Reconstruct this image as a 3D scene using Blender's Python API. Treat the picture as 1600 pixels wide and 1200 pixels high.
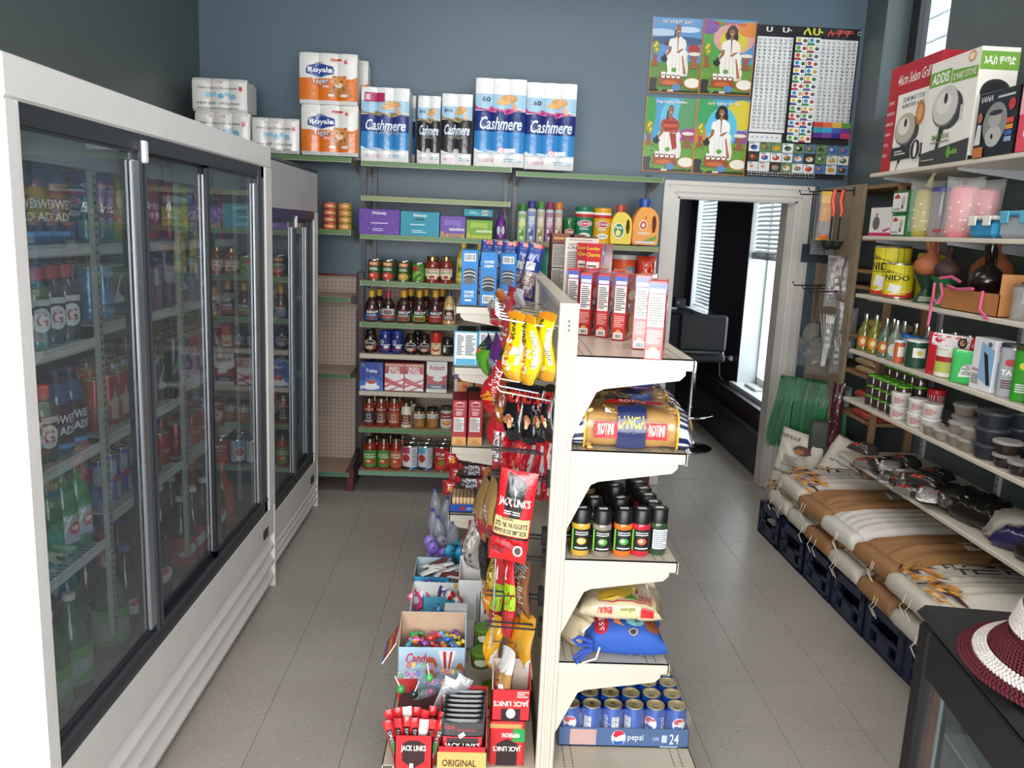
import bpy, bmesh, math, random
import numpy as np
from math import pi, sin, cos
rnd = random.Random(7)
for _o in list(bpy.data.objects): bpy.data.objects.remove(_o)
SC = bpy.context.scene
COL = SC.collection

# ---------------------------------------------------------------- camera
F_PX = 1280.0
CAM = np.array([0.0, 0.0, 1.7])
_y = np.array([770-800, 357-600, F_PX]); _y /= np.linalg.norm(_y)
_z = -np.array([500-800, 7455-600, F_PX]); _z -= _z.dot(_y)*_y; _z /= np.linalg.norm(_z)
_x = np.cross(_y, _z)
RC = np.stack([_x, _y, _z], 1)
def ray(px, py): return RC.T @ np.array([px-800.0, py-600.0, F_PX])
def onY(px, py, Y):
    d = ray(px, py); p = CAM + d*((Y-CAM[1])/d[1]); return float(p[0]), float(p[2])
def onX(px, py, X):
    d = ray(px, py); p = CAM + d*((X-CAM[0])/d[0]); return float(p[1]), float(p[2])
def onZ(px, py, Z):
    d = ray(px, py); p = CAM + d*((Z-CAM[2])/d[2]); return float(p[0]), float(p[1])
cd = bpy.data.cameras.new('camera'); cam = bpy.data.objects.new('camera', cd); COL.objects.link(cam)
cd.sensor_fit = 'HORIZONTAL'; cd.sensor_width = 36; cd.lens = F_PX/1600*36; cd.clip_start = .05; cd.clip_end = 100
from mathutils import Matrix, Vector
cx_ = RC.T @ np.array([1, 0, 0]); cy_ = RC.T @ np.array([0, -1, 0]); cz_ = RC.T @ np.array([0, 0, -1])
cam.matrix_world = Matrix([[cx_[0], cy_[0], cz_[0], CAM[0]], [cx_[1], cy_[1], cz_[1], CAM[1]], [cx_[2], cy_[2], cz_[2], CAM[2]], [0, 0, 0, 1]])
SC.camera = cam

# ---------------------------------------------------------------- light and exposure
SC.view_settings.view_transform = 'Standard'
try: SC.view_settings.look = 'None'
except Exception: pass
SC.view_settings.gamma = 1.0
SC.view_settings.use_curve_mapping = False
SC.view_settings.exposure = 0.0
W = bpy.data.worlds.new('daylight'); SC.world = W; W.use_nodes = True
W.node_tree.nodes['Background'].inputs[0].default_value = (.86, .93, 1, 1)
W.node_tree.nodes['Background'].inputs[1].default_value = 4.5
def area(name, loc, rot, sx, sy, power, col=(1, 1, 1), spread=pi):
    l = bpy.data.lights.new(name, 'AREA'); l.shape = 'RECTANGLE'; l.size = sx; l.size_y = sy; l.energy = power; l.color = col; l.spread = spread
    o = bpy.data.objects.new(name, l); COL.objects.link(o); o.location = loc; o.rotation_euler = rot; return o
# daylight through the storefront glazing behind the camera (faces +Y), slightly stronger at the left-hand pane
area('storefront_daylight', (.5, -1.45, 1.75), (pi/2, 0, 0), 3.2, 2.2, 108, (1.0, .985, .96))
area('storefront_daylight_side', (-1.25, -1.2, 1.5), (pi/2, 0, math.radians(-12)), 1.0, 2.2, 58, (1, .98, .95))
# added overhead fill for the shop; no ceiling fittings are in view
area('overhead_fill', (.7, 2.3, 3.3), (0, 0, 0), 2.4, .3, 22, (1, .96, .9))
area('overhead_fill', (.7, 4.3, 3.3), (0, 0, 0), 2.4, .3, 14, (1, .96, .9))

# daylight outside the side windows (back room and high window)
area('alley_daylight', (3.1, 6.4, 2.2), (0, pi/2, 0), 2.6, 1.6, 130, (.95, .98, 1))
area('alley_daylight', (3.1, 8.5, 2.2), (0, pi/2, 0), 2.6, 1.2, 110, (.95, .98, 1))
area('alley_daylight', (3.0, 4.9, 3.9), (0, math.radians(50), 0), .9, 1.4, 30, (.95, .98, 1))

# ---------------------------------------------------------------- colours and materials
def lin(c):
    if isinstance(c, str):
        c = [int(c[i:i+2], 16)/255 for i in (0, 2, 4)]
    return tuple(v/12.92 if v <= .04045 else ((v+.055)/1.055)**2.4 for v in c)
MATS = {}
def mat(name, rough=.5, metal=0., spec=.5, coat=0., bump=0., bscale=60., var=.0, vscale=3., alpha=1., col=None, emit=0., trans=False, aniso=None):
    m = bpy.data.materials.new(name); m.use_nodes = True; nt = m.node_tree; N = nt.nodes; L = nt.links
    b = N['Principled BSDF']; b.inputs['Roughness'].default_value = rough; b.inputs['Metallic'].default_value = metal
    b.inputs['Specular IOR Level'].default_value = spec; b.inputs['Coat Weight'].default_value = coat; b.inputs['Coat Roughness'].default_value = .12
    if col is None:
        a = N.new('ShaderNodeAttribute'); a.attribute_name = 'Col'; src = a.outputs['Color']
    else:
        a = N.new('ShaderNodeRGB'); a.outputs[0].default_value = (*lin(col), 1); src = a.outputs[0]
    tc = N.new('ShaderNodeTexCoord')
    if var:
        n = N.new('ShaderNodeTexNoise'); n.inputs['Scale'].default_value = vscale; n.inputs['Detail'].default_value = 6
        L.new(tc.outputs['Object'], n.inputs['Vector'])
        mr = N.new('ShaderNodeMapRange'); mr.inputs['From Min'].default_value = .3; mr.inputs['From Max'].default_value = .7
        mr.inputs['To Min'].default_value = 1-var; mr.inputs['To Max'].default_value = 1+var
        L.new(n.outputs['Fac'], mr.inputs['Value'])
        mx = N.new('ShaderNodeVectorMath'); mx.operation = 'SCALE'
        L.new(src, mx.inputs[0]); L.new(mr.outputs[0], mx.inputs['Scale']); src = mx.outputs[0]
    L.new(src, b.inputs['Base Color'])
    if bump:
        n = N.new('ShaderNodeTexNoise'); n.inputs['Scale'].default_value = bscale; n.inputs['Detail'].default_value = 3
        L.new(tc.outputs['Object'], n.inputs['Vector'])
        bp = N.new('ShaderNodeBump'); bp.inputs['Strength'].default_value = bump; bp.inputs['Distance'].default_value = .004
        L.new(n.outputs['Fac'], bp.inputs['Height']); L.new(bp.outputs[0], b.inputs['Normal'])
    if emit:
        L.new(src, b.inputs['Emission Color']); b.inputs['Emission Strength'].default_value = emit
    if alpha < 1:
        tr = N.new('ShaderNodeBsdfTransparent'); mxs = N.new('ShaderNodeMixShader'); fr = N.new('ShaderNodeFresnel'); fr.inputs['IOR'].default_value = 1.35
        mm = N.new('ShaderNodeMath'); mm.operation = 'ADD'; mm.use_clamp = True; mm.inputs[1].default_value = alpha
        gb = N.new('ShaderNodeNewGeometry'); ff = N.new('ShaderNodeMath'); ff.operation = 'SUBTRACT'; ff.inputs[0].default_value = 1; L.new(gb.outputs['Backfacing'], ff.inputs[1])
        fm = N.new('ShaderNodeMath'); fm.operation = 'MULTIPLY'; L.new(fr.outputs[0], fm.inputs[0]); L.new(ff.outputs[0], fm.inputs[1])
        L.new(fm.outputs[0], mm.inputs[0]); L.new(mm.outputs[0], mxs.inputs[0]); L.new(tr.outputs[0], mxs.inputs[1]); L.new(b.outputs[0], mxs.inputs[2])
        L.new(mxs.outputs[0], N['Material Output'].inputs['Surface'])
    MATS[name] = m; return m
mat('paper', .55, var=.04, vscale=9)
mat('card', .75, var=.06, vscale=14)
mat('gloss', .22, coat=.3)
mat('film', .2, coat=.5, bump=.55, bscale=38, var=.03)
mat('foil', .25, metal=.35, coat=.4, bump=.7, bscale=55)
mat('metal', .25, metal=1.)
mat('brushed', .38, metal=.9, bump=.05, bscale=300)
mat('chrome', .12, metal=1.)
mat('plastic', .38)
mat('matte', .85, var=.05)
mat('sack', .7, bump=.5, bscale=22, var=.06, vscale=7)
mat('paint', .42, var=.025, vscale=5, bump=.03, bscale=40)
mat('enamel', .3, var=.03, vscale=7, bump=.02, bscale=30)
mat('liquid', .12, coat=.6)
mat('wood', .6, var=.14, vscale=16, bump=.1)
mat('clay', .65, var=.12, vscale=12)
mat('yarn', .95, var=.12, vscale=60, bump=.9, bscale=220)
mat('clear', .08, alpha=.16, coat=.4, bump=.25, bscale=50)
mat('wrap', .08, alpha=.03, coat=.0, bump=.25, bscale=50)
mat('haze', .15, alpha=.42, coat=.4, bump=.4, bscale=60)
mat('rubber', .55)
mat('glow', .5, emit=9)
mat('poster', .3, coat=.25, bump=.12, bscale=5)
m = bpy.data.materials.new('glass'); m.use_nodes = True; nt = m.node_tree; N = nt.nodes; L = nt.links
N.remove(N['Principled BSDF'])
tr = N.new('ShaderNodeBsdfTransparent'); tr.inputs[0].default_value = (.78, .82, .83, 1)
gl = N.new('ShaderNodeBsdfGlossy'); gl.inputs['Roughness'].default_value = .015
df = N.new('ShaderNodeBsdfDiffuse'); df.inputs[0].default_value = (.65, .72, .78, 1)
fr = N.new('ShaderNodeFresnel'); fr.inputs['IOR'].default_value = 1.62
mm = N.new('ShaderNodeMath'); mm.operation = 'MULTIPLY'; mm.inputs[1].default_value = 1.25; mm.use_clamp = True
m1 = N.new('ShaderNodeMixShader'); m2 = N.new('ShaderNodeMixShader'); m2.inputs[0].default_value = .045
gb = N.new('ShaderNodeNewGeometry'); ff = N.new('ShaderNodeMath'); ff.operation = 'SUBTRACT'; ff.inputs[0].default_value = 1; L.new(gb.outputs['Backfacing'], ff.inputs[1])
fm = N.new('ShaderNodeMath'); fm.operation = 'MULTIPLY'; L.new(fr.outputs[0], fm.inputs[0]); L.new(ff.outputs[0], fm.inputs[1])
L.new(fm.outputs[0], mm.inputs[0]); L.new(mm.outputs[0], m1.inputs[0]); L.new(tr.outputs[0], m1.inputs[1]); L.new(gl.outputs[0], m1.inputs[2])
L.new(m1.outputs[0], m2.inputs[1]); L.new(df.outputs[0], m2.inputs[2]); L.new(m2.outputs[0], N['Material Output'].inputs['Surface'])
MATS['glass'] = m

# ---------------------------------------------------------------- surfaces that print is laid on
class Flat:
    n = 1
    def __init__(s, o, r, u):
        s.o = np.array(o, float); s.r = np.array(r, float); s.u = np.array(u, float); c = np.cross(s.r, s.u); s.k = c/np.linalg.norm(c)
    def __call__(s, a, b, l=0.): return s.o + s.r*a + s.u*b + s.k*l      # a, b in 0..1
class Cyl:
    n = 14
    def __init__(s, r, z0, z1, arc=2.4, r2=None, c=(0, 0), a0=0.): s.r = r; s.z0 = z0; s.z1 = z1; s.arc = arc; s.r2 = r if r2 is None else r2; s.c = c; s.a0 = a0
    def __call__(s, a, b, l=0.):
        t = (a-.5)*s.arc + s.a0; R = s.r+(s.r2-s.r)*b+l
        return np.array([s.c[0]+R*sin(t), s.c[1]-R*cos(t), s.z0+(s.z1-s.z0)*b])
class Pil:      # soft bag standing in the XZ plane, front toward -Y
    n = 10
    def __init__(s, w, h, t, seed=0, p=2.6, q=3.0, cr=.08, pin=.06, side=-1, sag=0., ez=.55):
        s.ez = ez; s.wv = seed*1.7; s.w = w; s.h = h; s.t = t; s.p = p; s.q = q; s.cr = cr; s.pin = pin; s.side = side; s.sag = sag
        r = random.Random(seed); s.ph = [(r.uniform(2, 9), r.uniform(2, 9), r.uniform(0, 6.28), r.uniform(.3, 1)) for _ in range(5)]
    def prof(s, a, b):
        x = abs(2*a-1); z = abs(2*(b**.72 if s.ez > .6 else b)-1)
        f = max(0, 1-x**s.p)**.55 * max(0, 1-z**s.q)**s.ez
        if s.cr: f *= 1+s.cr*sum(k*sin(i*a*6+j*b*6+h) for i, j, h, k in s.ph)
        return f
    def __call__(s, a, b, l=0.):
        z = abs(2*b-1); x = abs(2*a-1)
        ww = s.w*(1-s.pin*(1-z**2)) ; hh = s.h*(1-s.pin*.6*(1-x**2))
        f = s.prof(a, b)
        px = (a-.5)*ww; pz = s.h/2+(b-.5)*hh + s.sag*sin(a*pi)
        wv = s.t*.16*sin(b*6.5+s.wv) if s.ez > .6 else 0.
        return np.array([px+wv*.5, s.side*(s.t/2*f+l)+wv, pz])
class Bol:      # soft sack lying on z = 0, long along x (w), depth d along y, near edge at -y; b runs front -> top -> rear
    n = 12; side = -1
    def __init__(s, w, d, h, seed=0, p=4., cr=.05, e=.55, flat=.25): s.w = w; s.d = d; s.h = h; s.p = p; s.cr = cr; s.e = e; s.flat = flat; r = random.Random(seed); s.ph = [(r.uniform(2, 9), r.uniform(1, 4), r.uniform(0, 6.28), r.uniform(.3, 1)) for _ in range(5)]
    def __call__(s, a, b, l=0.):
        t = math.radians(-80+b*340) if l == -9 else math.radians(-60+b*250)
        if l == -9: l = 0
        x = abs(2*a-1); k = max(0, 1-x**s.p)**.5
        k2 = s.flat+(1-s.flat)*k; cr = 1+s.cr*sum(q*sin(i*a*6+j*b*6+h) for i, j, h, q in s.ph)
        c = cos(t); z = sin(t); f = lambda v: (abs(v)**s.e)*(1 if v > 0 else -1)
        hz = s.h/2*k*cr+.004+l; py = -(s.d/2*(.82+.18*k)+l)*f(c)
        return np.array([(a-.5)*s.w+.01*sin(b*9+s.ph[0][2])*(x > .9), py*(1 if cr > 0 else 1), max(0.0005, s.h*.5*(.35+.65*k)+hz*f(z))])
class Rolls:    # shrink-wrapped column of rolls: front bulges in n columns
    def __init__(s, w, h, d, k): s.w = w; s.h = h; s.d = d; s.k = k; s.n = 14*k
    def __call__(s, a, b, l=0.):
        t = abs(sin(pi*s.k*a))**.7; e = min(1, (1-abs(2*b-1))*9)**.6
        return np.array([(a-.5)*s.w, -s.d/2+.013*(1-t)+.016*(1-e)-l, b*s.h])

_TX = {}
def glyphs(s, bold, shear):
    k = (s, bold, shear)
    if k not in _TX:
        c = bpy.data.curves.new('text', 'FONT'); c.body = s; c.size = 1; c.resolution_u = 2; c.offset = .022 if bold else .004; c.shear = shear
        c.align_x = 'CENTER'; o = bpy.data.objects.new('text', c); COL.objects.link(o)
        me = o.to_mesh(); v = np.array([w.co[:] for w in me.vertices]).reshape(-1, 3); f = [tuple(p.vertices) for p in me.polygons]
        o.to_mesh_clear(); bpy.data.objects.remove(o); bpy.data.curves.remove(c)
        if len(v):
            v = v[:, :2]; mn = v.min(0); mx = v.max(0); v = (v-(mn+mx)/2)/np.maximum(mx-mn, 1e-6)
        _TX[k] = (v, f)
    return _TX[k]

class MB:
    def __init__(s): s.v = []; s.f = []; s.c = []
    def add(s, vs, fs, col):
        n = len(s.v); s.v += [tuple(map(float, q)) for q in vs]; s.f += [tuple(i+n for i in f) for f in fs]
        if isinstance(col, list): s.c += [lin(c) for c in col]
        else: s.c += [lin(col)]*len(fs)
        return s
    def box(s, x0, y0, z0, x1, y1, z1, col, skip=''):
        x0, x1 = min(x0, x1), max(x0, x1); y0, y1 = min(y0, y1), max(y0, y1); z0, z1 = min(z0, z1), max(z0, z1)
        V = [(x0, y0, z0), (x1, y0, z0), (x1, y1, z0), (x0, y1, z0), (x0, y0, z1), (x1, y0, z1), (x1, y1, z1), (x0, y1, z1)]
        Fs = dict(b=(3, 2, 1, 0), t=(4, 5, 6, 7), f=(0, 1, 5, 4), k=(2, 3, 7, 6), l=(3, 0, 4, 7), r=(1, 2, 6, 5))
        ks = [k for k in 'btfklr' if k not in skip]
        cs = [col.get(k, col['*']) for k in ks] if isinstance(col, dict) else col
        return s.add(V, [Fs[k] for k in ks], cs)
    def bbox(s, x0, y0, z0, x1, y1, z1, col, b=.004):
        # box with bevelled vertical and top edges
        pts = [(x0+b, y0), (x1-b, y0), (x1, y0+b), (x1, y1-b), (x1-b, y1), (x0+b, y1), (x0, y1-b), (x0, y0+b)]
        ins = [(min(max(p[0], x0+b), x1-b), min(max(p[1], y0+b), y1-b)) for p in pts]
        V = [(*q, z0+b) for q in pts]+[(*q, z1-b) for q in pts]+[(*q, z1) for q in ins]+[(*q, z0) for q in ins]
        Fs = [(i, (i+1) % 8, 8+(i+1) % 8, 8+i) for i in range(8)]+[(8+i, 8+(i+1) % 8, 16+(i+1) % 8, 16+i) for i in range(8)]+[(24+i, 24+(i+1) % 8, (i+1) % 8, i) for i in range(8)]
        Fs += [tuple(range(16, 24)), tuple(range(31, 23, -1))]
        return s.add(V, Fs, col)
    def ext(s, pts, axis, a, b, col):
        # prism: 2D polygon pts in the plane normal to axis ('x': (y,z), 'y': (x,z), 'z': (x,y))
        n = len(pts)
        mk = {'x': lambda p, t: (t, p[0], p[1]), 'y': lambda p, t: (p[0], t, p[1]), 'z': lambda p, t: (p[0], p[1], t)}[axis]
        V = [mk(p, a) for p in pts]+[mk(p, b) for p in pts]
        return s.add(V, [(i, (i+1) % n, n+(i+1) % n, n+i) for i in range(n)]+[tuple(range(n-1, -1, -1)), tuple(range(n, 2*n))], col)
    def lathe(s, prof, seg, col, c=(0, 0), cols=None, sx=1, sy=1, cap=True):
        V = []; Fs = []; cc = []
        for r, z in prof:
            for i in range(seg):
                a = 2*pi*i/seg; V.append((c[0]+r*cos(a)*sx, c[1]+r*sin(a)*sy, z))
        for k in range(len(prof)-1):
            for i in range(seg):
                j = (i+1) % seg; Fs.append((k*seg+i, k*seg+j, (k+1)*seg+j, (k+1)*seg+i)); cc.append(cols[k] if cols else col)
        if cap:
            Fs.append(tuple(range(seg-1, -1, -1))); cc.append(cols[0] if cols else col)
            Fs.append(tuple(range((len(prof)-1)*seg, len(prof)*seg))); cc.append(cols[-1] if cols else col)
        return s.add(V, Fs, cc)
    def tube(s, path, r, col, seg=6, closed=False):
        P = [np.array(p, float) for p in path]; V = []; Fs = []; n = len(P); up = None
        for i in range(n):
            t = (P[(i+1) % n] if closed or i < n-1 else P[i])-(P[i-1] if closed or i > 0 else P[i]); t /= max(np.linalg.norm(t), 1e-9)
            if up is None: up = np.array([0, 0, 1.]) if abs(t[2]) < .9 else np.array([1., 0, 0])
            a = up-t*up.dot(t); a /= max(np.linalg.norm(a), 1e-9); up = a; b = np.cross(t, a)
            rr = r[i] if isinstance(r, (list, tuple)) else r
            for k in range(seg): V.append(P[i]+(a*cos(2*pi*k/seg)+b*sin(2*pi*k/seg))*rr)
        for i in range(n if closed else n-1):
            for k in range(seg): Fs.append((i*seg+k, i*seg+(k+1) % seg, ((i+1) % n)*seg+(k+1) % seg, ((i+1) % n)*seg+k))
        if not closed: Fs += [tuple(range(seg-1, -1, -1)), tuple(range((n-1)*seg, n*seg))]
        return s.add(V, Fs, col)
    def sheet(s, S, nu, nv, col, l=0., a0=0, a1=1, b0=0, b1=1, flip=False):
        V = [S(a0+(a1-a0)*i/nu, b0+(b1-b0)*j/nv, l) for j in range(nv+1) for i in range(nu+1)]
        Fs = [(j*(nu+1)+i, j*(nu+1)+i+1, (j+1)*(nu+1)+i+1, (j+1)*(nu+1)+i) for j in range(nv) for i in range(nu)]
        if flip: Fs = [f[::-1] for f in Fs]
        return s.add(V, Fs, col)
    def bag(s, S, col, nu=16, nv=16, back=None):
        s.sheet(S, nu, nv, col); side = S.side; S.side = -side; s.sheet(S, nu, nv, back or col, flip=True); S.side = side; return s
    def loaf(s, S, col, nu=22, nv=22):
        V = []; n0 = nv+1
        for j in range(nv):
            for i in range(nu+1): V.append(S(i/nu, (j/nv*360/250), 0.))
        Fs = [(j*(nu+1)+i, j*(nu+1)+i+1, ((j+1) % nv)*(nu+1)+i+1, ((j+1) % nv)*(nu+1)+i) for j in range(nv) for i in range(nu)]
        s.add(V, Fs, col); Fe = [tuple(j*(nu+1) for j in range(nv-1, -1, -1)), tuple(j*(nu+1)+nu for j in range(nv))]; return s.add(V, Fe, col)
    def prt(s, S, spec, l0=.0006, dl=.00025):
        n = S.n
        for k, it in enumerate(spec):
            l = l0+dl*k; t = it[0]
            if t == 'r':
                _, a0, b0, a1, b1, c = it; s.sheet(S, max(1, math.ceil(abs(a1-a0)*n)), max(1, math.ceil(abs(b1-b0)*min(n, 12))) if n > 1 else 1, c, l, a0, a1, b0, b1)
            elif t == 'e':
                _, a, b, ra, rb, c = it
                if n == 1: s.add([S(min(1, max(0, a+ra*cos(2*pi*i/24))), min(1, max(0, b+rb*sin(2*pi*i/24))), l) for i in range(24)], [tuple(range(24))], c)
                else:
                    m_ = 6; nu = 4; V = []
                    for j in range(m_+1):
                        w = sin(pi*j/m_); zz = -cos(pi*j/m_)
                        V += [S(a+ra*w*(2*i/nu-1), b+rb*zz, l) for i in range(nu+1)]
                    s.add(V, [(j*(nu+1)+i, j*(nu+1)+i+1, (j+1)*(nu+1)+i+1, (j+1)*(nu+1)+i) for j in range(m_) for i in range(nu)], c)
            elif t == 'p' and n > 1:
                P = it[1]; lo = min(q[1] for q in P); hi = max(q[1] for q in P); m_ = max(2, math.ceil((hi-lo)*14)); rows = []
                for j in range(m_+1):
                    y = lo+(hi-lo)*min(max(j/m_, .002), .998); xs = []
                    for q in range(len(P)):
                        (xa, ya), (xb, yb) = P[q], P[(q+1) % len(P)]
                        if (ya-y)*(yb-y) < 0: xs.append(xa+(xb-xa)*(y-ya)/(yb-ya))
                    rows.append((min(xs), max(xs), y) if xs else rows[-1])
                nu = max(1, math.ceil(max(r[1]-r[0] for r in rows)*n))
                V = [S(r[0]+(r[1]-r[0])*i/nu, r[2], l) for r in rows for i in range(nu+1)]
                s.add(V, [(j*(nu+1)+i, j*(nu+1)+i+1, (j+1)*(nu+1)+i+1, (j+1)*(nu+1)+i) for j in range(m_) for i in range(nu)], it[2])
            elif t == 'p': s.add([S(a, b, l) for a, b in it[1]], [tuple(range(len(it[1])))], it[2])
            elif t == 't':
                _, txt, a, b, w, h, c = it[:7]; st = it[7] if len(it) > 7 else ''
                v, f = glyphs(txt, 'b' in st, .3 if 'i' in st else 0.)
                rot = 'v' in st; ud = -1 if 'u' in st else 1
                if len(v): s.add([S(a+(ud*x*w if not rot else -y*w), b+(ud*y*h if not rot else x*h), l) for x, y in v], f, c)
            elif t == 'l':   # rows of tiny print
                _, a0, b0, a1, b1, m_, c = it; R = random.Random(int(a0*97+b0*31+m_))
                for j in range(m_):
                    z = b1-(b1-b0)*(j+.5)/m_; hh = (b1-b0)/m_*.27; e = a1-(a1-a0)*R.choice([0, 0, .08, .2, .35])
                    s.sheet(S, max(1, math.ceil((e-a0)*n*.6)), 1, c, l, a0, e, z-hh, z+hh)
            elif t == 'b':   # barcode
                _, a0, b0, a1, b1 = it; s.sheet(S, max(1, n//4), 1, 'f2f2f0', l, a0, a1, b0, b1); R = random.Random(5); x = a0+(a1-a0)*.08
                while x < a1-(a1-a0)*.1:
                    w = (a1-a0)*R.choice([.025, .04, .06]); s.sheet(S, 1, 1, '1a1a1a', l+.0002, x, x+w, b0+(b1-b0)*.12, b1-(b1-b0)*.12); x += w+(a1-a0)*R.choice([.03, .05])
        return s
    def mesh(s, name, m, smooth=False):
        me = bpy.data.meshes.new(name); me.from_pydata(s.v, [], s.f)
        at = me.attributes.new('Col', 'FLOAT_COLOR', 'CORNER')
        ln = np.array([len(f) for f in s.f]); c = np.ones((len(s.f), 4), np.float32)
        if len(s.f): c[:, :3] = np.array(s.c)
        at.data.foreach_set('color', np.repeat(c, ln, axis=0).ravel())
        if smooth: me.polygons.foreach_set('use_smooth', [True]*len(me.polygons)); me.set_sharp_from_angle(angle=math.radians(smooth if smooth > 1 else 40))
        me.materials.append(MATS[m] if isinstance(m, str) else m); return me
    def part(s, name, m, parent=None, smooth=False, label=None, kind=None):
        o = bpy.data.objects.new(name, s.mesh(name, m, smooth)); COL.objects.link(o)
        if parent is not None: o.parent = parent
        if label: o['label'] = label
        if kind: o['kind'] = kind
        return o
def tag(o, label, cat, group=None, kind=None):
    o['label'] = label; o['category'] = cat
    if group: o['group'] = group
    if kind: o['kind'] = kind
    return o
def thing(name, label, cat, loc=(0, 0, 0), rz=0, group=None, rot=None):
    o = bpy.data.objects.new(name, None); COL.objects.link(o); o.location = loc; o.rotation_euler = rot or (0, 0, rz); o.empty_display_size = .05
    return tag(o, label, cat, group)
def struct(name, mb, m, smooth=False):
    o = mb.part(name, m, smooth=smooth); o['kind'] = 'structure'; return o
# a KIND is a list of (part name, mesh, [sub-parts]) made once; put() stands one individual of it somewhere
def put(kind, name, label, cat, loc, rz=0, group=None, rot=None):
    if len(kind) == 1:
        o = bpy.data.objects.new(name, kind[0][1]); COL.objects.link(o); o.location = loc; o.rotation_euler = rot or (0, 0, rz); return tag(o, label, cat, group)
    r = thing(name, label, cat, loc, rz, group, rot)
    for k in kind:
        c = bpy.data.objects.new(k[0], k[1]); COL.objects.link(c); c.parent = r
        for g in (k[2] if len(k) > 2 else []):
            d = bpy.data.objects.new(g[0], g[1]); COL.objects.link(d); d.parent = c
    return r
ORD = ['first', 'second', 'third', 'fourth', 'fifth', 'sixth', 'seventh', 'eighth', 'ninth', 'tenth', 'eleventh', 'twelfth', 'thirteenth', 'fourteenth', 'fifteenth', 'sixteenth', 'seventeenth', 'eighteenth', 'nineteenth', 'twentieth']
_KC = {}
def cached(fn):
    def g(*a, **k):
        key = (fn.__name__, repr(a), repr(sorted(k.items())))
        if key not in _KC: _KC[key] = fn(*a, **k)
        return _KC[key]
    return g

# ---------------------------------------------------------------- kinds of goods
@cached
def carton(w, d, h, col, front=(), side=(), top=(), m='paper', right=(), name='carton', bev=.0015):
    b = MB(); b.bbox(-w/2, -d/2, 0, w/2, d/2, h, col, bev)
    if front: b.prt(Flat((-w/2, -d/2, 0), (w, 0, 0), (0, 0, h)), front)
    if side: b.prt(Flat((-w/2, d/2, 0), (0, -d, 0), (0, 0, h)), side)
    if right: b.prt(Flat((w/2, -d/2, 0), (0, d, 0), (0, 0, h)), right)
    if top: b.prt(Flat((-w/2, -d/2, h), (w, 0, 0), (0, d, 0)), top)
    return [(name, b.mesh(name, m))]
@cached
def can(r, h, body='c9c9c9', lab='b01818', spec=(), arc=2.4, a0=0., lidc='bdbdb8', seg=18, z0=.04, z1=.96):
    a = MB(); a.lathe([(r*.93, 0), (r, .003), (r, h-.004), (r*.97, h), (r*.93, h), (r*.92, h-.003)], seg, lidc)
    l = MB(); S = Cyl(r+.0004, h*z0, h*z1, 2*pi*.999); l.sheet(S, seg+6, 1, lab); S2 = Cyl(r+.0004, h*z0, h*z1, arc, a0=a0); l.prt(S2, spec)
    return [('can_body', a.mesh('can_body', 'metal', 35)), ('paper_label', l.mesh('paper_label', 'paper', 35))]
@cached
def drink_can(r, h, col, spec=(), arc=2.4, a0=0., top='b9ab84', m='foil', neck=.92):
    a = MB(); a.lathe([(r*.8, 0), (r*.97, .006), (r, .012), (r, h-.018), (r*neck*.93, h-.004), (r*neck*.93, h), (r*neck*.85, h), (r*neck*.83, h-.005)], 20, col, cols=['b8b8b8', col, col, col, top, top, top, top])
    S = Cyl(r+.0003, .012, h-.018, arc, a0=a0); a.prt(S, spec)
    t = MB(); t.lathe([(.004, h-.003), (.004, h+.0005)], 8, top, c=(0, -.004)); t.box(-.006, -.013, h-.0015, .006, .008, h-.0003, 'd2cbb0')
    return [('can_body', a.mesh('can_body', 'metal' if m == 'metal' else m, 35)), ('pull_tab', t.mesh('pull_tab', 'metal'))]
def PROF(style, r, h):
    P = {
     'jar': [(.9, 0), (1, .03), (1, .68), (.93, .76), (.74, .82), (.74, .86)],
     'widejar': [(.92, 0), (1, .04), (1, .74), (.94, .82), (.86, .84)],
     'bottle': [(.9, 0), (1, .02), (1, .5), (.92, .6), (.62, .72), (.36, .82), (.32, .93)],
     'squeeze': [(.85, 0), (1, .03), (.98, .3), (.9, .45), (.86, .62), (.62, .74), (.34, .82), (.34, .86)],
     'bbq': [(.9, 0), (1, .03), (1, .46), (.92, .58), (.66, .7), (.42, .76), (.42, .8)],
     'spray': [(.95, 0), (1, .01), (1, .76), (.9, .8), (.9, .82)],
     'tub': [(.86, 0), (.9, .03), (1, .86), (1, .88)],
     'spice': [(.94, 0), (1, .02), (1, .66), (.95, .7), (.92, .71)],
     'sport': [(.9, 0), (.98, .02), (.98, .3), (.9, .36), (.98, .44), (.98, .62), (.86, .72), (.6, .8), (.52, .84)],
     'soda': [(.7, 0), (.98, .04), (1, .1), (1, .52), (.96, .58), (.8, .7), (.5, .82), (.27, .9), (.27, .95)],
     'milk': [(.95, 0), (1, .02), (1, .9), (.98, .93)],
     'glassb': [(.9, 0), (1, .02), (1, .5), (.9, .58), (.45, .7), (.32, .78), (.3, .9)],
     'bowl': [(.72, 0), (.76, .03), (.95, .8), (1, .82)],
    }[style]
    return [(a*r, b*h) for a, b in P]
CAPZ = dict(jar=.86, widejar=.84, bottle=.93, squeeze=.86, bbq=.8, spray=.82, tub=.88, spice=.71, sport=.84, soda=.95, milk=.93, glassb=.9, bowl=.82)
CAPR = dict(jar=.8, widejar=.92, bottle=.4, squeeze=.42, bbq=.45, spray=.9, tub=1.04, spice=.98, sport=.6, soda=.33, milk=1.02, glassb=.38, bowl=1.04)
LABZ = dict(jar=(.08, .62), widejar=(.1, .7), bottle=(.06, .48), squeeze=(.08, .58), bbq=(.06, .44), spray=(.02, .74), tub=(.05, .84), spice=(.12, .58), sport=(.08, .6), soda=(.16, .52), milk=(.03, .89), glassb=(.06, .46), bowl=(.1, .7))
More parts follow.
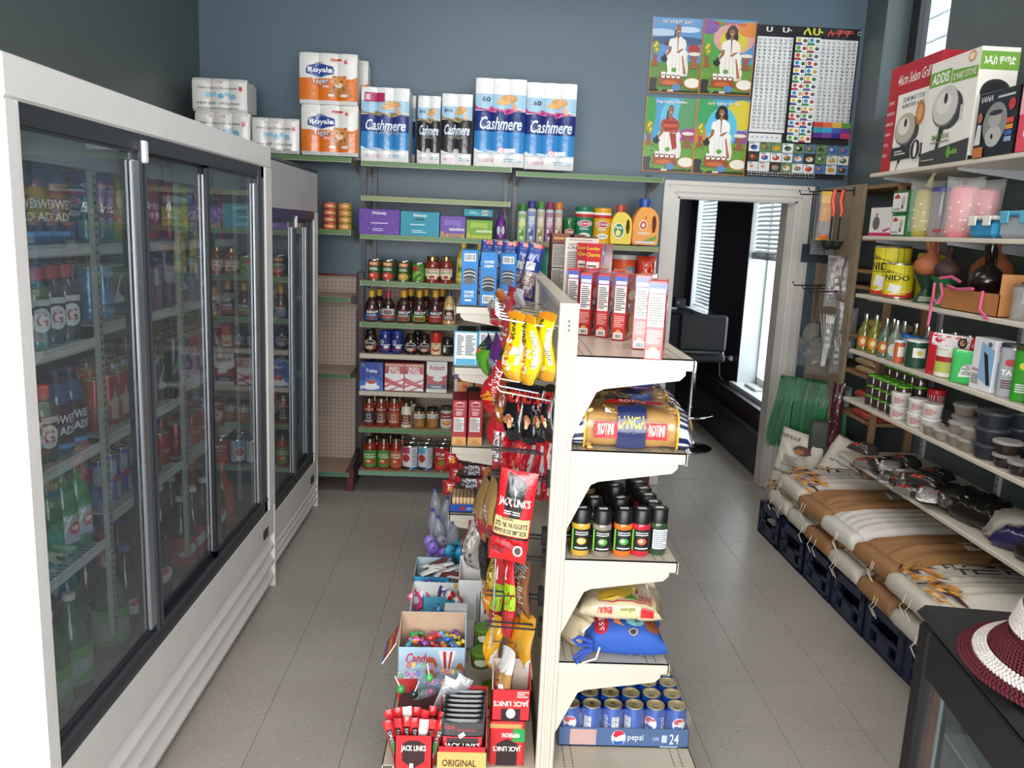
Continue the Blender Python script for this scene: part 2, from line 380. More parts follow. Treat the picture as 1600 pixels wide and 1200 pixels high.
@cached
def vessel(style, r, h, col, capc, lab=None, spec=(), arc=2.4, a0=0., m='liquid', capm='plastic', seg=18, sx=1, sy=1, lz=None, wrap=True, fill=None, sticker=False):
    a = MB(); pr = PROF(style, r, h); a.lathe(pr, seg, col, sx=sx, sy=sy)
    if fill: a.lathe([(p[0]*.94, p[1]*fill[1]+.003) for p in pr if p[1] <= .85*h], seg, fill[0], sx=sx, sy=sy)
    c = MB(); z0 = CAPZ[style]*h; cr = CAPR[style]*r
    c.lathe([(cr, z0-.002), (cr, h-.003), (cr*.92, h), (cr*.3, h+.0002)], seg, capc, sx=sx if style in ('spray', 'milk', 'tub') else 1, sy=sy if style in ('spray', 'milk', 'tub') else 1)
    if sticker: c.box(-.012, -.008, h, .012, .006, h+.0006, 'f0f0ee')
    out = [('container', a.mesh('container', m, 35)), ('cap', c.mesh('cap', capm, 35))]
    if lab or spec:
        zz = lz or LABZ[style]; l = MB(); k = (sx+sy)/2
        rr = r*(.99 if style in ('squeeze', 'sport') else 1); rt = r
        if style in ('tub', 'bowl'): rr = r*(.88+.12*zz[0]); rt = r*(.88+.12*zz[1])
        if style == 'squeeze': rt = r*.87
        S = Cyl(rr+.0008, h*zz[0], h*zz[1], arc, r2=rt+.0008, a0=a0)
        if lab:
            if wrap: l.sheet(Cyl(rr+.0004, h*zz[0], h*zz[1], 2*pi*.999, r2=rt+.0004), seg+6, 1, lab)
            else: l.sheet(S, 14, 1, lab)
        l.prt(S, spec)
        if sx != 1 or sy != 1: l.v = [(x*sx, y*sy, q) for x, y, q in l.v]
        out.append(('label', l.mesh('label', 'paper', 35)))
    return out
@cached
def rollpack(w, h, d, k, rows, spec, base='eef0f1'):
    b = MB(); S = Rolls(w, h, d, k); b.sheet(S, 14*k, 12, base)
    for i in range(k):                      # roll tops and backs
        cx = -w/2+w*(i+.5)/k; R = w/k/2
        nr = max(1, round(d/(2*R)))
        for j in range(nr):
            cy = -d/2+R+.006+j*(d-2*R-.006)/max(1, nr-1) if nr > 1 else 0
            b.lathe([(R*.97, .01), (R*.97, h-.012), (R*.85, h-.001), (R*.3, h), (R*.28, h-.02)], 16, base, c=(cx, cy))
    for sx in (-1, 1): b.sheet(Flat((sx*w/2, -d/2+.02, .015), (0, d-.04, 0), (0, 0, h-.03)), 1, 1, base, flip=sx < 0)
    p = MB(); p.prt(S, spec, .0022, .0004)
    return [('roll_bundle', b.mesh('roll_bundle', 'film', 40)), ('printed_wrap', p.mesh('printed_wrap', 'film', 40))]
@cached
def loafbag(w, d, h, col, spec=(), seed=0, m='film', cr=.05, p=4., e=.55, name='bag', flat=.25, nu=24):
    S = Bol(w, d, h, seed, p, cr, e, flat); b = MB(); b.loaf(S, col, nu); b.prt(S, spec, .0016, .0004)
    return [(name, b.mesh(name, m, 50))]
@cached
def pouch(w, h, t, col, spec=(), seed=0, m='film', cr=.1, back=None, pin=.06, p=2.6, q=3., nu=14, nv=16, hole=False, name='pouch', sag=0., ez=.55):
    S = Pil(w, h, t, seed, p, q, cr, pin, sag=sag, ez=ez); b = MB(); b.bag(S, col, nu, nv, back); b.prt(S, spec, .0016, .0004)
    return [(name, b.mesh(name, m, 60))]
# ================================================================ THE ROOM
XL, XR, YB, YF, ZC = -1.87, 2.30, 5.45, -1.6, 3.5
def speckle(name, base, rough):
    m = bpy.data.materials.new(name); m.use_nodes = True; nt = m.node_tree; N = nt.nodes; L = nt.links; b = N['Principled BSDF']
    b.inputs['Roughness'].default_value = rough; b.inputs['Coat Weight'].default_value = .2; b.inputs['Coat Roughness'].default_value = .22
    g = N.new('ShaderNodeNewGeometry')
    n1 = N.new('ShaderNodeTexNoise'); n1.inputs['Scale'].default_value = 1.3; n1.inputs['Detail'].default_value = 7
    mp = N.new('ShaderNodeMapping'); mp.inputs['Scale'].default_value = (60, 150, 1); L.new(g.outputs['Position'], mp.inputs['Vector'])
    n2 = N.new('ShaderNodeTexNoise'); n2.inputs['Scale'].default_value = 1; n2.inputs['Detail'].default_value = 2
    mp3 = N.new('ShaderNodeMapping'); mp3.inputs['Scale'].default_value = (90, 45, 1); mp3.inputs['Location'].default_value = (9, 3, 0); L.new(g.outputs['Position'], mp3.inputs['Vector'])
    n3 = N.new('ShaderNodeTexNoise'); n3.inputs['Scale'].default_value = 1; n3.inputs['Detail'].default_value = 2
    L.new(g.outputs['Position'], n1.inputs['Vector']); L.new(mp.outputs[0], n2.inputs['Vector']); L.new(mp3.outputs[0], n3.inputs['Vector'])
    r1 = N.new('ShaderNodeValToRGB'); e = r1.color_ramp.elements; e[0].position = .3; e[0].color = (*lin(base[0]), 1); e[1].position = .72; e[1].color = (*lin(base[1]), 1); L.new(n1.outputs['Fac'], r1.inputs[0])
    r2 = N.new('ShaderNodeValToRGB'); e = r2.color_ramp.elements; e[0].position = .66; e[0].color = (0, 0, 0, 1); e[1].position = .7; e[1].color = (1, 1, 1, 1); L.new(n2.outputs['Fac'], r2.inputs[0])
    r3 = N.new('ShaderNodeValToRGB'); e = r3.color_ramp.elements; e[0].position = .69; e[0].color = (0, 0, 0, 1); e[1].position = .73; e[1].color = (1, 1, 1, 1); L.new(n3.outputs['Fac'], r3.inputs[0])
    a = N.new('ShaderNodeMix'); a.data_type = 'RGBA'; L.new(r2.outputs[0], a.inputs[0]); L.new(r1.outputs[0], a.inputs[6]); a.inputs[7].default_value = (*lin(base[2]), 1)
    c = N.new('ShaderNodeMix'); c.data_type = 'RGBA'; L.new(r3.outputs[0], c.inputs[0]); L.new(a.outputs[2], c.inputs[6]); c.inputs[7].default_value = (*lin(base[3]), 1)
    L.new(c.outputs[2], b.inputs['Base Color'])
    bp = N.new('ShaderNodeBump'); bp.inputs['Strength'].default_value = .08; L.new(n1.outputs['Fac'], bp.inputs['Height']); L.new(bp.outputs[0], b.inputs['Normal'])
    MATS[name] = m; return m
speckle('vinyl_tile', ('989189', 'ada69d', 'cfcbc4', '78736c'), .34)
def pegmat():
    m = bpy.data.materials.new('pegboard'); m.use_nodes = True; nt = m.node_tree; N = nt.nodes; L = nt.links; b = N['Principled BSDF']; b.inputs['Roughness'].default_value = .6
    tc = N.new('ShaderNodeTexCoord'); sc = N.new('ShaderNodeVectorMath'); sc.operation = 'MULTIPLY'; sc.inputs[1].default_value = (1/.0265, 0, 1/.0265); L.new(tc.outputs['Object'], sc.inputs[0])
    fr = N.new('ShaderNodeVectorMath'); fr.operation = 'FRACTION'; L.new(sc.outputs[0], fr.inputs[0])
    sb = N.new('ShaderNodeVectorMath'); sb.operation = 'SUBTRACT'; sb.inputs[1].default_value = (.5, 0, .5); L.new(fr.outputs[0], sb.inputs[0])
    ln = N.new('ShaderNodeVectorMath'); ln.operation = 'LENGTH'; L.new(sb.outputs[0], ln.inputs[0])
    lt = N.new('ShaderNodeMath'); lt.operation = 'LESS_THAN'; lt.inputs[1].default_value = .13; L.new(ln.outputs['Value'], lt.inputs[0])
    mx = N.new('ShaderNodeMix'); mx.data_type = 'RGBA'; L.new(lt.outputs[0], mx.inputs[0]); mx.inputs[6].default_value = (*lin('b9a595'), 1); mx.inputs[7].default_value = (*lin('2c2522'), 1)
    L.new(mx.outputs[2], b.inputs['Base Color']); MATS['pegboard'] = m
pegmat()

fl = MB().box(XL-.1, YF, -.1, XR+.1, YB+.15, -.004, '8a8680'); floor = struct('floor', fl, 'vinyl_tile')
TS = .302; tm = MB(); g = .0003; hh = TS/2-g
tm.add([(-hh, -hh, -.004), (hh, -hh, -.004), (hh, hh, -.004), (-hh, hh, -.004)]+[(sx*(hh-.0006), sy*(hh-.0006), 0) for sx, sy in ((-1, -1), (1, -1), (1, 1), (-1, 1))], [(0, 1, 5, 4), (1, 2, 6, 5), (2, 3, 7, 6), (3, 0, 4, 7), (4, 5, 6, 7)], '8a8680')
TM = tm.mesh('floor_tile', 'vinyl_tile')
for i in range(-8, 4):
    for j in range(-4, 10):
        x = 1.388+TS*(i-.5); y = 2.61+TS*(j-.5)
        if x < -1.1 or x+hh > XR or y+hh > YB: continue
        if x < -.27 and y < 1.9: pass
        o = bpy.data.objects.new('floor_tile', TM); COL.objects.link(o); o.location = (x, y, 0); o.parent = floor

WALL = '52626f'; WLEFT = '4c5458'
struct('wall_left', MB().box(XL-.15, YF, -.1, XL, YB, ZC, '566261'), 'paint')
struct('ceiling', MB().box(XL-.15, YF-.15, ZC, XR+.3, YB+.15, ZC+.1, 'c8c8c4'), 'paint')
DX0, DX1, DH = 1.20, 1.985, 1.957
w = MB().box(XL-.15, YB, -.1, DX0, YB+.15, ZC, '586c7a').box(DX1, YB, -.1, XR+.22, YB+.15, ZC, '586c7a').box(DX0, YB, DH, DX1, YB+.15, ZC, '586c7a')
struct('wall_back', w, 'paint')
wy0, wy1, wz0, wz1 = 4.43, 5.16, 2.45, 3.4
w = MB().box(XR, YF, -.1, XR+.22, wy0, ZC, '535e5f').box(XR, wy1, -.1, XR+.22, YB, ZC, '535e5f').box(XR, wy0, -.1, XR+.22, wy1, wz0, '535e5f').box(XR, wy0, wz1, XR+.22, wy1, ZC, '535e5f')
struct('wall_right', w, 'paint')
w = MB().box(XL-.15, YF-.15, 0, XR+.3, YF, .45, '6c7275').box(XL-.15, YF-.15, 2.95, XR+.3, YF, ZC, '6c7275')
struct('wall_front', w, 'paint')
# storefront glazing frame behind the camera
w = MB()
for x in (XL, -.6, .85, XR-.08): w.box(x, YF-.1, .45, x+.08, YF-.02, 2.95, '3a3c3e')
struct('window_1', w, 'paint')
# high side window: dark frame, pane
w = MB(); X0 = XR+.15
for a in ((wy0, wz0, wy1, wz0+.05), (wy0, wz1-.05, wy1, wz1), (wy0, wz0, wy0+.05, wz1), (wy1-.1, wz0, wy1, wz1)): w.box(X0, a[0], a[1], X0+.06, a[2], a[3], '2a2b2e')
o = struct('window_2', w, 'paint')
MB().box(X0+.025, wy0+.05, wz0+.05, X0+.03, wy1-.1, wz1-.05, 'ffffff').part('pane', 'glass', o)
# pale block wall across the alley, seen through that window
bw = thing('block_wall', 'sunlit white block wall outside the high window above the boxes', 'wall', (3.6, 4.2, 0))
BM = MB().bbox(-.06, -.195, 0, .06, .195, .18, 'e9e9ea', .01).mesh('block', 'matte')
for r in range(18):
    for c in range(9):
        o = bpy.data.objects.new('block', BM); COL.objects.link(o); o.location = (.0, c*.4+(.2 if r % 2 else 0), .9+r*.19); o.parent = bw
# door casing
def casing():
    c = 'd6d2cc'; b = MB(); y = YB
    steps = [(0, .03, .012), (.03, .075, .02), (.075, .10, .026)]
    for a, e, t in steps:
        for sx in (-1, 1):
            xa = (DX0-a, DX0-e) if sx < 0 else (DX1+a, DX1+e)
            b.box(xa[0], y-t, 0, xa[1], y, DH+e, c)
        b.box(DX0-a, y-t, DH+a, DX1+a, y, DH+e, c)
    b.box(DX0, y-.005, 0, DX0+.012, y+.15, DH, c); b.box(DX1-.05, y+.02, 0, DX1, y+.15, DH, 'bdb8b2'); b.box(DX1-.012, y-.005, 0, DX1, y+.15, DH, c); b.box(DX0, y-.005, DH-.012, DX1, y+.15, DH, c)
    for sx, X in ((-1, DX0), (1, DX1)):
        b.add([(X+sx*.001, y-.0125, DH+.001), (X+sx*.002, y-.0125, DH), (X+sx*.10, y-.0272, DH+.098), (X+sx*.099, y-.0272, DH+.10)], [(0, 1, 2, 3) if sx < 0 else (3, 2, 1, 0)], '6e6a66')
    return b
struct('trim_1', casing(), 'enamel')

# ---------------------------------------------------------------- back room seen through the doorway
PW = '3a3038'
b = MB().box(.4, YB+.15, -.1, 2.6, 9.4, -.002, '75777a'); struct('floor_back_room', b, 'vinyl_tile')
b = MB().box(.3, YB+.15, 0, .4, 9.4, 3, PW); struct('wall_back_room_left', b, 'paint')
b = MB().box(.3, 9.2, 0, 2.6, 9.4, 3, PW); struct('wall_back_room_far', b, 'paint')
struct('ceiling_back_room', MB().box(.3, YB+.15, 3, 2.6, 9.4, 3.1, '8a8a8a'), 'paint')
XW = 2.18; B0, B1, BZ = 5.78, 7.0, .47; A0, A1, AZ = 8.12, 8.9, .95; TZ = 2.35
b = MB().box(XW, YB+.15, 0, XW+.21, B0, 3, PW).box(XW, B1, 0, XW+.21, A0, 3, PW).box(XW, A1, 0, XW+.21, 9.2, 3, PW)
b.box(XW, B0, 0, XW+.21, B1, BZ, PW).box(XW, A0, 0, XW+.21, A1, AZ, PW).box(XW, B0, TZ, XW+.21, B1, 3, PW).box(XW, A0, TZ, XW+.21, A1, 3, PW)
struct('wall_back_room_right', b, 'paint')
def bwin(n, y0, y1, z0):
    b = MB(); w = 'dcdedd'
    b.box(XW+.002, y1-.012, z0, XW+.205, y1+.0, TZ, w).box(XW+.002, y0, z0, XW+.205, y0+.012, TZ, w).box(XW-.05, y0-.04, z0-.03, XW+.205, y1+.04, z0+.004, w).box(XW, y0, TZ-.012, XW+.205, y1, TZ, w)
    for a in ((y0, y0+.03), (y1-.03, y1), ((y0+y1)/2-.015, (y0+y1)/2+.015)): b.box(XW+.165, a[0], z0, XW+.22, a[1], TZ, w)
    b.box(XW+.165, y0, z0, XW+.22, y1, z0+.06, w)
    o = struct(n, b, 'enamel'); MB().box(XW+.19, y0+.02, z0+.02, XW+.195, y1-.02, TZ-.02, 'ffffff').part('pane', 'glass', o)
bwin('window_3', B0, B1, BZ); bwin('window_4', A0, A1, AZ)
def blind(label, y0, y1, ztop, zbot, tilt, stack, c):
    t = thing('window_blind', label, 'blind', (XW+.05, (y0+y1)/2, zbot)); L_ = (y1-y0)/2; n = int((ztop-zbot)/.036)
    s = MB(); S = 6
    P = [(-.0165*cos(tilt)-0*sin(tilt), -.0165*sin(tilt)), (0, .003), (.0165*cos(tilt), .0165*sin(tilt))]
    s.add([(p[0], sy*L_, p[1]+dz) for dz in (0, .0014) for sy in (-1, 1) for p in P], [(0, 1, 4, 3), (1, 2, 5, 4), (9, 10, 7, 6), (10, 11, 8, 7), (0, 3, 9, 6), (5, 2, 8, 11), (0, 6, 7, 1), (1, 7, 8, 2)], c)
    me = s.mesh('slat', 'enamel')
    for i in range(n):
        o = bpy.data.objects.new('slat', me); COL.objects.link(o); o.parent = t; o.location = (0, 0, .06+i*.036)
    MB().bbox(-.02, -L_, (ztop-zbot), .02, L_, ztop-zbot+.03, c, .003).part('head_rail', 'enamel', t)
    k = MB()
    if stack:
        for i in range(5): k.box(-.03+.004*(i % 2), -L_, i*.011, .03-.004*(i % 2), L_, i*.011+.007, '4a4b50')
    else: k.bbox(-.018, -L_, .01, .018, L_, .025, c, .003)
    k.part('bottom_rail', 'enamel', t)
    for y in (-L_*.7, L_*.7): MB().tube([(-.017, y, .0), (-.017, y, ztop-zbot)], .0012, 'c8c8c8', 4).part('cord', 'plastic', t)
blind('half raised venetian blind with dark stacked slats in the nearer white window', B0+.03, B1-.02, 2.3, 1.545, .75, True, 'a9a6a6')
blind('fully lowered white venetian blind in the farther narrow window', A0+.03, A1-.03, 2.3, .97, 1.0, False, 'e4e8ea')
# black skirting boxes under the windows of the back room
b = MB().bbox(XW-.2, YB+.3, 0, XW-.002, 9.0, .3, '1b1b20', .01).box(XW-.12, YB+.3, .3, XW-.002, 9.0, .44, '33262b')
tag(b.part('heater_casing', 'plastic'), 'long black baseboard casing along the wall under the back room windows', 'heater')
# bar stool
t = thing('bar_stool', 'black bar stool with wide padded back and chrome frame in the back room', 'stool', (1.66, 6.3, 0))
MB().bbox(-.19, -.03, .83, .19, .03, 1.115, '14151a', .02).part('backrest', 'rubber', t)
MB().bbox(-.2, .0, .74, .2, .36, .81, '121216', .02).part('seat', 'rubber', t)
MB().tube([(0, .18, .03), (0, .18, .74)], .024, 'd0d0d0', 12).part('column', 'chrome', t)
MB().lathe([(.2, .002), (.2, .01), (.06, .03), (.03, .05)], 24, 'cfcfcf', c=(0, .18)).part('base', 'chrome', t, 40)
MB().tube([(.17*cos(a)-.0, .18+.17*sin(a)-.06, .3) for a in np.linspace(pi, 2*pi, 12)], .01, 'd0d0d0', 8).part('footrest', 'chrome', t)
for s_ in (-1, 1): MB().tube([(s_*.17, .02, .84), (s_*.19, .04, .78), (s_*.15, .2, .75)], .009, 'd0d0d0', 6).part('arm_bracket', 'chrome', t)
t = thing('bar_stool', 'second bar stool standing behind the first with only chrome legs showing', 'stool', (1.28, 6.62, 0))
MB().bbox(-.18, -.18, .72, .18, .18, .78, '121216', .02).part('seat', 'rubber', t)
for sx, sy in ((-1, -1), (1, -1), (1, 1), (-1, 1)): MB().tube([(sx*.13, sy*.13, .72), (sx*.17, sy*.17, 0)], .01, 'c8c8c8', 6).part('leg', 'chrome', t)
MB().tube([(-.16, -.16, .28), (.16, -.16, .28), (.16, .16, .28), (-.16, .16, .28)], .008, 'c8c8c8', 6, True).part('footrest', 'chrome', t)
# counter with small machine
t = thing('service_counter', 'black counter in the back room with glossy top behind the bar stool', 'counter', (1.15, 7.3, 0))
MB().bbox(-.65, -.3, .0, .5, .3, 1.05, '141318', .01).part('body', 'plastic', t); MB().bbox(-.7, -.35, 1.05, .56, .35, 1.09, '1c1c22', .008).part('counter_top', 'gloss', t)
t = thing('camera', 'small black camera-like device standing on the back room counter', 'device', (1.62, 7.0, 1.09), group=None)
MB().bbox(-.05, -.04, 0, .05, .04, .1, '101012', .01).part('housing', 'plastic', t); MB().lathe([(.028, 0), (.03, .03), (.02, .031)], 14, '30323a').part('lens', 'gloss', t)
t.children[1].rotation_euler = (pi/2, 0, 0); t.children[1].location = (0, -.04, .05)
t = tag(MB().bbox(-.25, -.06, 0, .14, .06, .018, '9a9a96', .006).part('tray', 'plastic'), 'flat pale tray of papers lying on the back room counter', 'tray'); t.location = (1.45, 6.98, 1.09)
# cables on the sill and wall
t = thing('power_adapter', 'white plug with a thin looping cable on the dark wall left of the sill', 'plug', (XW-.01, 7.15, .66))
MB().bbox(-.03, -.03, -.02, 0, .03, .02, 'd8d8d8', .005).part('plug_body', 'plastic', t)
MB().tube([(-.03, 0, 0), (-.04, .15, 0), (-.04, .25, -.08), (-.04, .2, -.2), (-.04, .02, -.23), (-.05, -.15, -.19), (-.03, -.22, -.19)], .004, 'cfcfcf', 5).part('cable', 'plastic', t)
t = tag(MB().bbox(-.05, -.14, 0, .02, .14, .02, 'c8c8c4', .006).part('power_strip', 'plastic'), 'white power strip lying on the back room window sill', 'power strip'); t.location = (XW+.07, 6.7, BZ+.004)
# ================================================================ DISPLAY COOLERS
def cooler(label, x, y0, y1, xb, H, zl, zh, doors, shelfspec, zdoor_top, hc='dedcda'):
    """x: front plane, zl: top of louvred base, zh: bottom of header, doors: list of (y0, y1, silver strip width)"""
    t = thing('display_cooler', label, 'cooler', (x, y0, 0)); wc = 'dedcda'; bl = '22252c'
    P = lambda b, n, m, sm=False, lab=None, par=None: b.part(n, m, par or t, sm, lab)
    D = xb-x; Ly = y1-y0
    b = MB(); b.box(0-.03, 0, .02, D, .03, H, wc).box(-.03, Ly-.03, .02, D, Ly, H, wc).box(-.03, 0, H-.03, D, Ly, H, wc).box(D, 0, .02, D-.03, Ly, H, wc).box(-.03, .03, .3, D, Ly-.03, .34, '8a8e92')
    b.box(D+.002, .03, .34, D+.006, Ly-.03, H-.03, '3c434c').box(-.1, .031, .34, D, .035, H-.03, '596068').box(-.1, Ly-.035, .34, D, Ly-.031, H-.03, '596068')
    P(b, 'cabinet', 'enamel')
    b = MB().bbox(-.03, 0, zh, 0, Ly, H, hc, .006);
    if hc != wc: b.box(-.04, -.001, H-.001, .004, Ly+.002, H+.012, '2a2c30').box(-.02, .05, zh-.04, .002, Ly-.1, zh+.002, '2a2b33')
    b.box(-.02, .045, zl+.001, 0, .05, zh, 'cfcdcb'); P(b, 'header_panel', 'enamel')
    P(MB().bbox(-.03, 0, 0, 0, .045, zh, wc, .004), 'side_stile', 'enamel'); P(MB().bbox(-.03, Ly-.1, zl-.0, .002, Ly, zh, wc, .004), 'side_stile', 'enamel')
    # inner black frame
    b = MB(); b.box(-.05, .045, zh-.045, -.006, Ly-.1, zh, bl).box(-.05, .045, zl, -.006, Ly-.1, zl+.055, bl).box(-.05, .045, zl, -.006, .06, zh, bl).box(-.05, Ly-.14, zl, -.006, Ly-.1, zh, bl)
    b.box(-.012, .045, zl+.052, -.002, Ly-.1, zl+.058, '3c4048'); P(b, 'door_frame', 'plastic')
    # louvred base: angled ribs
    pr = [(0, zl), (0, zl-.13)]; z = zl-.13; n = 3; st = (z-.045)/n
    for k in range(n): pr += [(-.03, z-.012), (.0, z-st+.012), (.0, z-st)]; z -= st
    pr += [(-.04, z), (-.04, zl)]
    b = MB(); b.ext([(p[0], p[1]) for p in pr], 'y', .046, Ly-.02, 'd3d1ce'); P(b, 'louvre_panel', 'enamel')
    P(MB().ext([(.002, zl), (.002, .0), (-.04, .0), (-.04, zl)], 'y', Ly-.02, Ly-.002, wc), 'end_trim', 'enamel')
    P(MB().box(-.01, Ly-.2, zl-.105, .004, Ly-.13, zl-.065, {'*': '1d1d1f', 'r': '303134'}), 'thermostat', 'plastic')
    zt = zdoor_top; zb_ = zl+.05
    for i, (a, e, sw) in enumerate(doors):
        xo = -.012 if i % 2 == 0 else -.03
        f = MB(); f.box(xo-.012, a, zb_, xo, a+.02, zt, bl).box(xo-.012, e-.055, zb_, xo, e, zt+.0, bl).box(xo-.012, a, zt-.035, xo, e, zt, '2c3037').box(xo-.012, a, zb_, xo, e, zb_+.03, bl)
        f.box(xo, e-.05, zb_, xo+.01, e-.044, zt, '40444c').box(xo, e-.02, zb_, xo+.01, e-.014, zt, '40444c')
        d = P(f, 'sliding_door', 'plastic')
        MB().box(xo-.008, a+.02, zb_+.03, xo-.004, e-.055, zt-.035, 'ffffff').part('glass_pane', 'glass', d)
        MB().bbox(xo-.004, e-.055-sw, zb_+.03, xo+.008, e-.055, zt-.055, 'b4bac0', .003).part('metal_edge', 'brushed', d, label='bright silver vertical edge strip')
        if i == 0: MB().bbox(xo, e-.045, zt-.06, xo+.02, e-.02, zt-.0, 'e9e9ea', .004).part('corner_guide', 'plastic', d, label='small white plastic guide at door corner')
    # interior
    for (a, e, zs) in shelfspec:
        for z in zs:
            b = MB(); fx = -.13; b.tube([(fx, a, z), (fx, e, z)], .006, 'c2c4c0', 5).tube([(fx, a, z-.022), (fx, e, z-.022)], .004, 'c2c4c0', 4)
            nn = int((e-a)/.022)
            for k in range(nn): y = a+.011+k*.022; b.box(D+.03, y-.0022, z-.002, fx, y+.0022, z+.003, 'c2c4c0')
            b.box(fx-.004, a, z-.02, fx+.004, e, z-.002, 'cfcfca')
            b.part('wire_shelf', 'enamel', t)
        b = MB(); y = e+.02
        if y < Ly-.06:
            b.box(-.135, y-.012, zl+.05, -.12, y+.012, H-.05, 'a9aba6')
            for k in range(60): b.box(-.121, y-.004, zl+.08+k*.0225, -.119, y+.004, zl+.09+k*.0225, '23262a')
            b.part('shelf_standard', 'enamel', t)
    b = MB().box(-.06, .05, zh-.03, -.5, Ly-.12, zh-.02, 'c8ced0').box(-.1, .05, zh-.105, -.115, Ly-.12, zh-.03, 'b4c2c6'); P(b, 'light_canopy', 'enamel')
    return t
CY0 = 1.70
cooler('large white three-door sliding glass cooler full of drinks along the left wall', -.965, 1.70, 3.67, -1.72, 2.0, .40, 1.912,
       [(.05, .685, .045), (.59, 1.29, .045), (1.19, 1.83, .045)],
       [(.045, .59, (1.607, 1.35, 1.05, .76)), (.63, 1.2, (1.605, 1.38, 1.055, .82)), (1.24, 1.85, (1.605, 1.38, 1.09, .815))], 1.895)
c2 = cooler('smaller dark-doored drinks cooler with plain pale header beyond the big cooler', -1.0, 3.69, 4.79, -1.72, 1.965, .30, 1.745,
       [(.05, .6, .03), (.52, .99, .03)], [(.045, .5, (1.45, 1.2, .95, .7)), (.54, .99, (1.45, 1.2, .95, .7))], 1.72, 'b2afb2')
b = MB()
for k in range(16): b.lathe([(.006, -.003), (.009, 0), (.006, .003)], 8, 'ffffff', c=(-.075, .03))
for k in range(16):
    o = MB(); o.lathe([(.003, -.005), (.006, -.002), (.006, .002), (.003, .005)], 8, 'e8f2ff', c=(-.07, .16)); o.v = [(x, y, z+.5+k*.075) for x, y, z in o.v]; o.part('led', 'glow', c2)

# ================================================================ WALL SHELVING (three bays)
G1, G2, CR, BR = '4f7a3c', '7d8a4a', 'c9bfa8', 'a89a86'
def bay(label, x0, x1, shelves, uprights, peg=None, end=None, base=True):
    t = thing('wall_shelving', label, 'shelving', ((x0+x1)/2, YB, 0)); cx = (x0+x1)/2; yf = 5.07-YB
    for z, col, deck in shelves:
        a, e = x0-cx, x1-cx; b = MB(); b.box(a, yf+.004, z-.012, e, -.03, z-.001, deck); b.box(a, yf, z-.03, e, yf+.006, z-.001, deck)
        s = b.part('shelf', 'enamel', t)
        MB().box(a+.004, yf-.003, z-.027, e-.004, yf, z-.002, {'*': col}).part('price_strip', 'plastic', s)
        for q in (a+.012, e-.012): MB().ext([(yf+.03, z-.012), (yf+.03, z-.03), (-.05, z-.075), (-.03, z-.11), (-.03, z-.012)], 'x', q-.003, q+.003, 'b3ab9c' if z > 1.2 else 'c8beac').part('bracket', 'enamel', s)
    for u in uprights:
        b = MB(); x = u-cx; b.box(x-.014, -.03, 0.02, x+.014, -.004, 2.08, '2b3038')
        for k in range(78): b.box(x-.004, -.0315, .08+k*.025, x+.004, -.0298, .092+k*.025, '0c0d10')
        b.part('slotted_upright', 'enamel', t)
    if peg:
        o = MB().box(peg[0]-cx, -.0295, peg[1], peg[2]-cx, -.0235, peg[3], 'b9a595').part('pegboard', 'pegboard', t)
    return t
t = bay('left bay of the wall shelving, mostly empty with tan pegboard', -1.83, -.86, [(2.08, G1, CR), (1.652, G1, CR), (1.245, '3c6a3e', 'a98f76'), (.765, '3c6a3e', 'a98f76'), (.125, '4d7d66', 'a98f76')], (-1.8,), (-1.8, .1, -.88, 1.36))
for z in (1.352,): MB().box(-.46, -.05, z, .47, -.02, z+.012, '7c2f35').part('top_rail', 'enamel', t, label='dark red rail along the pegboard top')
b = MB(); b.bbox(.465, -.378, .0, .515, -.33, .15, '5b2026', .004).bbox(.475, -.045, 0, .52, -.003, 1.385, '47222a', .004); b.ext([(-.37, .0), (-.37, .16), (-.05, .2), (-.05, 0)], 'x', .48, .505, '4c2228'); b.part('end_post', 'enamel', t, label='dark maroon post with foot')
t = bay('middle bay of the wall shelving, packed with jars and cans', -.80, .10, [(2.065, G1, CR), (1.862, G2, CR), (1.635, G1, CR), (1.353, G1, CR), (1.097, G1, CR), (.901, 'c4b9a6', 'c4b9a6'), (.665, 'c4b9a6', 'c4b9a6'), (.425, '4f7f48', 'b59b80'), (.143, '6f9d84', 'b59b80')], (-.835, -.765, .075), (-.79, .1, .1, 1.33))
t = bay('right bay of the wall shelving with cleaning goods beside the doorway', .128, 1.02, [(2.045, G1, CR), (1.632, G2, CR), (1.353, G1, CR), (1.097, G1, CR), (.901, 'c4b9a6', 'c4b9a6'), (.665, 'c4b9a6', 'c4b9a6'), (.425, '4f7f48', 'b59b80'), (.143, '6f9d84', 'b59b80')], (.135, 1.0), (.12, .1, 1.0, 1.33))
MB().bbox(.455, -.378, 0, .5, -.003, .26, '5b2026', .004).part('end_foot', 'enamel', t, label='dark maroon foot at the right end')

# ================================================================ GONDOLA
GX0, GX1, GY0, GYM, GY1, GZ = .185, .236, 2.15, 3.37, 4.5, 1.515
IV = 'cfc8b9'; TAN = 'b9ac98'
g = thing('gondola_shelving', 'double-sided cream metal gondola standing free in the middle of the shop', 'shelving', ((GX0+GX1)/2, GY0, 0)); gx = (GX0+GX1)/2
for i, y in enumerate((GY0, GYM, GY1)):
    b = MB(); w = .0255; yy = y-GY0
    b.box(-w, yy, 0, w, yy+.03, GZ-.012 if i else GZ, IV)
    if i == 0:
        for k in (-.019, -.0075, .0075, .019): b.bbox(k-.0045, yy-.004, .0, k+.0045, yy+.001, GZ-.002, IV, .001)
        for k in range(3): b.box(-.002, yy-.0046, GZ-.05-k*.012, .002, yy-.004, GZ-.043-k*.012, '55504a')
    for sx in (-1, 1):
        for k in range(56): b.box(sx*(w+.0004), yy+.008, .08+k*.025, sx*(w-.0005), yy+.013, .09+k*.025, '3a3733')
    b.part('upright', 'enamel', g)
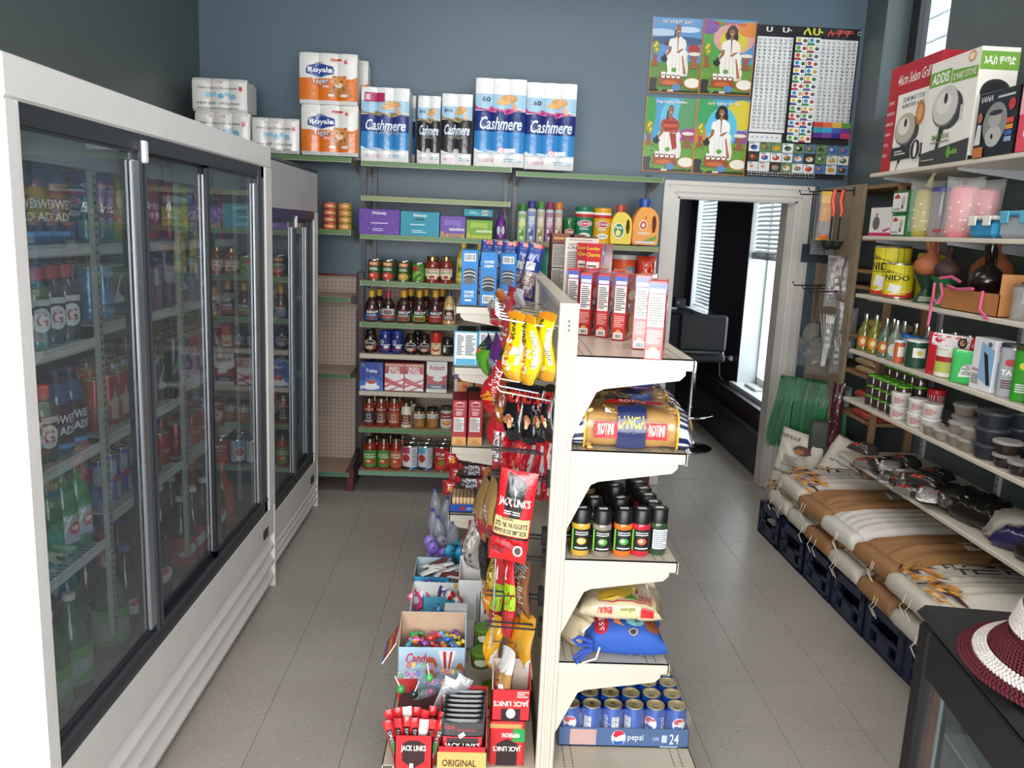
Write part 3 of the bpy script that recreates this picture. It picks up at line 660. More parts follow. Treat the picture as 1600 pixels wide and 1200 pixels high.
for a, e in ((GY0+.03, GYM), (GYM+.03, GY1)):
    MB().box(-.012, a-GY0, .1, .012, e-GY0, GZ-.02, TAN).part('back_panel', 'enamel', g)
    MB().bbox(-.022, a-GY0, GZ-.022, .022, e-GY0-.002, GZ-.001, 'c8bda6', .003).part('top_rail', 'enamel', g)
for k in range(3): MB().box(-.016, .1, 1.26+.05*k, -.013, 1.15, 1.272+.05*k, 'cfc6b4').part('hook_rail', 'enamel', g)
def gshelf(side, y0, y1, z, D=.315, near=True):
    s = side; x0 = s*.026; x1 = s*D; b = MB(); a = y0-GY0; e = y1-GY0
    dk = 'c6bcab'
    b.box(x0, a, z-.004, x1, e, z, dk).box(x0, a, z-.032, x1, a+.002, z, IV).box(x0, e-.002, z-.032, x1, e, z, IV).box(x1-s*.002, a, z-.032, x1, e, z, IV).box(x1+s*.003, a+.004, z-.036, x1+s*.005, e, z-.004, IV).box(x1, a, z-.036, x1+s*.005, e, z-.034, IV)
    for k in range(int((y1-y0)/.0135)):
        y = a+.01+k*.0135
        for q in (.03, .055, D-.075, D-.05): b.box(s*(q+.0+.012), y, z+.0001, s*(q+.016), y+.006, z+.0004, '4a443c')
    o = b.part('shelf', 'enamel', g)
    for yy in (a+.004, e-.008):
        MB().ext([(s*.026, z-.033), (s*(D-.02), z-.033), (s*(D-.02), z-.045), (s*(D-.035), z-.06), (s*.105, z-.09), (s*.085, z-.1), (s*.026, z-.23)], 'y', yy, yy+.004, 'cec6b6').part('bracket', 'enamel', o)
    return o
RZ = [1.38, 1.12, .805, .493]
for y0, y1 in ((GY0+.002, GYM-.003), (GYM+.003, GY1)):
    for z in RZ: gshelf(1, y0, y1, z-.0012, .342)
    gshelf_b = MB(); a = y0-GY0; e = y1-GY0
    for s, D in ((1, .455), (-1, .475)):
        b = MB(); b.box(s*.026, a, .145, s*D, e, .1488, 'c9bca6').box(s*D, a, .1, s*(D-.003), e, .1488, IV).box(s*.026, a, .0, s*(D-.03), a+.003, .146, IV).box(s*(D-.03), a, .0, s*(D-.034), e, .11, 'cfc6b6')
        for k in range(int((y1-y0)/.0135)):
            y = a+.01+k*.0135
            for q in (.06, .085, D-.065, D-.04): b.box(s*(q), y, .1489, s*(q+.004), y+.006, .1492, '4a443c')
        b.part('base_shelf', 'enamel', g)
for z in (1.384, 1.13, .786, .484): gshelf(-1, GYM+.003, GY1, z-.0012, .35)
# ================================================================ GOODS ON THE WALL SHELVING
def slot(pl, pr, pt, Y, z):
    a = onY(pl, pt, Y); b = onY(pr, pt, Y); return (a[0]+b[0])/2, round(b[0]-a[0], 3), round((a[1]+b[1])/2-z, 3)
W_ = 'f4f4f2'
# ---- paper goods along the very top
PC = (('t', '12        = 24', .42, .88, .3, .05, 'c43a2c', 'b'), ('t', "President's Choice | le Choix du Président", .47, .7, .72, .09, '3a3a3a', 'i'), ('r', .86, .64, .92, .77, 'c8242c'), ('e', .3, .5, .06, .08, '86bcd8'), ('e', .42, .52, .05, .06, '9cc9e0'), ('e', .54, .47, .06, .08, '6fb0d4'), ('e', .64, .53, .05, .06, '9cc9e0'), ('e', .75, .46, .06, .08, '86bcd8'), ('t', 'super soft · ultra doux', .48, .25, .78, .11, '4c5258'), ('l', .1, .08, .9, .13, 1, '8a9298'))
for pl, pr, pt, z, Y, lb in ((303, 389, 178, 2.082, 5.03, 'lower of the two stacked white bathroom tissue packs at the left end'), (298, 384, 122, 2.30, 5.03, 'white bathroom tissue pack topmost of the stack at the left end'), (392, 466, 184, 2.082, 5.03, 'single white bathroom tissue pack left of the orange paper towels')):
    x, w, h = slot(pl, pr, pt, Y, z); h = .218 if z < 2.2 and pl == 303 else h
    put(rollpack(w, h, .24, 3, 1, PC, 'e9e6e2'), 'tissue_pack', lb, 'bathroom tissue', (x, Y+.12, z), rz=.02, group='white tissue packs on top of the shelving')
OR = 'e2761f'
RY = (('r', 0, .07, 1, .5, OR), ('p', [(0, .5), (.18, .42), (.45, .3), (1, .52), (1, .3), (0, .3)], OR), ('r', 0, .0, 1, .07, W_), ('p', [(0, .5), (0, .55), (.22, .46), (.3, .4), (0, .4)], OR), ('p', [(1, .5), (1, .55), (.85, .5), (.7, .4), (1, .4)], OR), ('p', [(.12, .58), (.12, .72), (.35, .8), (.62, .72), (.6, .58), (.36, .52)], '2b4a96'), ('t', 'NEW', .35, .79, .14, .06, 'a8aab0', 'b'), ('t', 'Royale', .365, .65, .42, .13, 'ffffff', 'b'),
      ('t', 'Tiger', .37, .43, .33, .16, '2c3f7c', 'b'), ('t', 'Tiger', .365, .435, .3, .14, 'f8f8f8', ''), ('t', 'TOWEL', .46, .34, .12, .04, 'ffffff', 'b'),
      ('p', [(.5, .16), (.6, .42), (.66, .52), (.82, .5), (.86, .3), (.94, .16)], 'c07a3a'), ('e', .69, .44, .12, .12, 'd8924e'), ('e', .61, .53, .035, .03, 'b06a30'), ('e', .79, .53, .035, .03, 'b06a30'), ('e', .69, .37, .06, .05, 'f0e6d8'), ('e', .64, .45, .02, .012, '2a2018'), ('e', .74, .45, .02, .012, '2a2018'), ('r', .6, .3, .615, .36, '3a2a20'), ('r', .77, .28, .785, .34, '3a2a20'), ('e', .56, .17, .06, .03, 'e8dccb'), ('e', .78, .17, .07, .03, 'e8dccb'), ('t', '6', .81, .83, .06, .09, 'c8252c', 'b'), ('r', .55, .84, .74, .88, 'd04a2a'))
for pl, pr, pt, z, lb, dy in ((470, 559, 160, 2.082, 'lower of two orange and white paper towel packs with a tiger', 0), (467, 558, 82, 2.372, 'upper of two stacked orange paper towel packs with a tiger', 0), (486, 575, 98, 2.372, 'orange paper towel pack half hidden behind the stacked front pair', .26)):
    Y = 5.03+dy*.0
    x, w, h = slot(pl, pr, pt, Y+dy, z)
    if dy: h = .3; put(rollpack(w, .29, .14, 3, 1, RY, 'eceae6'), 'paper_towel_pack', 'orange paper towel pack standing behind the lower one of the front pair', 'paper towels', (x, Y+dy+.07, 2.082), group='orange paper towel packs')
    put(rollpack(w, .288 if z < 2.2 else h, .24 if not dy else .14, 3, 1, RY, 'eceae6'), 'paper_towel_pack', lb, 'paper towels', (x, Y+dy+(.12 if not dy else .07), z), group='orange paper towel packs')
def lady(x, y, s): return (('e', x, y+.03*s, .17*s, .05*s, 'd9a35c'), ('e', x+.04*s, y+.045*s, .06*s, .035*s, 'e8b48e'), ('e', x-.1*s, y-.01, .14*s, .03*s, 'e0b06a'), ('p', [(x-.2*s, y-.03), (x+.1*s, y-.01), (x+.22*s, y-.1*s), (x+.17*s, y-.12*s), (x+.02, y-.05)], 'e6ab88'))
def cash(top, num, style):
    body = {'blue': '1c2f78', 'black': '232327', 'ultra': '20397c'}[style]; band = {'blue': 'c23a86', 'black': 'a08c62', 'ultra': 'a08c62'}[style]; low = {'blue': '2f86c8', 'black': '2a2a2e', 'ultra': '2e84c6'}[style]
    s = [('r', 0, .66, 1, .82, 'a9cfe8'), ('r', 0, .16, 1, .45, low), ('r', 0, .4, 1, .63, body), ('p', [(0, .62), (0, .7), (.3, .68), (.7, .65), (1, .68), (1, .6), (.6, .59), (.3, .61)], band)]
    s += list(lady(.66, .74, 1.0)); s += [('t', num, .22, .76, .16 if len(num) < 4 else .26, .055, '26344c', 'b'), ('t', 'Cashmere', .52, .49, .84, .15, '9cc4e8', 'bi'), ('t', 'Cashmere', .515, .493, .82, .14, 'f6f9fc', 'i')]
    if style != 'blue': s += [('t', 'UltraLuxe' if style == 'black' else 'Ultra', .55, .4, .5, .07, 'a8a49a', 'i')]
    else: s += [('e', .54, .185, .07, .04, 'd8407f'), ('e', .54, .185, .055, .03, 'f6eef2'), ('t', '30', .54, .185, .06, .03, 'b82a6a', 'b'), ('r', .6, .165, .82, .21, 'eef2f6')]
    s += [('p', [(0, .12), (0, .2), (.25, .16), (.6, .19), (1, .15), (1, .1)], 'dfeaf2' if style != 'black' else 'ededee'), ('r', 0, 0, 1, .14, 'f1f1f1'), ('l', .1, .05, .42, .09, 2, 'c78aa0'), ('l', .6, .05, .95, .1, 2, '8fb4d0')]
    if style == 'ultra': s += [('r', .08, .8, .5, .92, 'b02a66'), ('r', .1, .82, .2, .9, 'e8c8d8')]
    if style == 'black': s += [('e', .5, .19, .1, .035, 'c8c4b8')]
    return tuple(s)
for k, (pl, pr, pt, num, st, n, lb) in enumerate(((563, 642, 136, '', 'ultra', 3, 'blue ultra bathroom tissue pack with gold band right of the orange towels'), (652, 691, 149, '8=16', 'black', 2, 'left one of the two slim black and white bathroom tissue packs'), (690, 741, 146, '8=16', 'black', 2, 'right one of the two slim black and white bathroom tissue packs'), (743, 826, 122, '60', 'blue', 3, 'left one of two tall blue and pink bathroom tissue packs'), (823, 905, 129, '60', 'blue', 3, 'right one of two tall blue and pink bathroom tissue packs'))):
    z = 2.067 if k < 4 else 2.062; Y = 5.085; x, w, h = slot(pl, pr, pt, Y, z); w -= .012
    put(rollpack(w, h, .22, n, 1, cash(0, num, st), 'eef0f2'), 'tissue_pack', lb, 'bathroom tissue', (x, Y+.11, z), rz=-.02, group='printed bathroom tissue packs')
x, w, h = slot(578, 650, 148, 5.34, 2.067); put(rollpack(w, h, .1, 3, 1, cash(0, '', 'ultra'), 'eef0f2'), 'tissue_pack', 'blue ultra tissue pack at the back, only its right edge showing', 'bathroom tissue', (x, 5.37, 2.067), group='printed bathroom tissue packs')
# ---- tuna tins in two stacks
for c, (pl, pr, col, nm) in enumerate(((503, 524, 'b84a3a', 'left red'), (527, 548, 'b8923a', 'right yellow'))):
    x, w, h = slot(pl, pr, 316, 5.1, 1.652)
    K = can(round(w/2, 3), .0395, lab=col, spec=(('r', .2, .2, .8, .75, 'd8703a'), ('t', 'TUNA', .5, .5, .5, .4, 'f4e6b0', 'b'), ('e', .85, .4, .1, .25, '8aa04a')), lidc='c9a26a', arc=2.6)
    for k in range(4): put(K, 'tuna_tin', f'flat tin in the {nm} stack on the empty left bay, {ORD[k]} from the bottom', 'tin', (x, 5.1+w/2, 1.652+k*.0405), group='stacked flat fish tins')
# ---- tissue boxes, z = 1.635
Z = 1.635
def tbox(pl, pr, pt, col, spec, lb, z=Z, Y=5.085, d=.12, rz=0, gr='boxes of facial tissue'):
    x, w, h = slot(pl, pr, pt, Y, z); put(carton(w, d, h, col, spec), 'tissue_box', lb, 'tissue box', (x, Y+d/2, z), rz, gr)
dots = lambda c, n, s: tuple(('e', ((i*37+s) % 97)/97*.94+.03, ((i*61+s*3) % 89)/89*.9+.05, .008, .018, c) for i in range(n))
tbox(561, 625, 327, '6a3fa6', dots('3a2470', 26, 5)+dots('d8c8ee', 12, 40)+(('t', 'Alokozay', .5, .84, .36, .16, 'f2eefa', 'b'), ('l', .3, .4, .72, .5, 1, 'c8b8e6'), ('l', .34, .12, .66, .26, 2, 'c8b8e6')), 'long purple dotted tissue box, first on the tissue shelf')
tbox(626, 687, 331, '2f9ab2', dots('1c6276', 26, 9)+(('t', 'Alokozay', .5, .84, .36, .16, 'eefafa', 'b'), ('r', .38, .66, .6, .72, '25525e'), ('l', .25, .42, .72, .52, 1, 'b8e2ea'), ('l', .3, .12, .7, .26, 2, 'b8e2ea')), 'long teal dotted tissue box beside the purple one')
tbox(688, 728, 338, '7355b0', (('p', [(.12, .55), (.5, .6), (.85, .5), (.8, .8), (.2, .85)], '8a70c4'), ('t', 'sensitive', .66, .4, .6, .16, 'f2eefa', 'b'), ('t', 'Renova', .5, .14, .94, .28, 'd8b43c', 'b'), ('t', 'Renova', .5, .15, .9, .24, 'c79a2c', '')), 'small violet tissue box with gold lettering')
tbox(729, 770, 344, '7fae3c', (('p', [(.1, .55), (.5, .62), (.8, .55), (.8, .85), (.2, .88)], 'a8ca5c'), ('t', 'sensitive', .68, .42, .6, .16, 'f6faea', 'b'), ('t', 'Renova', .5, .14, .94, .28, 'd6d04a', 'b')), 'small lime green tissue box with yellow lettering')
tbox(725, 770, 327, '3aa0b0', (('b', .64, .2, .84, .85), ('l', .2, .3, .55, .7, 2, 'b8e2ea')), 'flat teal tissue box lying on top of the lime one', z=1.768, Y=5.1, d=.1)
x, w, h = slot(775, 792, 330, 5.12, Z); put(vessel('squeeze', w/2, h, '6a2488', '542070', None, (('e', .3, .5, .14, .3, 'd8d8e2'), ('e', .7, .5, .14, .3, 'd8d8e2'), ('l', .3, .1, .7, .2, 2, 'c8a0d8')), m='plastic', arc=2.4), 'soap_bottle', 'purple bottle with two white circles at the end of the tissue shelf', 'bottle', (x, 5.14, Z))
# ---- cleaning goods, z = 1.632
Z = 1.633; Y = 5.1
def vs(pl, pr, pt, st, col, capc, lb, nm, cat, z, Y=5.1, dup=0, **k):
    x, w, h = slot(pl, pr, pt, Y, z); K = vessel(st, round(w/2, 3), h, col, capc, **k)
    put(K, nm, lb, cat, (x, Y+w/2*k.get('sy', 1), z), group=k.get('g'))
    return K, x, w
AF = lambda a, b_, c: (('r', .05, .1, .95, .55, a), ('e', .5, .62, .32, .16, b_), ('e', .5, .26, .2, .12, c), ('e', .35, .35, .1, .08, W_), ('l', .2, .72, .8, .84, 2, W_), ('e', .5, .1, .12, .05, W_))
for pl, pr, pt, c1, c2, c3, cap, lb in ((810, 824, 319, '9cc27a', 'e8e6a0', '5c9a3c', '2f7a34', 'light green air freshener can with rounded green cap'), (825, 839, 314, '8f9ccc', 'c8d0ec', '4a5a9c', '2f3a80', 'lavender blue air freshener can with navy cap'), (840, 853, 315, 'c2b894', 'e6dcc0', '8a9a5c', '4a8a3a', 'beige air freshener can with green cap'), (854, 867, 316, 'b07aa4', 'e0c0d8', '9a3a6a', '8c2c62', 'mauve air freshener can with plum cap'), (868, 881, 316, 'bfa08c', 'e2cfc0', '8a5a3c', 'd07a2c', 'pale brown air freshener can with orange cap')):
    vs(pl, pr, pt, 'spray', 'c8c8cc', cap, lb, 'air_freshener', 'spray can', Z, lab=c1, spec=AF(c1, c2, c3))
vs(881, 901, 340, 'tub', '1f6a34', '1f7a3a', 'green cleanser canister with red oval, shortest on the cleaning shelf', 'cleanser_can', 'can', Z, lab='1f6e38', spec=(('e', .5, .5, .36, .14, 'f0e8e0'), ('e', .5, .5, .33, .12, 'c0322c'), ('t', 'Comet', .5, .5, .52, .13, 'ffffff', 'bi'), ('l', .3, .15, .7, .25, 2, 'b8d8b0')))
for pl, pr, pt, c, lb in ((901, 930, 323, '147a5c', 'green tub of disinfecting wipes'), (930, 958, 325, 'e6ae1e', 'yellow tub of disinfecting wipes')):
    vs(pl, pr, pt, 'milk', c, c, lb, 'wipes_tub', 'tub', Z, lab=c, spec=(('r', 0, .8, 1, .9, 'c83030'), ('r', 0, .9, 1, .97, W_), ('e', .5, .6, .34, .11, 'f0f0f4'), ('e', .5, .6, .3, .09, 'c02a38'), ('t', 'CLOROX', .5, .6, .52, .07, 'ffffff', 'b'), ('l', .28, .4, .72, .47, 2, 'e8f4ee'), ('e', .5, .22, .25, .09, 'f0f4f0'), ('l', .36, .19, .64, .25, 2, '4a6a5a')), arc=2.6)
@cached
def jug(w, h, d, col, capc, spec, hc):
    """detergent jug with a side handle opening"""
    b = MB(); o = []; n = 40
    out = [(-.46, .02), (-.5, .1), (-.5, .45), (-.44, .62), (-.3, .76), (-.2, .82), (.12, .82), (.3, .76), (.44, .66), (.5, .5), (.49, .08), (.44, .02)]
    hole = [(.2, .42), (.22, .6), (.28, .66), (.35, .6), (.38, .45), (.34, .3), (.26, .28)]
    pts = [(a*w, q*h) for a, q in out]
    bm = bmesh.new()
    def ring(P, y, s=1): return [bm.verts.new((p[0], y, p[1])) for p in P]
    H = [(a*w, q*h) for a, q in hole]
    for y, sgn in ((-d/2, 1), (d/2, -1)):
        A = ring([(p[0]*.94, p[1]*.98+.01*h) for p in pts], y); Bh = ring(H, y)
        e = [bm.edges.new((A[i], A[(i+1) % len(A)])) for i in range(len(A))]+[bm.edges.new((Bh[i], Bh[(i+1) % len(Bh)])) for i in range(len(Bh))]
        bmesh.ops.triangle_fill(bm, edges=e, use_beauty=True)
        if sgn == 1: A1, B1 = A, Bh
        else: A2, B2 = A, Bh
    M1 = ring(pts, -d*.32); M2 = ring(pts, d*.32)
    for P, Q in ((A1, M1), (M1, M2), (M2, A2), (B2, B1)):
        for i in range(len(P)):
            try: bm.faces.new((P[i], P[(i+1) % len(P)], Q[(i+1) % len(P)], Q[i]))
            except Exception: pass
    bmesh.ops.recalc_face_normals(bm, faces=bm.faces); bm.verts.index_update()
    b.add([v.co[:] for v in bm.verts], [tuple(v.index for v in f.verts) for f in bm.faces], col); bm.free()
    c = MB(); c.lathe([(w*.19, h*.8), (w*.19, h*.86), (w*.22, h*.86), (w*.22, h*.985), (w*.19, h)], 18, capc, c=(-.04*w, 0))
    l = MB(); l.prt(Flat((-w*.5, -d/2, 0), (w, 0, 0), (0, 0, h)), spec)
    return [('jug_body', b.mesh('jug_body', 'plastic', 30)), ('cap', c.mesh('cap', 'plastic', 35)), ('label', l.mesh('label', 'paper'))]
x, w, h = slot(956, 991, 320, 5.09, Z); put(jug(w, h, .08, 'e8cc1c', 'b8482c', (('e', .38, .36, .26, .2, 'f2f6ea'), ('e', .38, .36, .22, .17, '3a8a4a'), ('t', 'Purex', .38, .44, .3, .08, 'ffffff', 'b'), ('e', .36, .3, .12, .08, 'f0e6a0')), 0), 'detergent_jug', 'yellow laundry detergent jug with brown-red cap', 'jug', (x, 5.13, Z))
x, w, h = slot(991, 1034, 310, 5.09, Z); put(jug(w, h, .1, 'ef9a26', '2a56a8', (('e', .4, .44, .15, .11, 'f6e8d0'), ('e', .4, .44, .12, .085, 'c83a2a'), ('e', .4, .44, .06, .045, 'f4f0ea'), ('t', '50', .48, .6, .1, .06, 'c83a2a', 'b'), ('l', .2, .24, .66, .3, 2, 'f8f0e0'), ('p', [(.45, .12), (.9, .24), (.9, .14), (.6, .1)], '7aa43c'), ('r', .15, .06, .85, .1, 'd8dce2')), 0), 'detergent_jug', 'large orange laundry detergent jug with blue cap beside the door frame', 'jug', (x, 5.14, Z))
# ---- cans and jars, z = 1.353
Z = 1.353
def cn(pl, pr, pt, lb, z, col, spec, Y=5.1, nm='food_can', cat='can', gr=None, back=0, blb=None):
    x, w, h = slot(pl, pr, pt, Y, z); K = can(round(w/2, 3), h, lab=col, spec=spec)
    put(K, nm, lb, cat, (x, Y+w/2, z), group=gr)
    for i in range(back): put(K, nm, (blb or lb)+(', second row' if i == 0 else ', third row'), cat, (x+.008, Y+w/2+(w+.006)*(i+1), z), group=gr)
PRI = lambda f: (('r', .14, .74, .86, .95, 'c43c2c'), ('t', 'PRIMO', .5, .845, .6, .15, 'f4e2a0', 'b'), ('l', .2, .5, .8, .66, 2, 'dfe8c8'), ('e', .5, .22, .4, .2, f), ('e', .4, .25, .12, .07, 'f0c8a0' if f[0] == 'c' else 'd8a040'))
cn(574, 593, 406, 'green tomato can with red fruit on its label, first on its shelf', Z, '2f5a34', PRI('c8382c'), back=1)
cn(596, 615, 407, 'green tomato can with red fruit, second on its shelf', Z, '2f5a34', PRI('c8382c'), back=1)
cn(621, 639, 409, 'green can with yellow chickpeas pictured on it', Z, '2f5a34', PRI('c9a23c'), back=1)
cn(643, 663, 412, 'bright green can of green beans with red brand oval', Z, '4c8a2c', (('e', .35, .74, .25, .14, 'b83038'), ('e', .5, .35, .4, .25, '8ab84a'), ('p', [(.2, .15), (.6, .5), (.85, .55), (.4, .12)], '2f6a24'), ('p', [(.4, .2), (.85, .35), (.85, .42), (.3, .25)], '3f7a2c')), back=1)
SJ = (('r', .02, .3, .98, .85, 'e8dcc0'), ('l', .2, .7, .8, .82, 1, 'b83a2c'), ('t', 'Sauce', .5, .6, .6, .14, '3a6a3a', 'b'), ('r', .25, .12, .75, .42, 'f2ead8'), ('e', .5, .27, .16, .12, 'b83a2c'))
x1 = 'short glass jar of red pasta sauce with white label'
for pl, pr, lb in ((664, 687, x1+', left one'), (688, 707, x1+', right one')): vs(pl, pr, 401, 'jar', '8a2c1c', 'b09a5c', lb, 'sauce_jar', 'jar', Z, spec=SJ, lab='7a2a1c', capm='metal', arc=2.8)
for i, (pl, pr, pt, lb) in enumerate(((713, 736, 376, 'tall yellow bottle of salad oil behind the blue cookie boxes'), (740, 760, 374, 'second yellow oil bottle behind the blue cookie boxes'))): vs(pl, pr, pt, 'squeeze', 'c8b43a', 'd8c84a', lb, 'oil_bottle', 'bottle', Z, Y=5.12, spec=(('r', 0, .2, 1, .8, 'd8cc4a'), ('t', 'MM', .5, .5, .6, .4, '2f7a3c', 'b')), lab='e0d890')
vs(764, 790, 372, 'squeeze', '2a3a8a', '33448c', 'dark blue bottle right of the yellow oil bottles', 'oil_bottle', 'bottle', Z, Y=5.14, lab='b8502c')
vs(812, 842, 362, 'bottle', '2f9a84', '2a8a78', 'teal green bottle standing behind the tall cereal cartons', 'cleaner_bottle', 'bottle', Z, Y=5.14, m='plastic')
vs(846, 872, 362, 'bottle', '3a9a88', '2a8a78', 'second teal green bottle behind the tall cereal cartons', 'cleaner_bottle', 'bottle', Z, Y=5.14, m='plastic')
x, w, h = slot(957, 998, 398, 5.09, Z)
put(vessel('tub', w/2, h, 'd8502a', 'b8b8b8', 'd8502a', (('e', .55, .5, .42, .38, 'e07a2a'), ('e', .7, .5, .3, .3, '3aa0cc'), ('t', 'Tide', .42, .58, .5, .24, 'f4f4f4', 'bi'), ('t', 'OXI', .7, .15, .3, .12, '2a4a9a', 'b')), capm='plastic', m='plastic'), 'detergent_tub', 'round orange laundry pod tub with blue swirl under the yellow jug', 'tub', (x, 5.09+w/2, Z))
x, w, h = slot(999, 1029, 400, 5.08, Z); put(pouch(w, h, .1, 'd2402a', (('r', .9, .1, .99, .85, 'e8e4e0'), ('e', .4, .75, .1, .05, 'f0d8c0'), ('e', .5, .45, .06, .04, 'f0c8b0')), 3), 'detergent_bag', 'shiny orange-red bag standing next to the door frame', 'bag', (x, 5.14, Z))
# ---- sauces, z = 1.097
Z = 1.097
BB = lambda c: (('r', 0, .0, 1, .5, c), ('t', 'BBQ', .5, .66, .56, .26, 'f4f4f0', 'b'), ('e', .5, .92, .14, .08, 'b03a30'), ('e', .55, .18, .3, .13, '8a3c24'), ('l', .2, .38, .8, .46, 1, 'f0ece0'), ('p', [(.7, .7), (.98, .84), (.92, .62)], 'e8e8ea'))
for pl, pr, c, cap, nm in ((569, 591, '2a62a8', 'd8a42c', 'blue-labelled'), (619, 642, '7a6a5c', 'd8a42c', 'grey-brown-labelled'), (644, 666, '6c9a2c', 'd8a42c', 'lime-green-labelled'), (669, 692, 'a82c30', 'd8a42c', 'red-labelled')):
    K, x, w = vs(pl, pr, 454, 'bbq', '3a1a14', cap, f'dark barbecue sauce bottle with yellow cap, {nm}', 'sauce_bottle', 'bottle', Z, sy=.8, lab='2a2430', spec=BB(c), arc=2.3)
    put(K, 'sauce_bottle', f'{nm} barbecue bottle standing in the second row', 'bottle', (x+.03, 5.25, Z))
vs(596, 616, 455, 'bbq', '30140f', 'a82c3c', 'syrup bottle with dark red cap and grey label between barbecue bottles', 'syrup_bottle', 'bottle', Z, sy=.8, lab='c8c4c0', spec=(('e', .5, .7, .3, .2, '6a6a6c'), ('e', .4, .75, .1, .1, 'c84040'), ('r', 0, .25, 1, .45, 'b03a3c'), ('r', 0, 0, 1, .22, '5a5658')))
vs(692, 713, 455, 'squeeze', 'c8a86a', '3a4a6a', 'tan mustard sauce bottle with blue cap and dark label', 'sauce_bottle', 'bottle', Z, sy=.8, spec=(('e', .5, .85, .25, .12, 'e8e0c8'), ('r', .12, .1, .88, .72, '4a2430'), ('e', .5, .5, .18, .1, 'd8c8b0'), ('l', .2, .15, .8, .38, 3, 'e0d0b8')))
# ---- coffee, z = .901
Z = .902
NE = (('e', .5, .55, .42, .42, 'e8e4e0'), ('e', .5, .56, .38, .38, '1c1414'), ('t', 'NESCAFÉ', .5, .68, .6, .12, 'f4f0ea', 'b'), ('e', .5, .34, .22, .12, 'c8a888'), ('e', .78, .25, .12, .12, 'c03030'))
for pl, pr, pt, lb in ((568, 588, 516, 'black-lidded instant coffee jar, first on the coffee shelf'), (632, 651, 523, 'black-lidded instant coffee jar right of the blue tins'), (654, 672, 524, 'black-lidded instant coffee jar left of the red canister')):
    vs(pl, pr, pt, 'jar', '2a1812', '151313', lb, 'coffee_jar', 'jar', Z, lab=None, spec=NE, wrap=False, arc=2.6)
vs(644, 660, 518, 'jar', '2a1812', '151313', 'black-lidded coffee jar in the second row between two others', 'coffee_jar', 'jar', Z, Y=5.2, spec=NE, wrap=False)
for pl, pr, lb in ((592, 611, 'blue instant coffee tin with blue lid, left of a pair'), (611, 630, 'blue instant coffee tin with blue lid, right of a pair')):
    vs(pl, pr, 517, 'widejar', '20307a', '2440a0', lb, 'coffee_jar', 'jar', Z, lab='1c2c74', spec=(('e', .3, .68, .14, .14, 'f0f0f4'), ('e', .3, .68, .09, .09, '1c2c74'), ('l', .2, .4, .9, .52, 1, 'e8e8f4'), ('e', .6, .3, .2, .1, 'e8e0d8'), ('r', 0, .1, 1, .14, 'c03a3a')))
vs(673, 690, 520, 'milk', 'c8301c', 'c8301c', 'tall red and cream drink powder canister', 'drink_canister', 'canister', Z, lab='e8d8b0', spec=(('r', 0, .6, 1, 1, 'c42c24'), ('t', '3', .5, .55, .25, .15, 'c42c24', 'b'), ('e', .5, .28, .3, .14, 'b8402c'), ('e', .5, .33, .26, .08, 'e8c890')))
vs(690, 709, 529, 'widejar', '1c1614', '2a2422', 'small black coffee jar with white figure on label', 'coffee_jar', 'jar', Z, lab='1c1816', spec=(('e', .3, .4, .12, .3, 'd8d4cc'), ('l', .2, .7, .9, .85, 1, 'c8c0b0')))
# ---- tea and sugar, z = .665
Z = .666
tbx = lambda pl, pr, pt, c, sp, lb, d=.12: (lambda q: put(carton(q[1], d, q[2], c, sp, m='film'), 'tea_box', lb, 'tea box', (q[0], 5.085+d/2, Z)))(slot(pl, pr, pt, 5.085, Z))
tbx(562, 599, 566, '2c4aa0', (('e', .14, .9, .06, .06, '5a9a4a'), ('t', 'Tetley', .52, .68, .5, .14, 'f4f4f8', 'b'), ('p', [(0, .3), (.5, .5), (1, .3), (1, 0), (0, 0)], '3a6ac0'), ('e', .5, .12, .36, .1, 'e8ecf4'), ('e', .5, .22, .24, .16, 'f4f4f6'), ('e', .5, .3, .2, .07, 'c0503a'), ('e', .1, .1, .07, .07, 'd8dcec')), 'blue tea box with a red cup pictured on it')
RR = (('r', .03, .03, .97, .97, 'eceaea'), ('r', .03, .62, .97, .97, 'b03040'), ('r', .03, .9, .97, .95, 'd8c88a'), ('t', 'RED', .5, .8, .5, .13, 'f4f4f4', 'b'), ('t', 'ROSE', .5, .66, .6, .13, 'f4f4f4', 'b'), ('p', [(.03, .3), (.03, .5), (.97, .2), (.97, .1)], 'c84a58'), ('p', [(.03, .12), (.03, .2), (.97, .46), (.97, .4)], 'c84a58'), ('p', [(.2, .03), (.4, .03), (.97, .3), (.97, .25)], 'b03040'))
tbx(601, 632, 567, 'a82c3a', RR, 'red and white shrink-wrapped tea box, left one of two'); tbx(632, 663, 568, 'a82c3a', RR, 'red and white shrink-wrapped tea box, right one of two')
tbx(667, 699, 565, 'a8242c', (('r', 0, .58, 1, 1, 'e6e4e2'), ('e', .5, .6, .48, .1, 'e6e4e2'), ('t', 'Redpath', .5, .78, .76, .2, 'b82430', 'bi'), ('e', .55, .44, .24, .08, 'e8e4e0'), ('r', .05, .12, .95, .26, '20305c'), ('t', 'SUGAR', .5, .19, .5, .07, 'f0f0f0', 'b'), ('r', 0, 0, 1, .12, 'd8d4cc')), 'red and white paper sugar bag with scooped sugar pictured')
tbx(711, 740, 560, 'd8d4e4', (('r', 0, .4, 1, .8, '6a5aa0'),), 'lilac and white packet at the right end of the tea shelf')
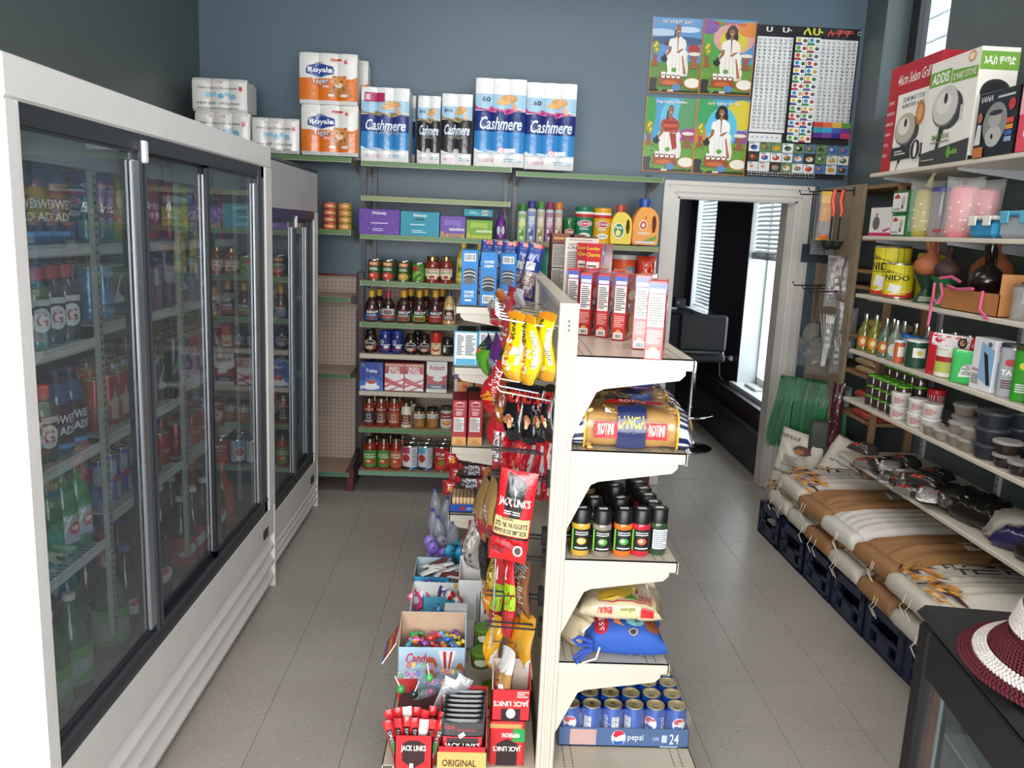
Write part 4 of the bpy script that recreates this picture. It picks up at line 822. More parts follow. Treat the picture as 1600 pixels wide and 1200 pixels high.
# ---- pasta sauces, z = .425
Z = .426
CL = lambda c: (('t', 'CLASSICO', .5, .92, .78, .13, 'f2e8dc', ''), ('r', .06, .02, .94, .74, c), ('r', .34, .3, .66, .62, 'b8a888'), ('r', .4, .36, .6, .56, c), ('l', .18, .08, .82, .22, 2, 'd8d0c0'))
for i, (pl, pr, c, gc, lb) in enumerate(((567, 585, '343a54', '8a3020', 'square pasta sauce jar with navy label'), (586, 604, '6a4440', '8a3020', 'square pasta sauce jar with brown-mauve label'), (606, 625, 'a85a34', '9a3c20', 'square pasta sauce jar with orange label'), (626, 643, '7a3a30', 'e0dac4', 'creamy white pasta sauce jar with dark red label'))):
    K, x, w = vs(pl, pr, 623 if i < 3 else 630, 'jar', gc, 'b8b09c', lb, 'sauce_jar', 'jar', Z, spec=CL(c), wrap=False, capm='metal', lz=(.12, .66), arc=2.3)
    put(K, 'sauce_jar', 'second-row copy of the '+lb, 'jar', (x+.022, 5.22, Z))
AT = (('r', 0, .66, 1, 1, 'e6e2da'), ('t', 'ATLAS', .56, .82, .6, .2, '2a2a2a', 'bi'), ('e', .16, .82, .07, .1, '2a2a2a'))+tuple(('e', .1+.8*((i*7) % 11)/11, .06+.5*((i*5) % 9)/9, .06, .06, ('c8a04a', 'a8502c', '6a7a2c')[i % 3]) for i in range(16))
for pl, pr, lb in ((645, 664, 'short jar of mixed pickle with white band, left one'), (666, 685, 'short jar of mixed pickle with white band, right one')): vs(pl, pr, 638, 'widejar', '9a6a34', '1e1c1c', lb, 'pickle_jar', 'jar', Z, lab='a8743c', spec=AT, arc=2.8)
vs(688, 707, 636, 'widejar', 'c8c0b4', '4a4846', 'white and red jar with soup bowl picture and dark lid', 'soup_jar', 'jar', Z, lab='e8e4de', spec=(('r', 0, .6, 1, 1, 'a0202a'), ('t', "Campbell's", .5, .78, .8, .2, 'f4f0e8', 'i'), ('e', .55, .3, .3, .18, 'd8743a'), ('e', .55, .34, .22, .1, 'e8b84a')))
# ---- bottom shelf, z = .143
Z = .144
TS_ = lambda a, b_: (('r', 0, .1, 1, .9, a), ('l', .2, .7, .8, .8, 1, 'f0ece0'), ('t', 'Tomato', .5, .62, .7, .13, 'f4f4ee', 'b'), ('e', .55, .32, .34, .16, b_), ('e', .45, .36, .12, .08, 'e8c070'))
for pl, pr, a, b_, lb in ((566, 588, '4a8a3a', 'b8402a', 'pasta sauce jar with green label, left one on the bottom shelf'), (589, 609, '4a8a3a', 'b8402a', 'pasta sauce jar with green label, right one on the bottom shelf'), (609, 628, 'b8604a', 'c83a2a', 'pasta sauce jar with orange-red label beside two green ones')):
    K, x, w = vs(pl, pr, 686, 'jar', '8f2c1a', 'a09a88', lb, 'sauce_jar', 'jar', Z, spec=TS_(a, b_), lab=a, capm='metal', arc=2.6)
    put(K, 'sauce_jar', 'second-row jar behind the '+lb, 'jar', (x+.028, 5.24, Z))
CT = lambda c: (('r', 0, 0, .55, 1, 'e0e0e0'), ('r', .05, .7, .5, .98, c), ('e', .3, .5, .22, .18, 'b8302c'), ('r', 0, 0, .55, .12, '1c1c2c'), ('r', .6, .1, 1, .95, 'e6e8ea'), ('l', .64, .15, .96, .9, 8, '6a7078'), ('r', .6, 0, 1, .1, '3a6ac0'))
cn(628, 652, 697, 'large tomato can with magenta and white label', Z, 'c8ccd0', CT('b83a6a'), back=1); cn(653, 676, 698, 'large tomato can with light blue and white label', Z, '8abcd8', CT('58a8d0'), back=1)
cn(678, 703, 699, 'large red tomato can with green band, rightmost on the bottom shelf', Z, 'b82a24', (('e', .5, .72, .44, .12, '8a1c1c'), ('t', 'AYLMER', .5, .72, .74, .15, 'f4f0ea', 'b'), ('l', .3, .5, .7, .58, 1, 'f0e0c0'), ('e', .35, .22, .2, .14, 'd8482c'), ('e', .65, .25, .2, .14, 'd04028'), ('e', .5, .35, .16, .1, '6a9a3a')), back=1)
# ================================================================ POSTERS
def poster(name, label, p0, p1, spec, base, m='poster', q=None):
    a = onY(*p0, YB); c = onY(*p1, YB); w = c[0]-a[0]; h = a[1]-c[1]
    b = MB(); b.box(-w/2, -.004, 0, w/2, -.001, h, base); b.prt(Flat((-w/2, -.0042, 0), (w, 0, 0), (0, 0, h)), spec, .0003, .00008)
    o = b.part(name, m); o.location = ((a[0]+c[0])/2, YB, c[1]); o.rotation_euler = (0, 0, 0); tag(o, label, 'poster'); return o
def woman(x, y, s, robe, hair, long, band=None):
    k = '9a6848'; fold = 'd8d2c6'; top = band or robe; q = lambda L_: [(x+a*s, y+b*s) for a, b in L_]
    o = [('p', q([(-.13, -.02), (.0, .0), (.12, -.02), (.17, -.1), (.2, -.22), (.19, -.3), (.0, -.32), (-.12, -.3), (-.15, -.2), (-.17, -.1)]), robe), ('e', x-.1*s, y-.06*s, .08*s, .05*s, robe), ('e', x+.1*s, y-.07*s, .08*s, .055*s, robe)]
    for a in (-.08, -.02, .04, .1, .15): o.append(('p', q([(a, -.06), (a+.008, -.06), (a+.03, -.3), (a+.012, -.3)]), fold))
    if long: o += [('e', x+.005*s, y+.2*s, .085*s, .075*s, hair), ('e', x+.04*s, y+.15*s, .06*s, .06*s, hair), ('e', x-.05*s, y+.17*s, .05*s, .05*s, hair)]
    o += [('p', q([(-.03, .13), (.03, .13), (.08, .115), (.11, .06), (.1, -.03), (-.09, -.03), (-.1, .05), (-.08, .11)]), top), ('e', x+.1*s, y+.03*s, .045*s, .07*s, top), ('e', x-.1*s, y+.04*s, .045*s, .065*s, top)]
    if band: o += [('r', x-.1*s, y+.07*s, x+.11*s, y+.08*s, '3a1c1c'), ('r', x-.1*s, y+.035*s, x+.11*s, y+.043*s, 'd8843a'), ('r', x-.1*s, y-.0*s, x+.11*s, y+.008*s, '3a1c1c'), ('p', q([(.0, -.05), (.1, -.04), (.13, -.2), (.06, -.22)]), 'a83430')]
    else: o += [('p', q([(-.006, .12), (.012, .12), (.012, -.02), (.0, -.02)]), '6a4a34'), ('p', q([(.08, -.08), (.1, -.08), (.17, -.28), (.13, -.29)]), 'b8623a')]
    o += [('p', q([(-.03, .13), (.0, .1), (.03, .13), (.02, .16), (-.015, .16)]), k), ('e', x, y+.2*s, .042*s, .042*s, k), ('p', q([(-.042, .21), (-.03, .245), (.0, .252), (.035, .245), (.044, .2), (.03, .225), (-.02, .232)]), hair), ('e', x-.016*s, y+.205*s, .007*s, .004*s, '1c1210'), ('e', x+.016*s, y+.205*s, .007*s, .004*s, '1c1210'), ('e', x, y+.182*s, .015*s, .005*s, 'f0e4dc'), ('e', x, y+.195*s, .005*s, .007*s, '84563a')]
    if not long: o += [('r', x-.035*s, y+.226*s, x+.035*s, y+.238*s, 'c8782c'), ('e', x-.05*s, y+.15*s, .012*s, .05*s, hair)]
    o += [('p', q([(-.13, .02), (-.09, .01), (-.1, -.04), (-.17, -.1), (-.19, -.09), (-.15, -.03)]), k), ('p', q([(.12, .0), (.09, -.02), (.03, -.055), (-.01, -.05), (.0, -.035), (.06, -.01)]), k), ('e', x-.2*s, y-.125*s, .05*s, .034*s, '1c1a1c'), ('e', x-.2*s, y-.085*s, .018*s, .014*s, '1c1a1c'), ('p', q([(-.23, -.12), (-.26, -.09), (-.25, -.13)]), '1c1a1c')]
    return o
def mott(c1, c2, c3, n, sd, b0=.03, b1=.42):
    R = random.Random(sd); return [('e', R.random(), R.uniform(b0, b1), R.uniform(.01, .04), R.uniform(.004, .012), R.choice([c1, c2, c3])) for _ in range(n)]
def coffee(title, sky, grass, ppl, tcol):
    s = [('r', 0, 0, 1, 1, sky[0])]
    s += [('e', a, b, c, d, e) for a, b, c, d, e in sky[1:]]
    s += [('p', [(0, 0), (1, 0), (1, .42), (.6, .44), (.3, .4), (0, .43)], grass), ('r', 0, 0, 1, .05, '2a3a20')]+mott('4a7a2c', '7aa84a', '3f6a28', 60, len(title))
    s += ppl
    s += [('p', [(.04, .36), (.16, .36), (.13, .44), (.15, .5), (.05, .5), (.07, .44)], 'a05030'), ('e', .1, .6, .07, .09, '8a9a2c'), ('e', .08, .62, .025, .02, 'e8d040'), ('e', .12, .57, .025, .02, 'e8d040'), ('e', .11, .65, .025, .02, 'e8d040'), ('p', [(.76, .34), (.96, .34), (.9, .42), (.94, .5), (.78, .5), (.82, .42)], '9a5a40'), ('e', .86, .53, .12, .025, 'e8e0d0')]
    s += [('p', [(.2, .1), (.68, .1), (.64, .24), (.22, .25)], '9a4a28')]+[('e', .42, .14, .16, .03, 'c86a34')]
    for i in range(4): s += [('p', [(.25+i*.1, .2), (.31+i*.1, .2), (.325+i*.1, .28), (.235+i*.1, .28)], 'f0eeea'), ('r', .255+i*.1, .23, .305+i*.1, .245, '2a2422')]
    s += [('e', .86, .14, .17, .075, 'c8703c'), ('e', .86, .145, .155, .065, 'efe9dc'), ('e', .08, .17, .09, .03, '2a2a2c'), ('p', [(.0, .03), (.17, .03), (.14, .1), (.17, .17), (0, .17)], '232326'), ('e', .55, .08, .09, .045, '5a8ac0'), ('r', .38, .02, .5, .045, 'e8d8d0'), ('e', .48, .31, .05, .03, '5a9a3a')]
    s += [('t', title, .5, .94, .6, .05, tcol, 'b')]
    return tuple(s)
by = 'e0872a'
P4 = [((1020, 26), (1090, 148), 'coffee ceremony poster of a woman in white before grazing cattle, top left', coffee('ቡና አፍልተን ይሁን', ['5a96d0', (.2, .8, .3, .05, 'b8d4ea'), (.7, .85, .25, .04, 'c8dcf0'), (.5, .7, .6, .06, '3a5a8a'), (.85, .6, .12, .06, 'a8342c'), (.1, .64, .06, .04, '5a3a28'), (.3, .66, .05, .03, '5a3a28')], '5a8a34', woman(.52, .6, 1.2, 'f2efe9', '2a1814', False), 'f4e8c0')),
      ((1101, 29), (1171, 151), 'coffee ceremony poster of a woman with big curly hair, top middle', coffee('ጥሩ ቡና ደስ ይላል', ['4a9ad0', (.2, .7, .4, .3, '4aa04a'), (.6, .75, .4, .2, 'e0a0a0'), (.6, .72, .28, .16, 'd8c84a'), (.9, .88, .25, .1, 'e08a3a'), (.1, .9, .2, .1, '7a4aa0')], '6a9a3c', woman(.55, .58, 1.25, 'f2ece4', '1a1214', True), 'e83a2c')),
      ((1010, 151), (1080, 271), 'coffee ceremony poster of a woman in red striped top, bottom left', coffee('Daga Nagaan Dhuftan', ['48a0d0', (.05, .8, .16, .3, '3a9a4a'), (.55, .7, .25, .3, '6ac0e0'), (.85, .75, .2, .3, '5a9a6a'), (.9, .5, .25, .1, 'a84a9a')], '6aa03c', woman(.5, .58, 1.25, 'f0ece8', '2a1814', False, 'b8402c'), 'f4e0e8')),
      ((1090, 154), (1161, 275), 'coffee ceremony poster of a woman with braided hair, bottom middle', coffee('እናት የደስታ ምንጭ', ['4aa8d8', (.1, .85, .3, .2, '3aa060'), (.85, .8, .3, .2, 'd8c83a'), (.1, .5, .2, .12, 'e08a3a'), (.85, .45, .3, .15, '7a5ab0'), (.5, .6, .3, .3, '5ac0e0')], '6aa03c', woman(.48, .58, 1.25, 'f4f2ee', '1a1214', True), 'f0e8d0'))]
for p0, p1, lb, sp in P4: poster('wall_poster', lb, p0, p1, sp+(('r', 0, 0, 1, .008, by), ('r', 0, 0, .012, 1, by), ('r', .988, 0, 1, 1, by)), '6a8a4a')
# alphabet chart
al = 'ሀሁሂሃሄህሆለሉሊላሌልሎመሙሚማሜምሞረሩሪራሬርሮሰሱሲሳሴስሶሸሹሺሻሼሽሾቀቁቂቃቄቅቆበቡቢባቤብቦተቱቲታቴትቶቸቹቺቻቼችቾነኑኒናኔንኖ'
s = [('r', 0, 0, 1, 1, '26222a'), ('r', .015, .3, .36, .925, 'e9eaea'), ('r', .015, .235, .34, .29, 'e9eaea'), ('r', .62, .385, .985, .925, 'e9eaea')]
k = 0
for j in range(26):
    y = .905-j*.0232
    for i in range(7): s.append(('t', al[k % len(al)], .04+i*.05, y, .03, .0155, '2c2c34', '')); k += 1
    if j < 23:
        for i in range(7): s.append(('t', al[k % len(al)], .655+i*.05, y, .03, .0155, '2c2c34', '')); k += 1
for i in range(7): s.append(('t', al[k % len(al)], .04+i*.048, .262, .02, .014, '2c2c34', '')); k += 3
for j in range(14):
    for i in range(2):
        x0 = .372+i*.12; y1 = .925-j*.0492; s.append(('r', x0, y1-.046, x0+.115, y1, 'e8eaea'))
        s.append(('r', x0, y1-.046, x0+.06, y1-.034, ('2a4a9a', '2a8a4a', 'b83a3a', '6a4a9a')[(j+i) % 4])); s.append(('e', x0+.03, y1-.018, .02, .013, ('d8b43a', '3a8ac0', 'c84a2a', '5a9a3a')[(j*3+i) % 4])); s.append(('e', x0+.088, y1-.022, .02, .012, ('6a5a4a', '3a6a3a', 'b8402c', '4a4a50', 'c89a3c')[(j*2+i) % 5]))
for i, row in enumerate((('c83a2c', 'e0622c', 'e0b02c', '5a9a3a'), ('2a9aa8', '3aa0d0', '3a5ab0', '6a3a90'), ('5a2a80', '7a3a9a', '3a2a8a', 'c83a5a'))):
    for j, c in enumerate(row): s.append(('r', .62+j*.091, .345-i*.035, .62+j*.091+.091, .38-i*.035, c))
R = random.Random(3)
for r in range(3):
    for c in range(9):
        x0 = .01+c*.11; y0 = .165-r*.066; s.append(('r', x0, y0, x0+.105, y0+.062, R.choice(['e4e6e6', 'e4e6e6', 'd8dce0', '3a3430', '6a8a5a', '5a7a9a'])))
        s.append(('e', x0+.052, y0+.028, .035, .017, R.choice(['7a3a24', 'c8a030', '3a5ab0', '2c2c2c', 'b83a2c', '8a8a8a', 'd8d0c8', '4a6a3a']))); s.append(('e', x0+.04, y0+.034, .015, .01, R.choice(['c8c0b8', '2a2a2a', 'd87a3a']))); s.append(('l', x0+.01, y0+.05, x0+.06, y0+.06, 1, '2a2a2a'))
s += [('t', 'A B C D E F G H I J K L M N O P Q R S T U V W X Y Z', .35, .024, .66, .014, 'f0f0f0', 'b'), ('t', 'a b c d e f g h i j k l m n o p q r s t u v w x y z', .35, .008, .66, .01, 'f0f0f0', 'b'), ('t', 'ሀ', .1, .96, .06, .032, 'd8d8d0', 'b'), ('t', 'ሁ', .27, .96, .09, .032, 'd8d8d0', 'b'), ('t', 'ለሁ', .52, .958, .19, .045, 'd8d23a', 'b'), ('t', 'ሉ·ምም', .78, .955, .24, .04, 'd04a3a', 'b'), ('e', .96, .96, .018, .014, 'd8d8d8'), ('e', .96, .96, .013, .01, '26222a')]
poster('alphabet_chart', 'large black-bordered Ethiopic alphabet chart with picture strips, right of the coffee posters', (1183, 38), (1318, 282), tuple(s), '26222a')
# ================================================================ GOODS ON THE GONDOLA, RIGHT SIDE
# top shelf: red boxes, narrow printed face toward the camera
RB = (('r', 0, .84, 1, .97, '4a5cb0'), ('r', .1, .85, .92, .9, 'f2f0ec'), ('r', .08, .42, .94, .83, 'f2f0ec'), ('l', .14, .45, .9, .8, 11, '55504c'), ('r', .08, .18, .94, .4, 'd04a4c'), ('l', .12, .2, .9, .38, 6, 'e8a8a0'), ('e', .5, .135, .22, .03, 'e8a868'), ('r', .12, .02, .86, .12, 'f0ece4'), ('b', .24, .03, .76, .1))
RS = (('r', 0, .8, 1, 1, 'd0202c'), ('e', .45, .72, .32, .1, 'c87040'), ('r', 0, .4, 1, .6, 'b8604a'), ('e', .5, .68, .4, .08, 'e8d8c0'), ('r', .05, .45, .4, .58, '3a4a98'), ('r', .1, .5, .35, .56, 'f0eee8'), ('e', .55, .25, .3, .16, 'd89a5c'), ('e', .2, .82, .16, .06, 'a81c28'), ('l', .2, .05, .8, .12, 2, 'f0d0a0'))
RT = (('r', .06, .1, .94, .9, 'd84a58'),)
def rbox(px, py, h, lb, rz=0., w=.052, d=.135, z=1.38, gr='red boxes on the top gondola shelf'):
    x, y = onZ(px, py, z); put(carton(w, d, h, 'c8242e', RB, (), RT, right=RS, m='gloss'), 'food_box', lb, 'box', (x+w/2*cos(rz)-d/2*sin(rz)*1., y+d/2*cos(rz)+w/2*sin(rz), z), rz, group=gr)
rbox(902, 523, .196, 'red box with tall nutrition panel, leftmost of the front row on the top shelf', -.34, w=.038)
rbox(929, 526, .196, 'red box with tall nutrition panel, second from the left on the top shelf', -.36, w=.038)
rbox(955, 531, .2, 'red box with tall nutrition panel, third from the left on the top shelf', -.38, w=.04)
rbox(986, 545, .21, 'red box with tall nutrition panel, partly behind the nearest red box', -.3, w=.044)
rbox(1005, 561, .206, 'nearest red box at the front edge of the top gondola shelf', -.26, w=.048)
for i, (x, y) in enumerate(((.30, 2.82), (.37, 2.85), (.445, 2.8))):
    put(carton(.04, .135, .2, 'c8242e', RB, (), RT, right=RS, m='gloss'), 'food_box', 'pink-topped red box in the second row, '+('left one', 'middle one', 'right one')[i], 'box', (x, y, 1.38), -.36, group='red boxes on the top gondola shelf')
LC = (('r', .1, .03, .9, .72, 'efe9df'), ('l', .14, .06, .86, .68, 12, '5a5450'), ('t', 'Lucky', .5, .92, .8, .06, 'f0d03a', 'b'), ('t', 'Charms', .5, .83, .86, .06, 'f0d03a', 'b'))
LS = (('t', 'Lucky', .5, .66, .8, .15, 'f0c82c', 'b'), ('t', 'Charms', .5, .4, .86, .15, 'f0c82c', 'b'), ('p', [(.1, .7), (.35, 1), (.5, 1), (.2, .65)], '3a5ab8'), ('e', .5, .2, .4, .12, 'd8b078'), ('e', .12, .86, .1, .04, 'e8e4e4'))
for i, (x, y) in enumerate(((.47, 3.62), (.445, 3.74))):
    put(carton(.07, .2, .275, 'c8202c', LC, (), (), right=LS, m='gloss'), 'cereal_box', ('front red cereal box with yellow lettering', 'second red cereal box peeping out behind the front one')[i], 'cereal box', (x, y, 1.38), -.38, group='red cereal boxes')
BT = lambda c, e: (('r', 0, .86, 1, 1, c), ('l', .1, .9, .9, .96, 1, 'd8a060'), ('r', .06, .5, .94, .84, 'ded6cc'), ('l', .1, .52, .9, .83, 14, '5e5852'), ('r', .06, .06, .94, .48, 'ded6cc'), ('l', .1, .08, .9, .46, 17, '5e5852'))
for i, (x, y, w, h, c, lb) in enumerate(((.32, 4.0, .08, .31, '8a4a2c', 'tall brown-topped cereal carton standing alone left of the others'), (.41, 4.02, .05, .31, '7a4434', 'slim brown-topped cereal carton in the middle of the tall row'), (.47, 4.12, .085, .3, '6a3428', 'dark-topped tall cereal carton partly hidden by white one'))):
    put(carton(w, .2, h, '5a2c28', BT(c, 0), (), ()), 'cereal_box', lb, 'cereal box', (x, y, 1.38), 0, group='tall cereal cartons')
HW = (('t', 'GET YOUR', .45, .9, .7, .035, '3a3632', 'b'), ('t', 'CRUNCH', .45, .85, .75, .04, '3a3632', 'b'), ('l', .08, .1, .48, .8, 26, '6a645e'), ('l', .54, .1, .92, .8, 26, '6a645e'), ('e', .8, .15, .14, .1, 'b8744a'), ('r', .1, .96, .8, .98, 'a89a8c'))
put(carton(.15, .06, .295, 'ddd6cc', HW, (), ()), 'cereal_box', 'wide pale carton covered with fine print beside the red cereal boxes', 'cereal box', (.40, 3.72, 1.38), .0)
# second shelf: pasta bags
def stripes(a0, a1, b0, b1, n, c, horiz=True): return tuple(('r', a0, b0+(b1-b0)*i/n, a1, b0+(b1-b0)*(i+.5)/n, c) for i in range(n))
PA = (('r', 0, 0, .13, 1, 'eceef4'), ('r', .85, 0, 1, 1, 'eceef4'))+stripes(0, .13, 0, 1, 15, '1c2450')+stripes(.85, 1, 0, 1, 15, '1c2450')+(('r', .125, 0, .14, 1, 'e0b020'), ('r', .84, 0, .855, 1, 'e0b020'),
      ('r', .38, .06, .6, .47, '1e2a5a'), ('t', 'LANCIA', .49, .29, .21, .09, 'e8c420', 'b'), ('r', .2, .22, .38, .28, 'd4282c'), ('t', 'ROTINI', .29, .25, .12, .032, 'f4ece0', 'b'), ('r', .6, .22, .76, .28, 'd4282c'), ('t', 'ROTINI', .68, .25, .12, .032, 'f4ece0', 'b'),
      ('r', .3, .58, .7, .72, '2a3460'), ('t', 'LANCIA', .46, .65, .36, .1, 'e8c420', 'b'), ('p', [(.3, .5), (.3, .56), (.72, .56), (.76, .5)], 'd4282c'), ('t', 'ROTINI', .5, .53, .2, .04, 'f4ece0', 'b'), ('r', .28, .36, .35, .42, 'f4f4f4'))
PA += tuple(('e', u, v, .022, .014, ('8f6228', 'd0a868', 'a5783a')[i % 3]) for i, u, v in ((i, .16+.66*((i*29) % 53)/53, .04+.9*((i*17) % 47)/47) for i in range(110)) if not (.27 < u < .74 and .45 < v < .75 or .35 < u < .63 and v < .5 or .18 < u < .8 and .16 < v < .32))
KP = loafbag(.355, .215, .105, 'b98f55', PA, 4, cr=.05, p=6, name='pasta_bag', nu=28)
for i, (y, z, x, rz) in enumerate(((2.275, 1.1205, .405, -.03), (2.49, 1.1205, .42, -.02), (2.71, 1.1205, .415, .01))):
    put(KP, 'pasta_bag', ('nearest clear bag of rotini pasta with navy striped ends', 'second rotini pasta bag lying behind the nearest one', 'third rotini pasta bag, half hidden under the blue bag')[i], 'pasta bag', (x, y, z), rot=(0, 0, rz), group='rotini pasta bags')
KB = loafbag(.3, .19, .075, 'a88448', (('r', 0, 0, .2, 1, '2450a8'), ('r', .72, 0, 1, 1, '2a62c8'), ('r', .42, .4, .5, .5, 'f0f0f0'), ('e', .88, .4, .05, .1, '5a9ae0')), 9, cr=.09, name='pasta_bag')
put(KB, 'pasta_bag', 'pasta bag with shiny blue ends lying on top of the rear bags', 'pasta bag', (.39, 2.6, 1.228), rot=(0, 0, -.06))
put(loafbag(.2, .2, .08, 'b09058', (('r', 0, 0, .2, 1, 'dcdce0'),), 19, cr=.1, name='pasta_bag'), 'pasta_bag', 'clear bag of noodles at the back against the gondola panel', 'pasta bag', (.345, 2.95, 1.121), rot=(0, 0, .3))
for i, (x, y) in enumerate(((.40, 3.2), (.40, 3.55))): put(KP, 'pasta_bag', 'rotini bag farther down the second shelf, '+('nearer one', 'farther one')[i], 'pasta bag', (x, y, 1.1205), rot=(0, 0, .1), group='rotini pasta bags')
# third shelf: spice jars
def spice(col, win, lb2='141414', white=False):
    sp = [('r', 0, 0, 1, 1, '151515'), ('t', 'Seasoning', .5, .86, .6, .1, 'e8e8e4', 'b'), ('l', .2, .72, .8, .8, 1, 'd8d8d4'), ('e', .5, .46, .22, .16, win), ('e', .45, .48, .1, .08, 'f0e6c0'), ('l', .2, .08, .8, .18, 1, 'e8e8e4'), ('r', .02, .0, .12, 1, '7ac83c')]
    if white: sp = [('r', 0, 0, 1, 1, '151515'), ('r', .2, .05, .95, .97, 'eceeee'), ('l', .25, .1, .9, .92, 9, '7a8088')]
    return vessel('spice', .027, .135, col, '121214', spec=tuple(sp), lab='151515', arc=2.2, sticker=True, seg=20)
SPK = [('c8a23c', 'e0b04a', 0), ('8a8070', '5a9a3a', 0), ('e8701c', '3a9a3a', 0), ('c02430', 'c85a2c', 0), ('33492c', '5a8a3a', 1), ('a07a4a', 'c8a060', 0), ('4a2c20', '8a4a2c', 0)]
names = ['mustard yellow', 'grey peppercorn', 'orange', 'dark red', 'dark green herb', 'light brown', 'dark brown']
front = [(907, 869, 0, 'first'), (940, 871, 1, 'second'), (973, 870, 2, 'third'), (1001, 870, 3, 'fourth'), (1028, 868, 4, 'fifth')]
for px, py, k, o in front:
    x, y = onZ(px, py, .805); put(spice(SPK[k][0], SPK[k][1], white=SPK[k][2] == 1), 'spice_jar', f'{names[k]} spice jar, {o} from the left in the front row', 'spice jar', (x, y+.028, .805), group='black-lidded spice jars')
for i, (x, y, k) in enumerate(((.246, 2.295, 5), (.327, 2.295, 5), (.406, 2.30, 6), (.408, 2.42, 6), (.335, 2.52, 5))):
    put(spice(SPK[k][0], SPK[k][1]), 'spice_jar', f'{names[k]} spice jar standing behind the front row, {ORD[i]} counting to the rear', 'spice jar', (x, y, .805), .3*i, group='black-lidded spice jars')
for i in range(14):
    y = 2.275+i*.062; put(spice(*SPK[(4, 3, 3, 6, 6, 5, 3)[i % 7]][:2]), 'spice_jar', f'spice jar in the right-hand file, {ORD[i]} behind the dark green one', 'spice jar', (.498-.0035*i, y, .805), .2*i, group='black-lidded spice jars')
for i in range(9):
    put(carton(.05, .06, .13, '2a2226', (('r', .1, .1, .9, .9, '8a8488'), ('l', .15, .15, .85, .85, 6, '3a3438'))), 'spice_box', f'narrow dark spice carton beside the jars, {ORD[i]} from the front', 'box', (.44-.006*i, 2.56+i*.068, .805), group='dark spice cartons')
# fourth shelf: grain bags
RI = (('e', .2, .48, .09, .16, 'b01c2c'), ('t', '555', .2, .48, .06, .2, 'f0ece8', 'vi'), ('p', [(.33, .6), (.4, .6), (.43, .46), (.5, .4), (.46, .36), (.36, .42)], 'd07a2c'), ('e', .62, .54, .12, .1, '7ab0b8'), ('e', .64, .55, .07, .05, '4a6a5a'), ('e', .82, .5, .1, .11, '8a4a2c'), ('e', .58, .36, .06, .05, 'b89a5c'), ('e', .58, .36, .04, .035, '1c2c4a'))
put(loafbag(.235, .21, .095, '2a56ae', RI, 11, 'sack', cr=.05, p=3, name='rice_bag'), 'rice_bag', 'bright blue woven rice sack with red oval lying on the fourth shelf', 'rice bag', (.435, 2.275, .494), rot=(0, 0, -.06))
rb = thing('rice_bag_ties', 'blue knotted plastic handles and white strings left of the blue rice sack', 'handle', (.33, 2.16, .55))
MB().tube([(0, 0, .0), (-.04, 0, .015), (-.055, 0, .005), (-.04, -.01, -.005), (0, 0, -.01)], .006, '2a4aa8', 6).part('strap', 'sack', rb)
MB().tube([(0, 0, -.02), (-.03, 0, -.03), (-.05, 0, -.05), (-.045, -.01, -.06), (-.02, 0, -.04), (.0, 0, -.02)], .006, '2a4aa8', 6).part('strap', 'sack', rb)
MB().tube([(.02, -.01, -.01), (.01, -.02, -.04), (-.03, -.02, -.055)], .003, 'e8e8e8', 5).part('string', 'sack', rb)
BK = (('p', [(.2, .42), (.2, .62), (.68, .64), (.66, .44)], 'e0b83a'), ('r', .2, .4, .86, .42, 'c03028'), ('t', 'Cuisine', .76, .52, .22, .16, 'c82c34', 'i'), ('p', [(.5, .45), (.62, .55), (.7, .45)], '5a8a3a'), ('r', .46, .22, .66, .32, 'ece08a'), ('t', 'Baktiyat', .56, .27, .18, .06, '3a4a2a', 'b'), ('t', 'Perfecta', .28, .27, .18, .07, 'c82c34', 'bi'), ('r', .72, .22, .88, .31, 'c02028'))
for x, y, z, w, t, rz, sd, lb in ((.32, 2.33, .494, .15, .085, .5, 5, 'beige grain bag at the left, half under the blue sack'), (.425, 2.29, .595, .235, .062, -.08, 8, 'clear beige grain bag with yellow picture lying on the blue sack'), (.43, 2.45, .60, .23, .09, -.05, 12, 'second beige grain bag behind, just under the bracket')):
    put(loafbag(w, .19, t, 'd2c19f', BK if z > .55 else (), sd, cr=.08, p=3, name='grain_bag'), 'grain_bag', lb, 'grain bag', (x, y, z), rot=(0, 0, rz))
put(loafbag(.2, .22, .1, 'b8642c', stripes(.8, 1, 0, 1, 6, '8a4a24'), 15, cr=.06, name='grain_bag'), 'grain_bag', 'brown-orange mesh bag behind the blue rice sack', 'grain bag', (.45, 2.49, .494))

# base: case of cola cans
tr = thing('can_case', 'shrink-wrapped cardboard tray holding twenty-four blue cola cans on the base shelf', 'can case', (.461, 2.262, .15))
b = MB(); w, dd = .404, .27; c = '2c5488'
b.box(-w/2, 0, 0, w/2, dd, .003, c).box(-w/2, 0, 0, w/2, .003, .062, c).box(-w/2, dd-.003, 0, w/2, dd, .062, c).box(-w/2, 0, 0, -w/2+.003, dd, .062, c).box(w/2-.003, 0, 0, w/2, dd, .062, c)
b.prt(Flat((-w/2, 0, 0), (w, 0, 0), (0, 0, .062)), (('r', .09, .08, .29, .92, 'c09a92'), ('e', .46, .5, .055, .42, 'e6e8ee'), ('p', [(.415, .6), (.43, .85), (.46, .92), (.49, .85), (.505, .7), (.47, .62), (.44, .5)], 'c82c40'), ('p', [(.415, .4), (.43, .15), (.46, .08), (.49, .15), (.505, .35), (.47, .32), (.44, .3)], '2c5aa8'), ('t', 'pepsi', .59, .5, .12, .42, 'dfe6f0', ''), ('t', 'CANS', .745, .5, .05, .2, 'a8bcd8', 'b'), ('r', .79, .3, .83, .7, 'b8c8e0'), ('t', '24', .885, .5, .07, .55, 'e8ecf4', ''), ('l', .78, .02, .93, .14, 1, 'a8bcd8')))
b.part('tray', 'card', tr)
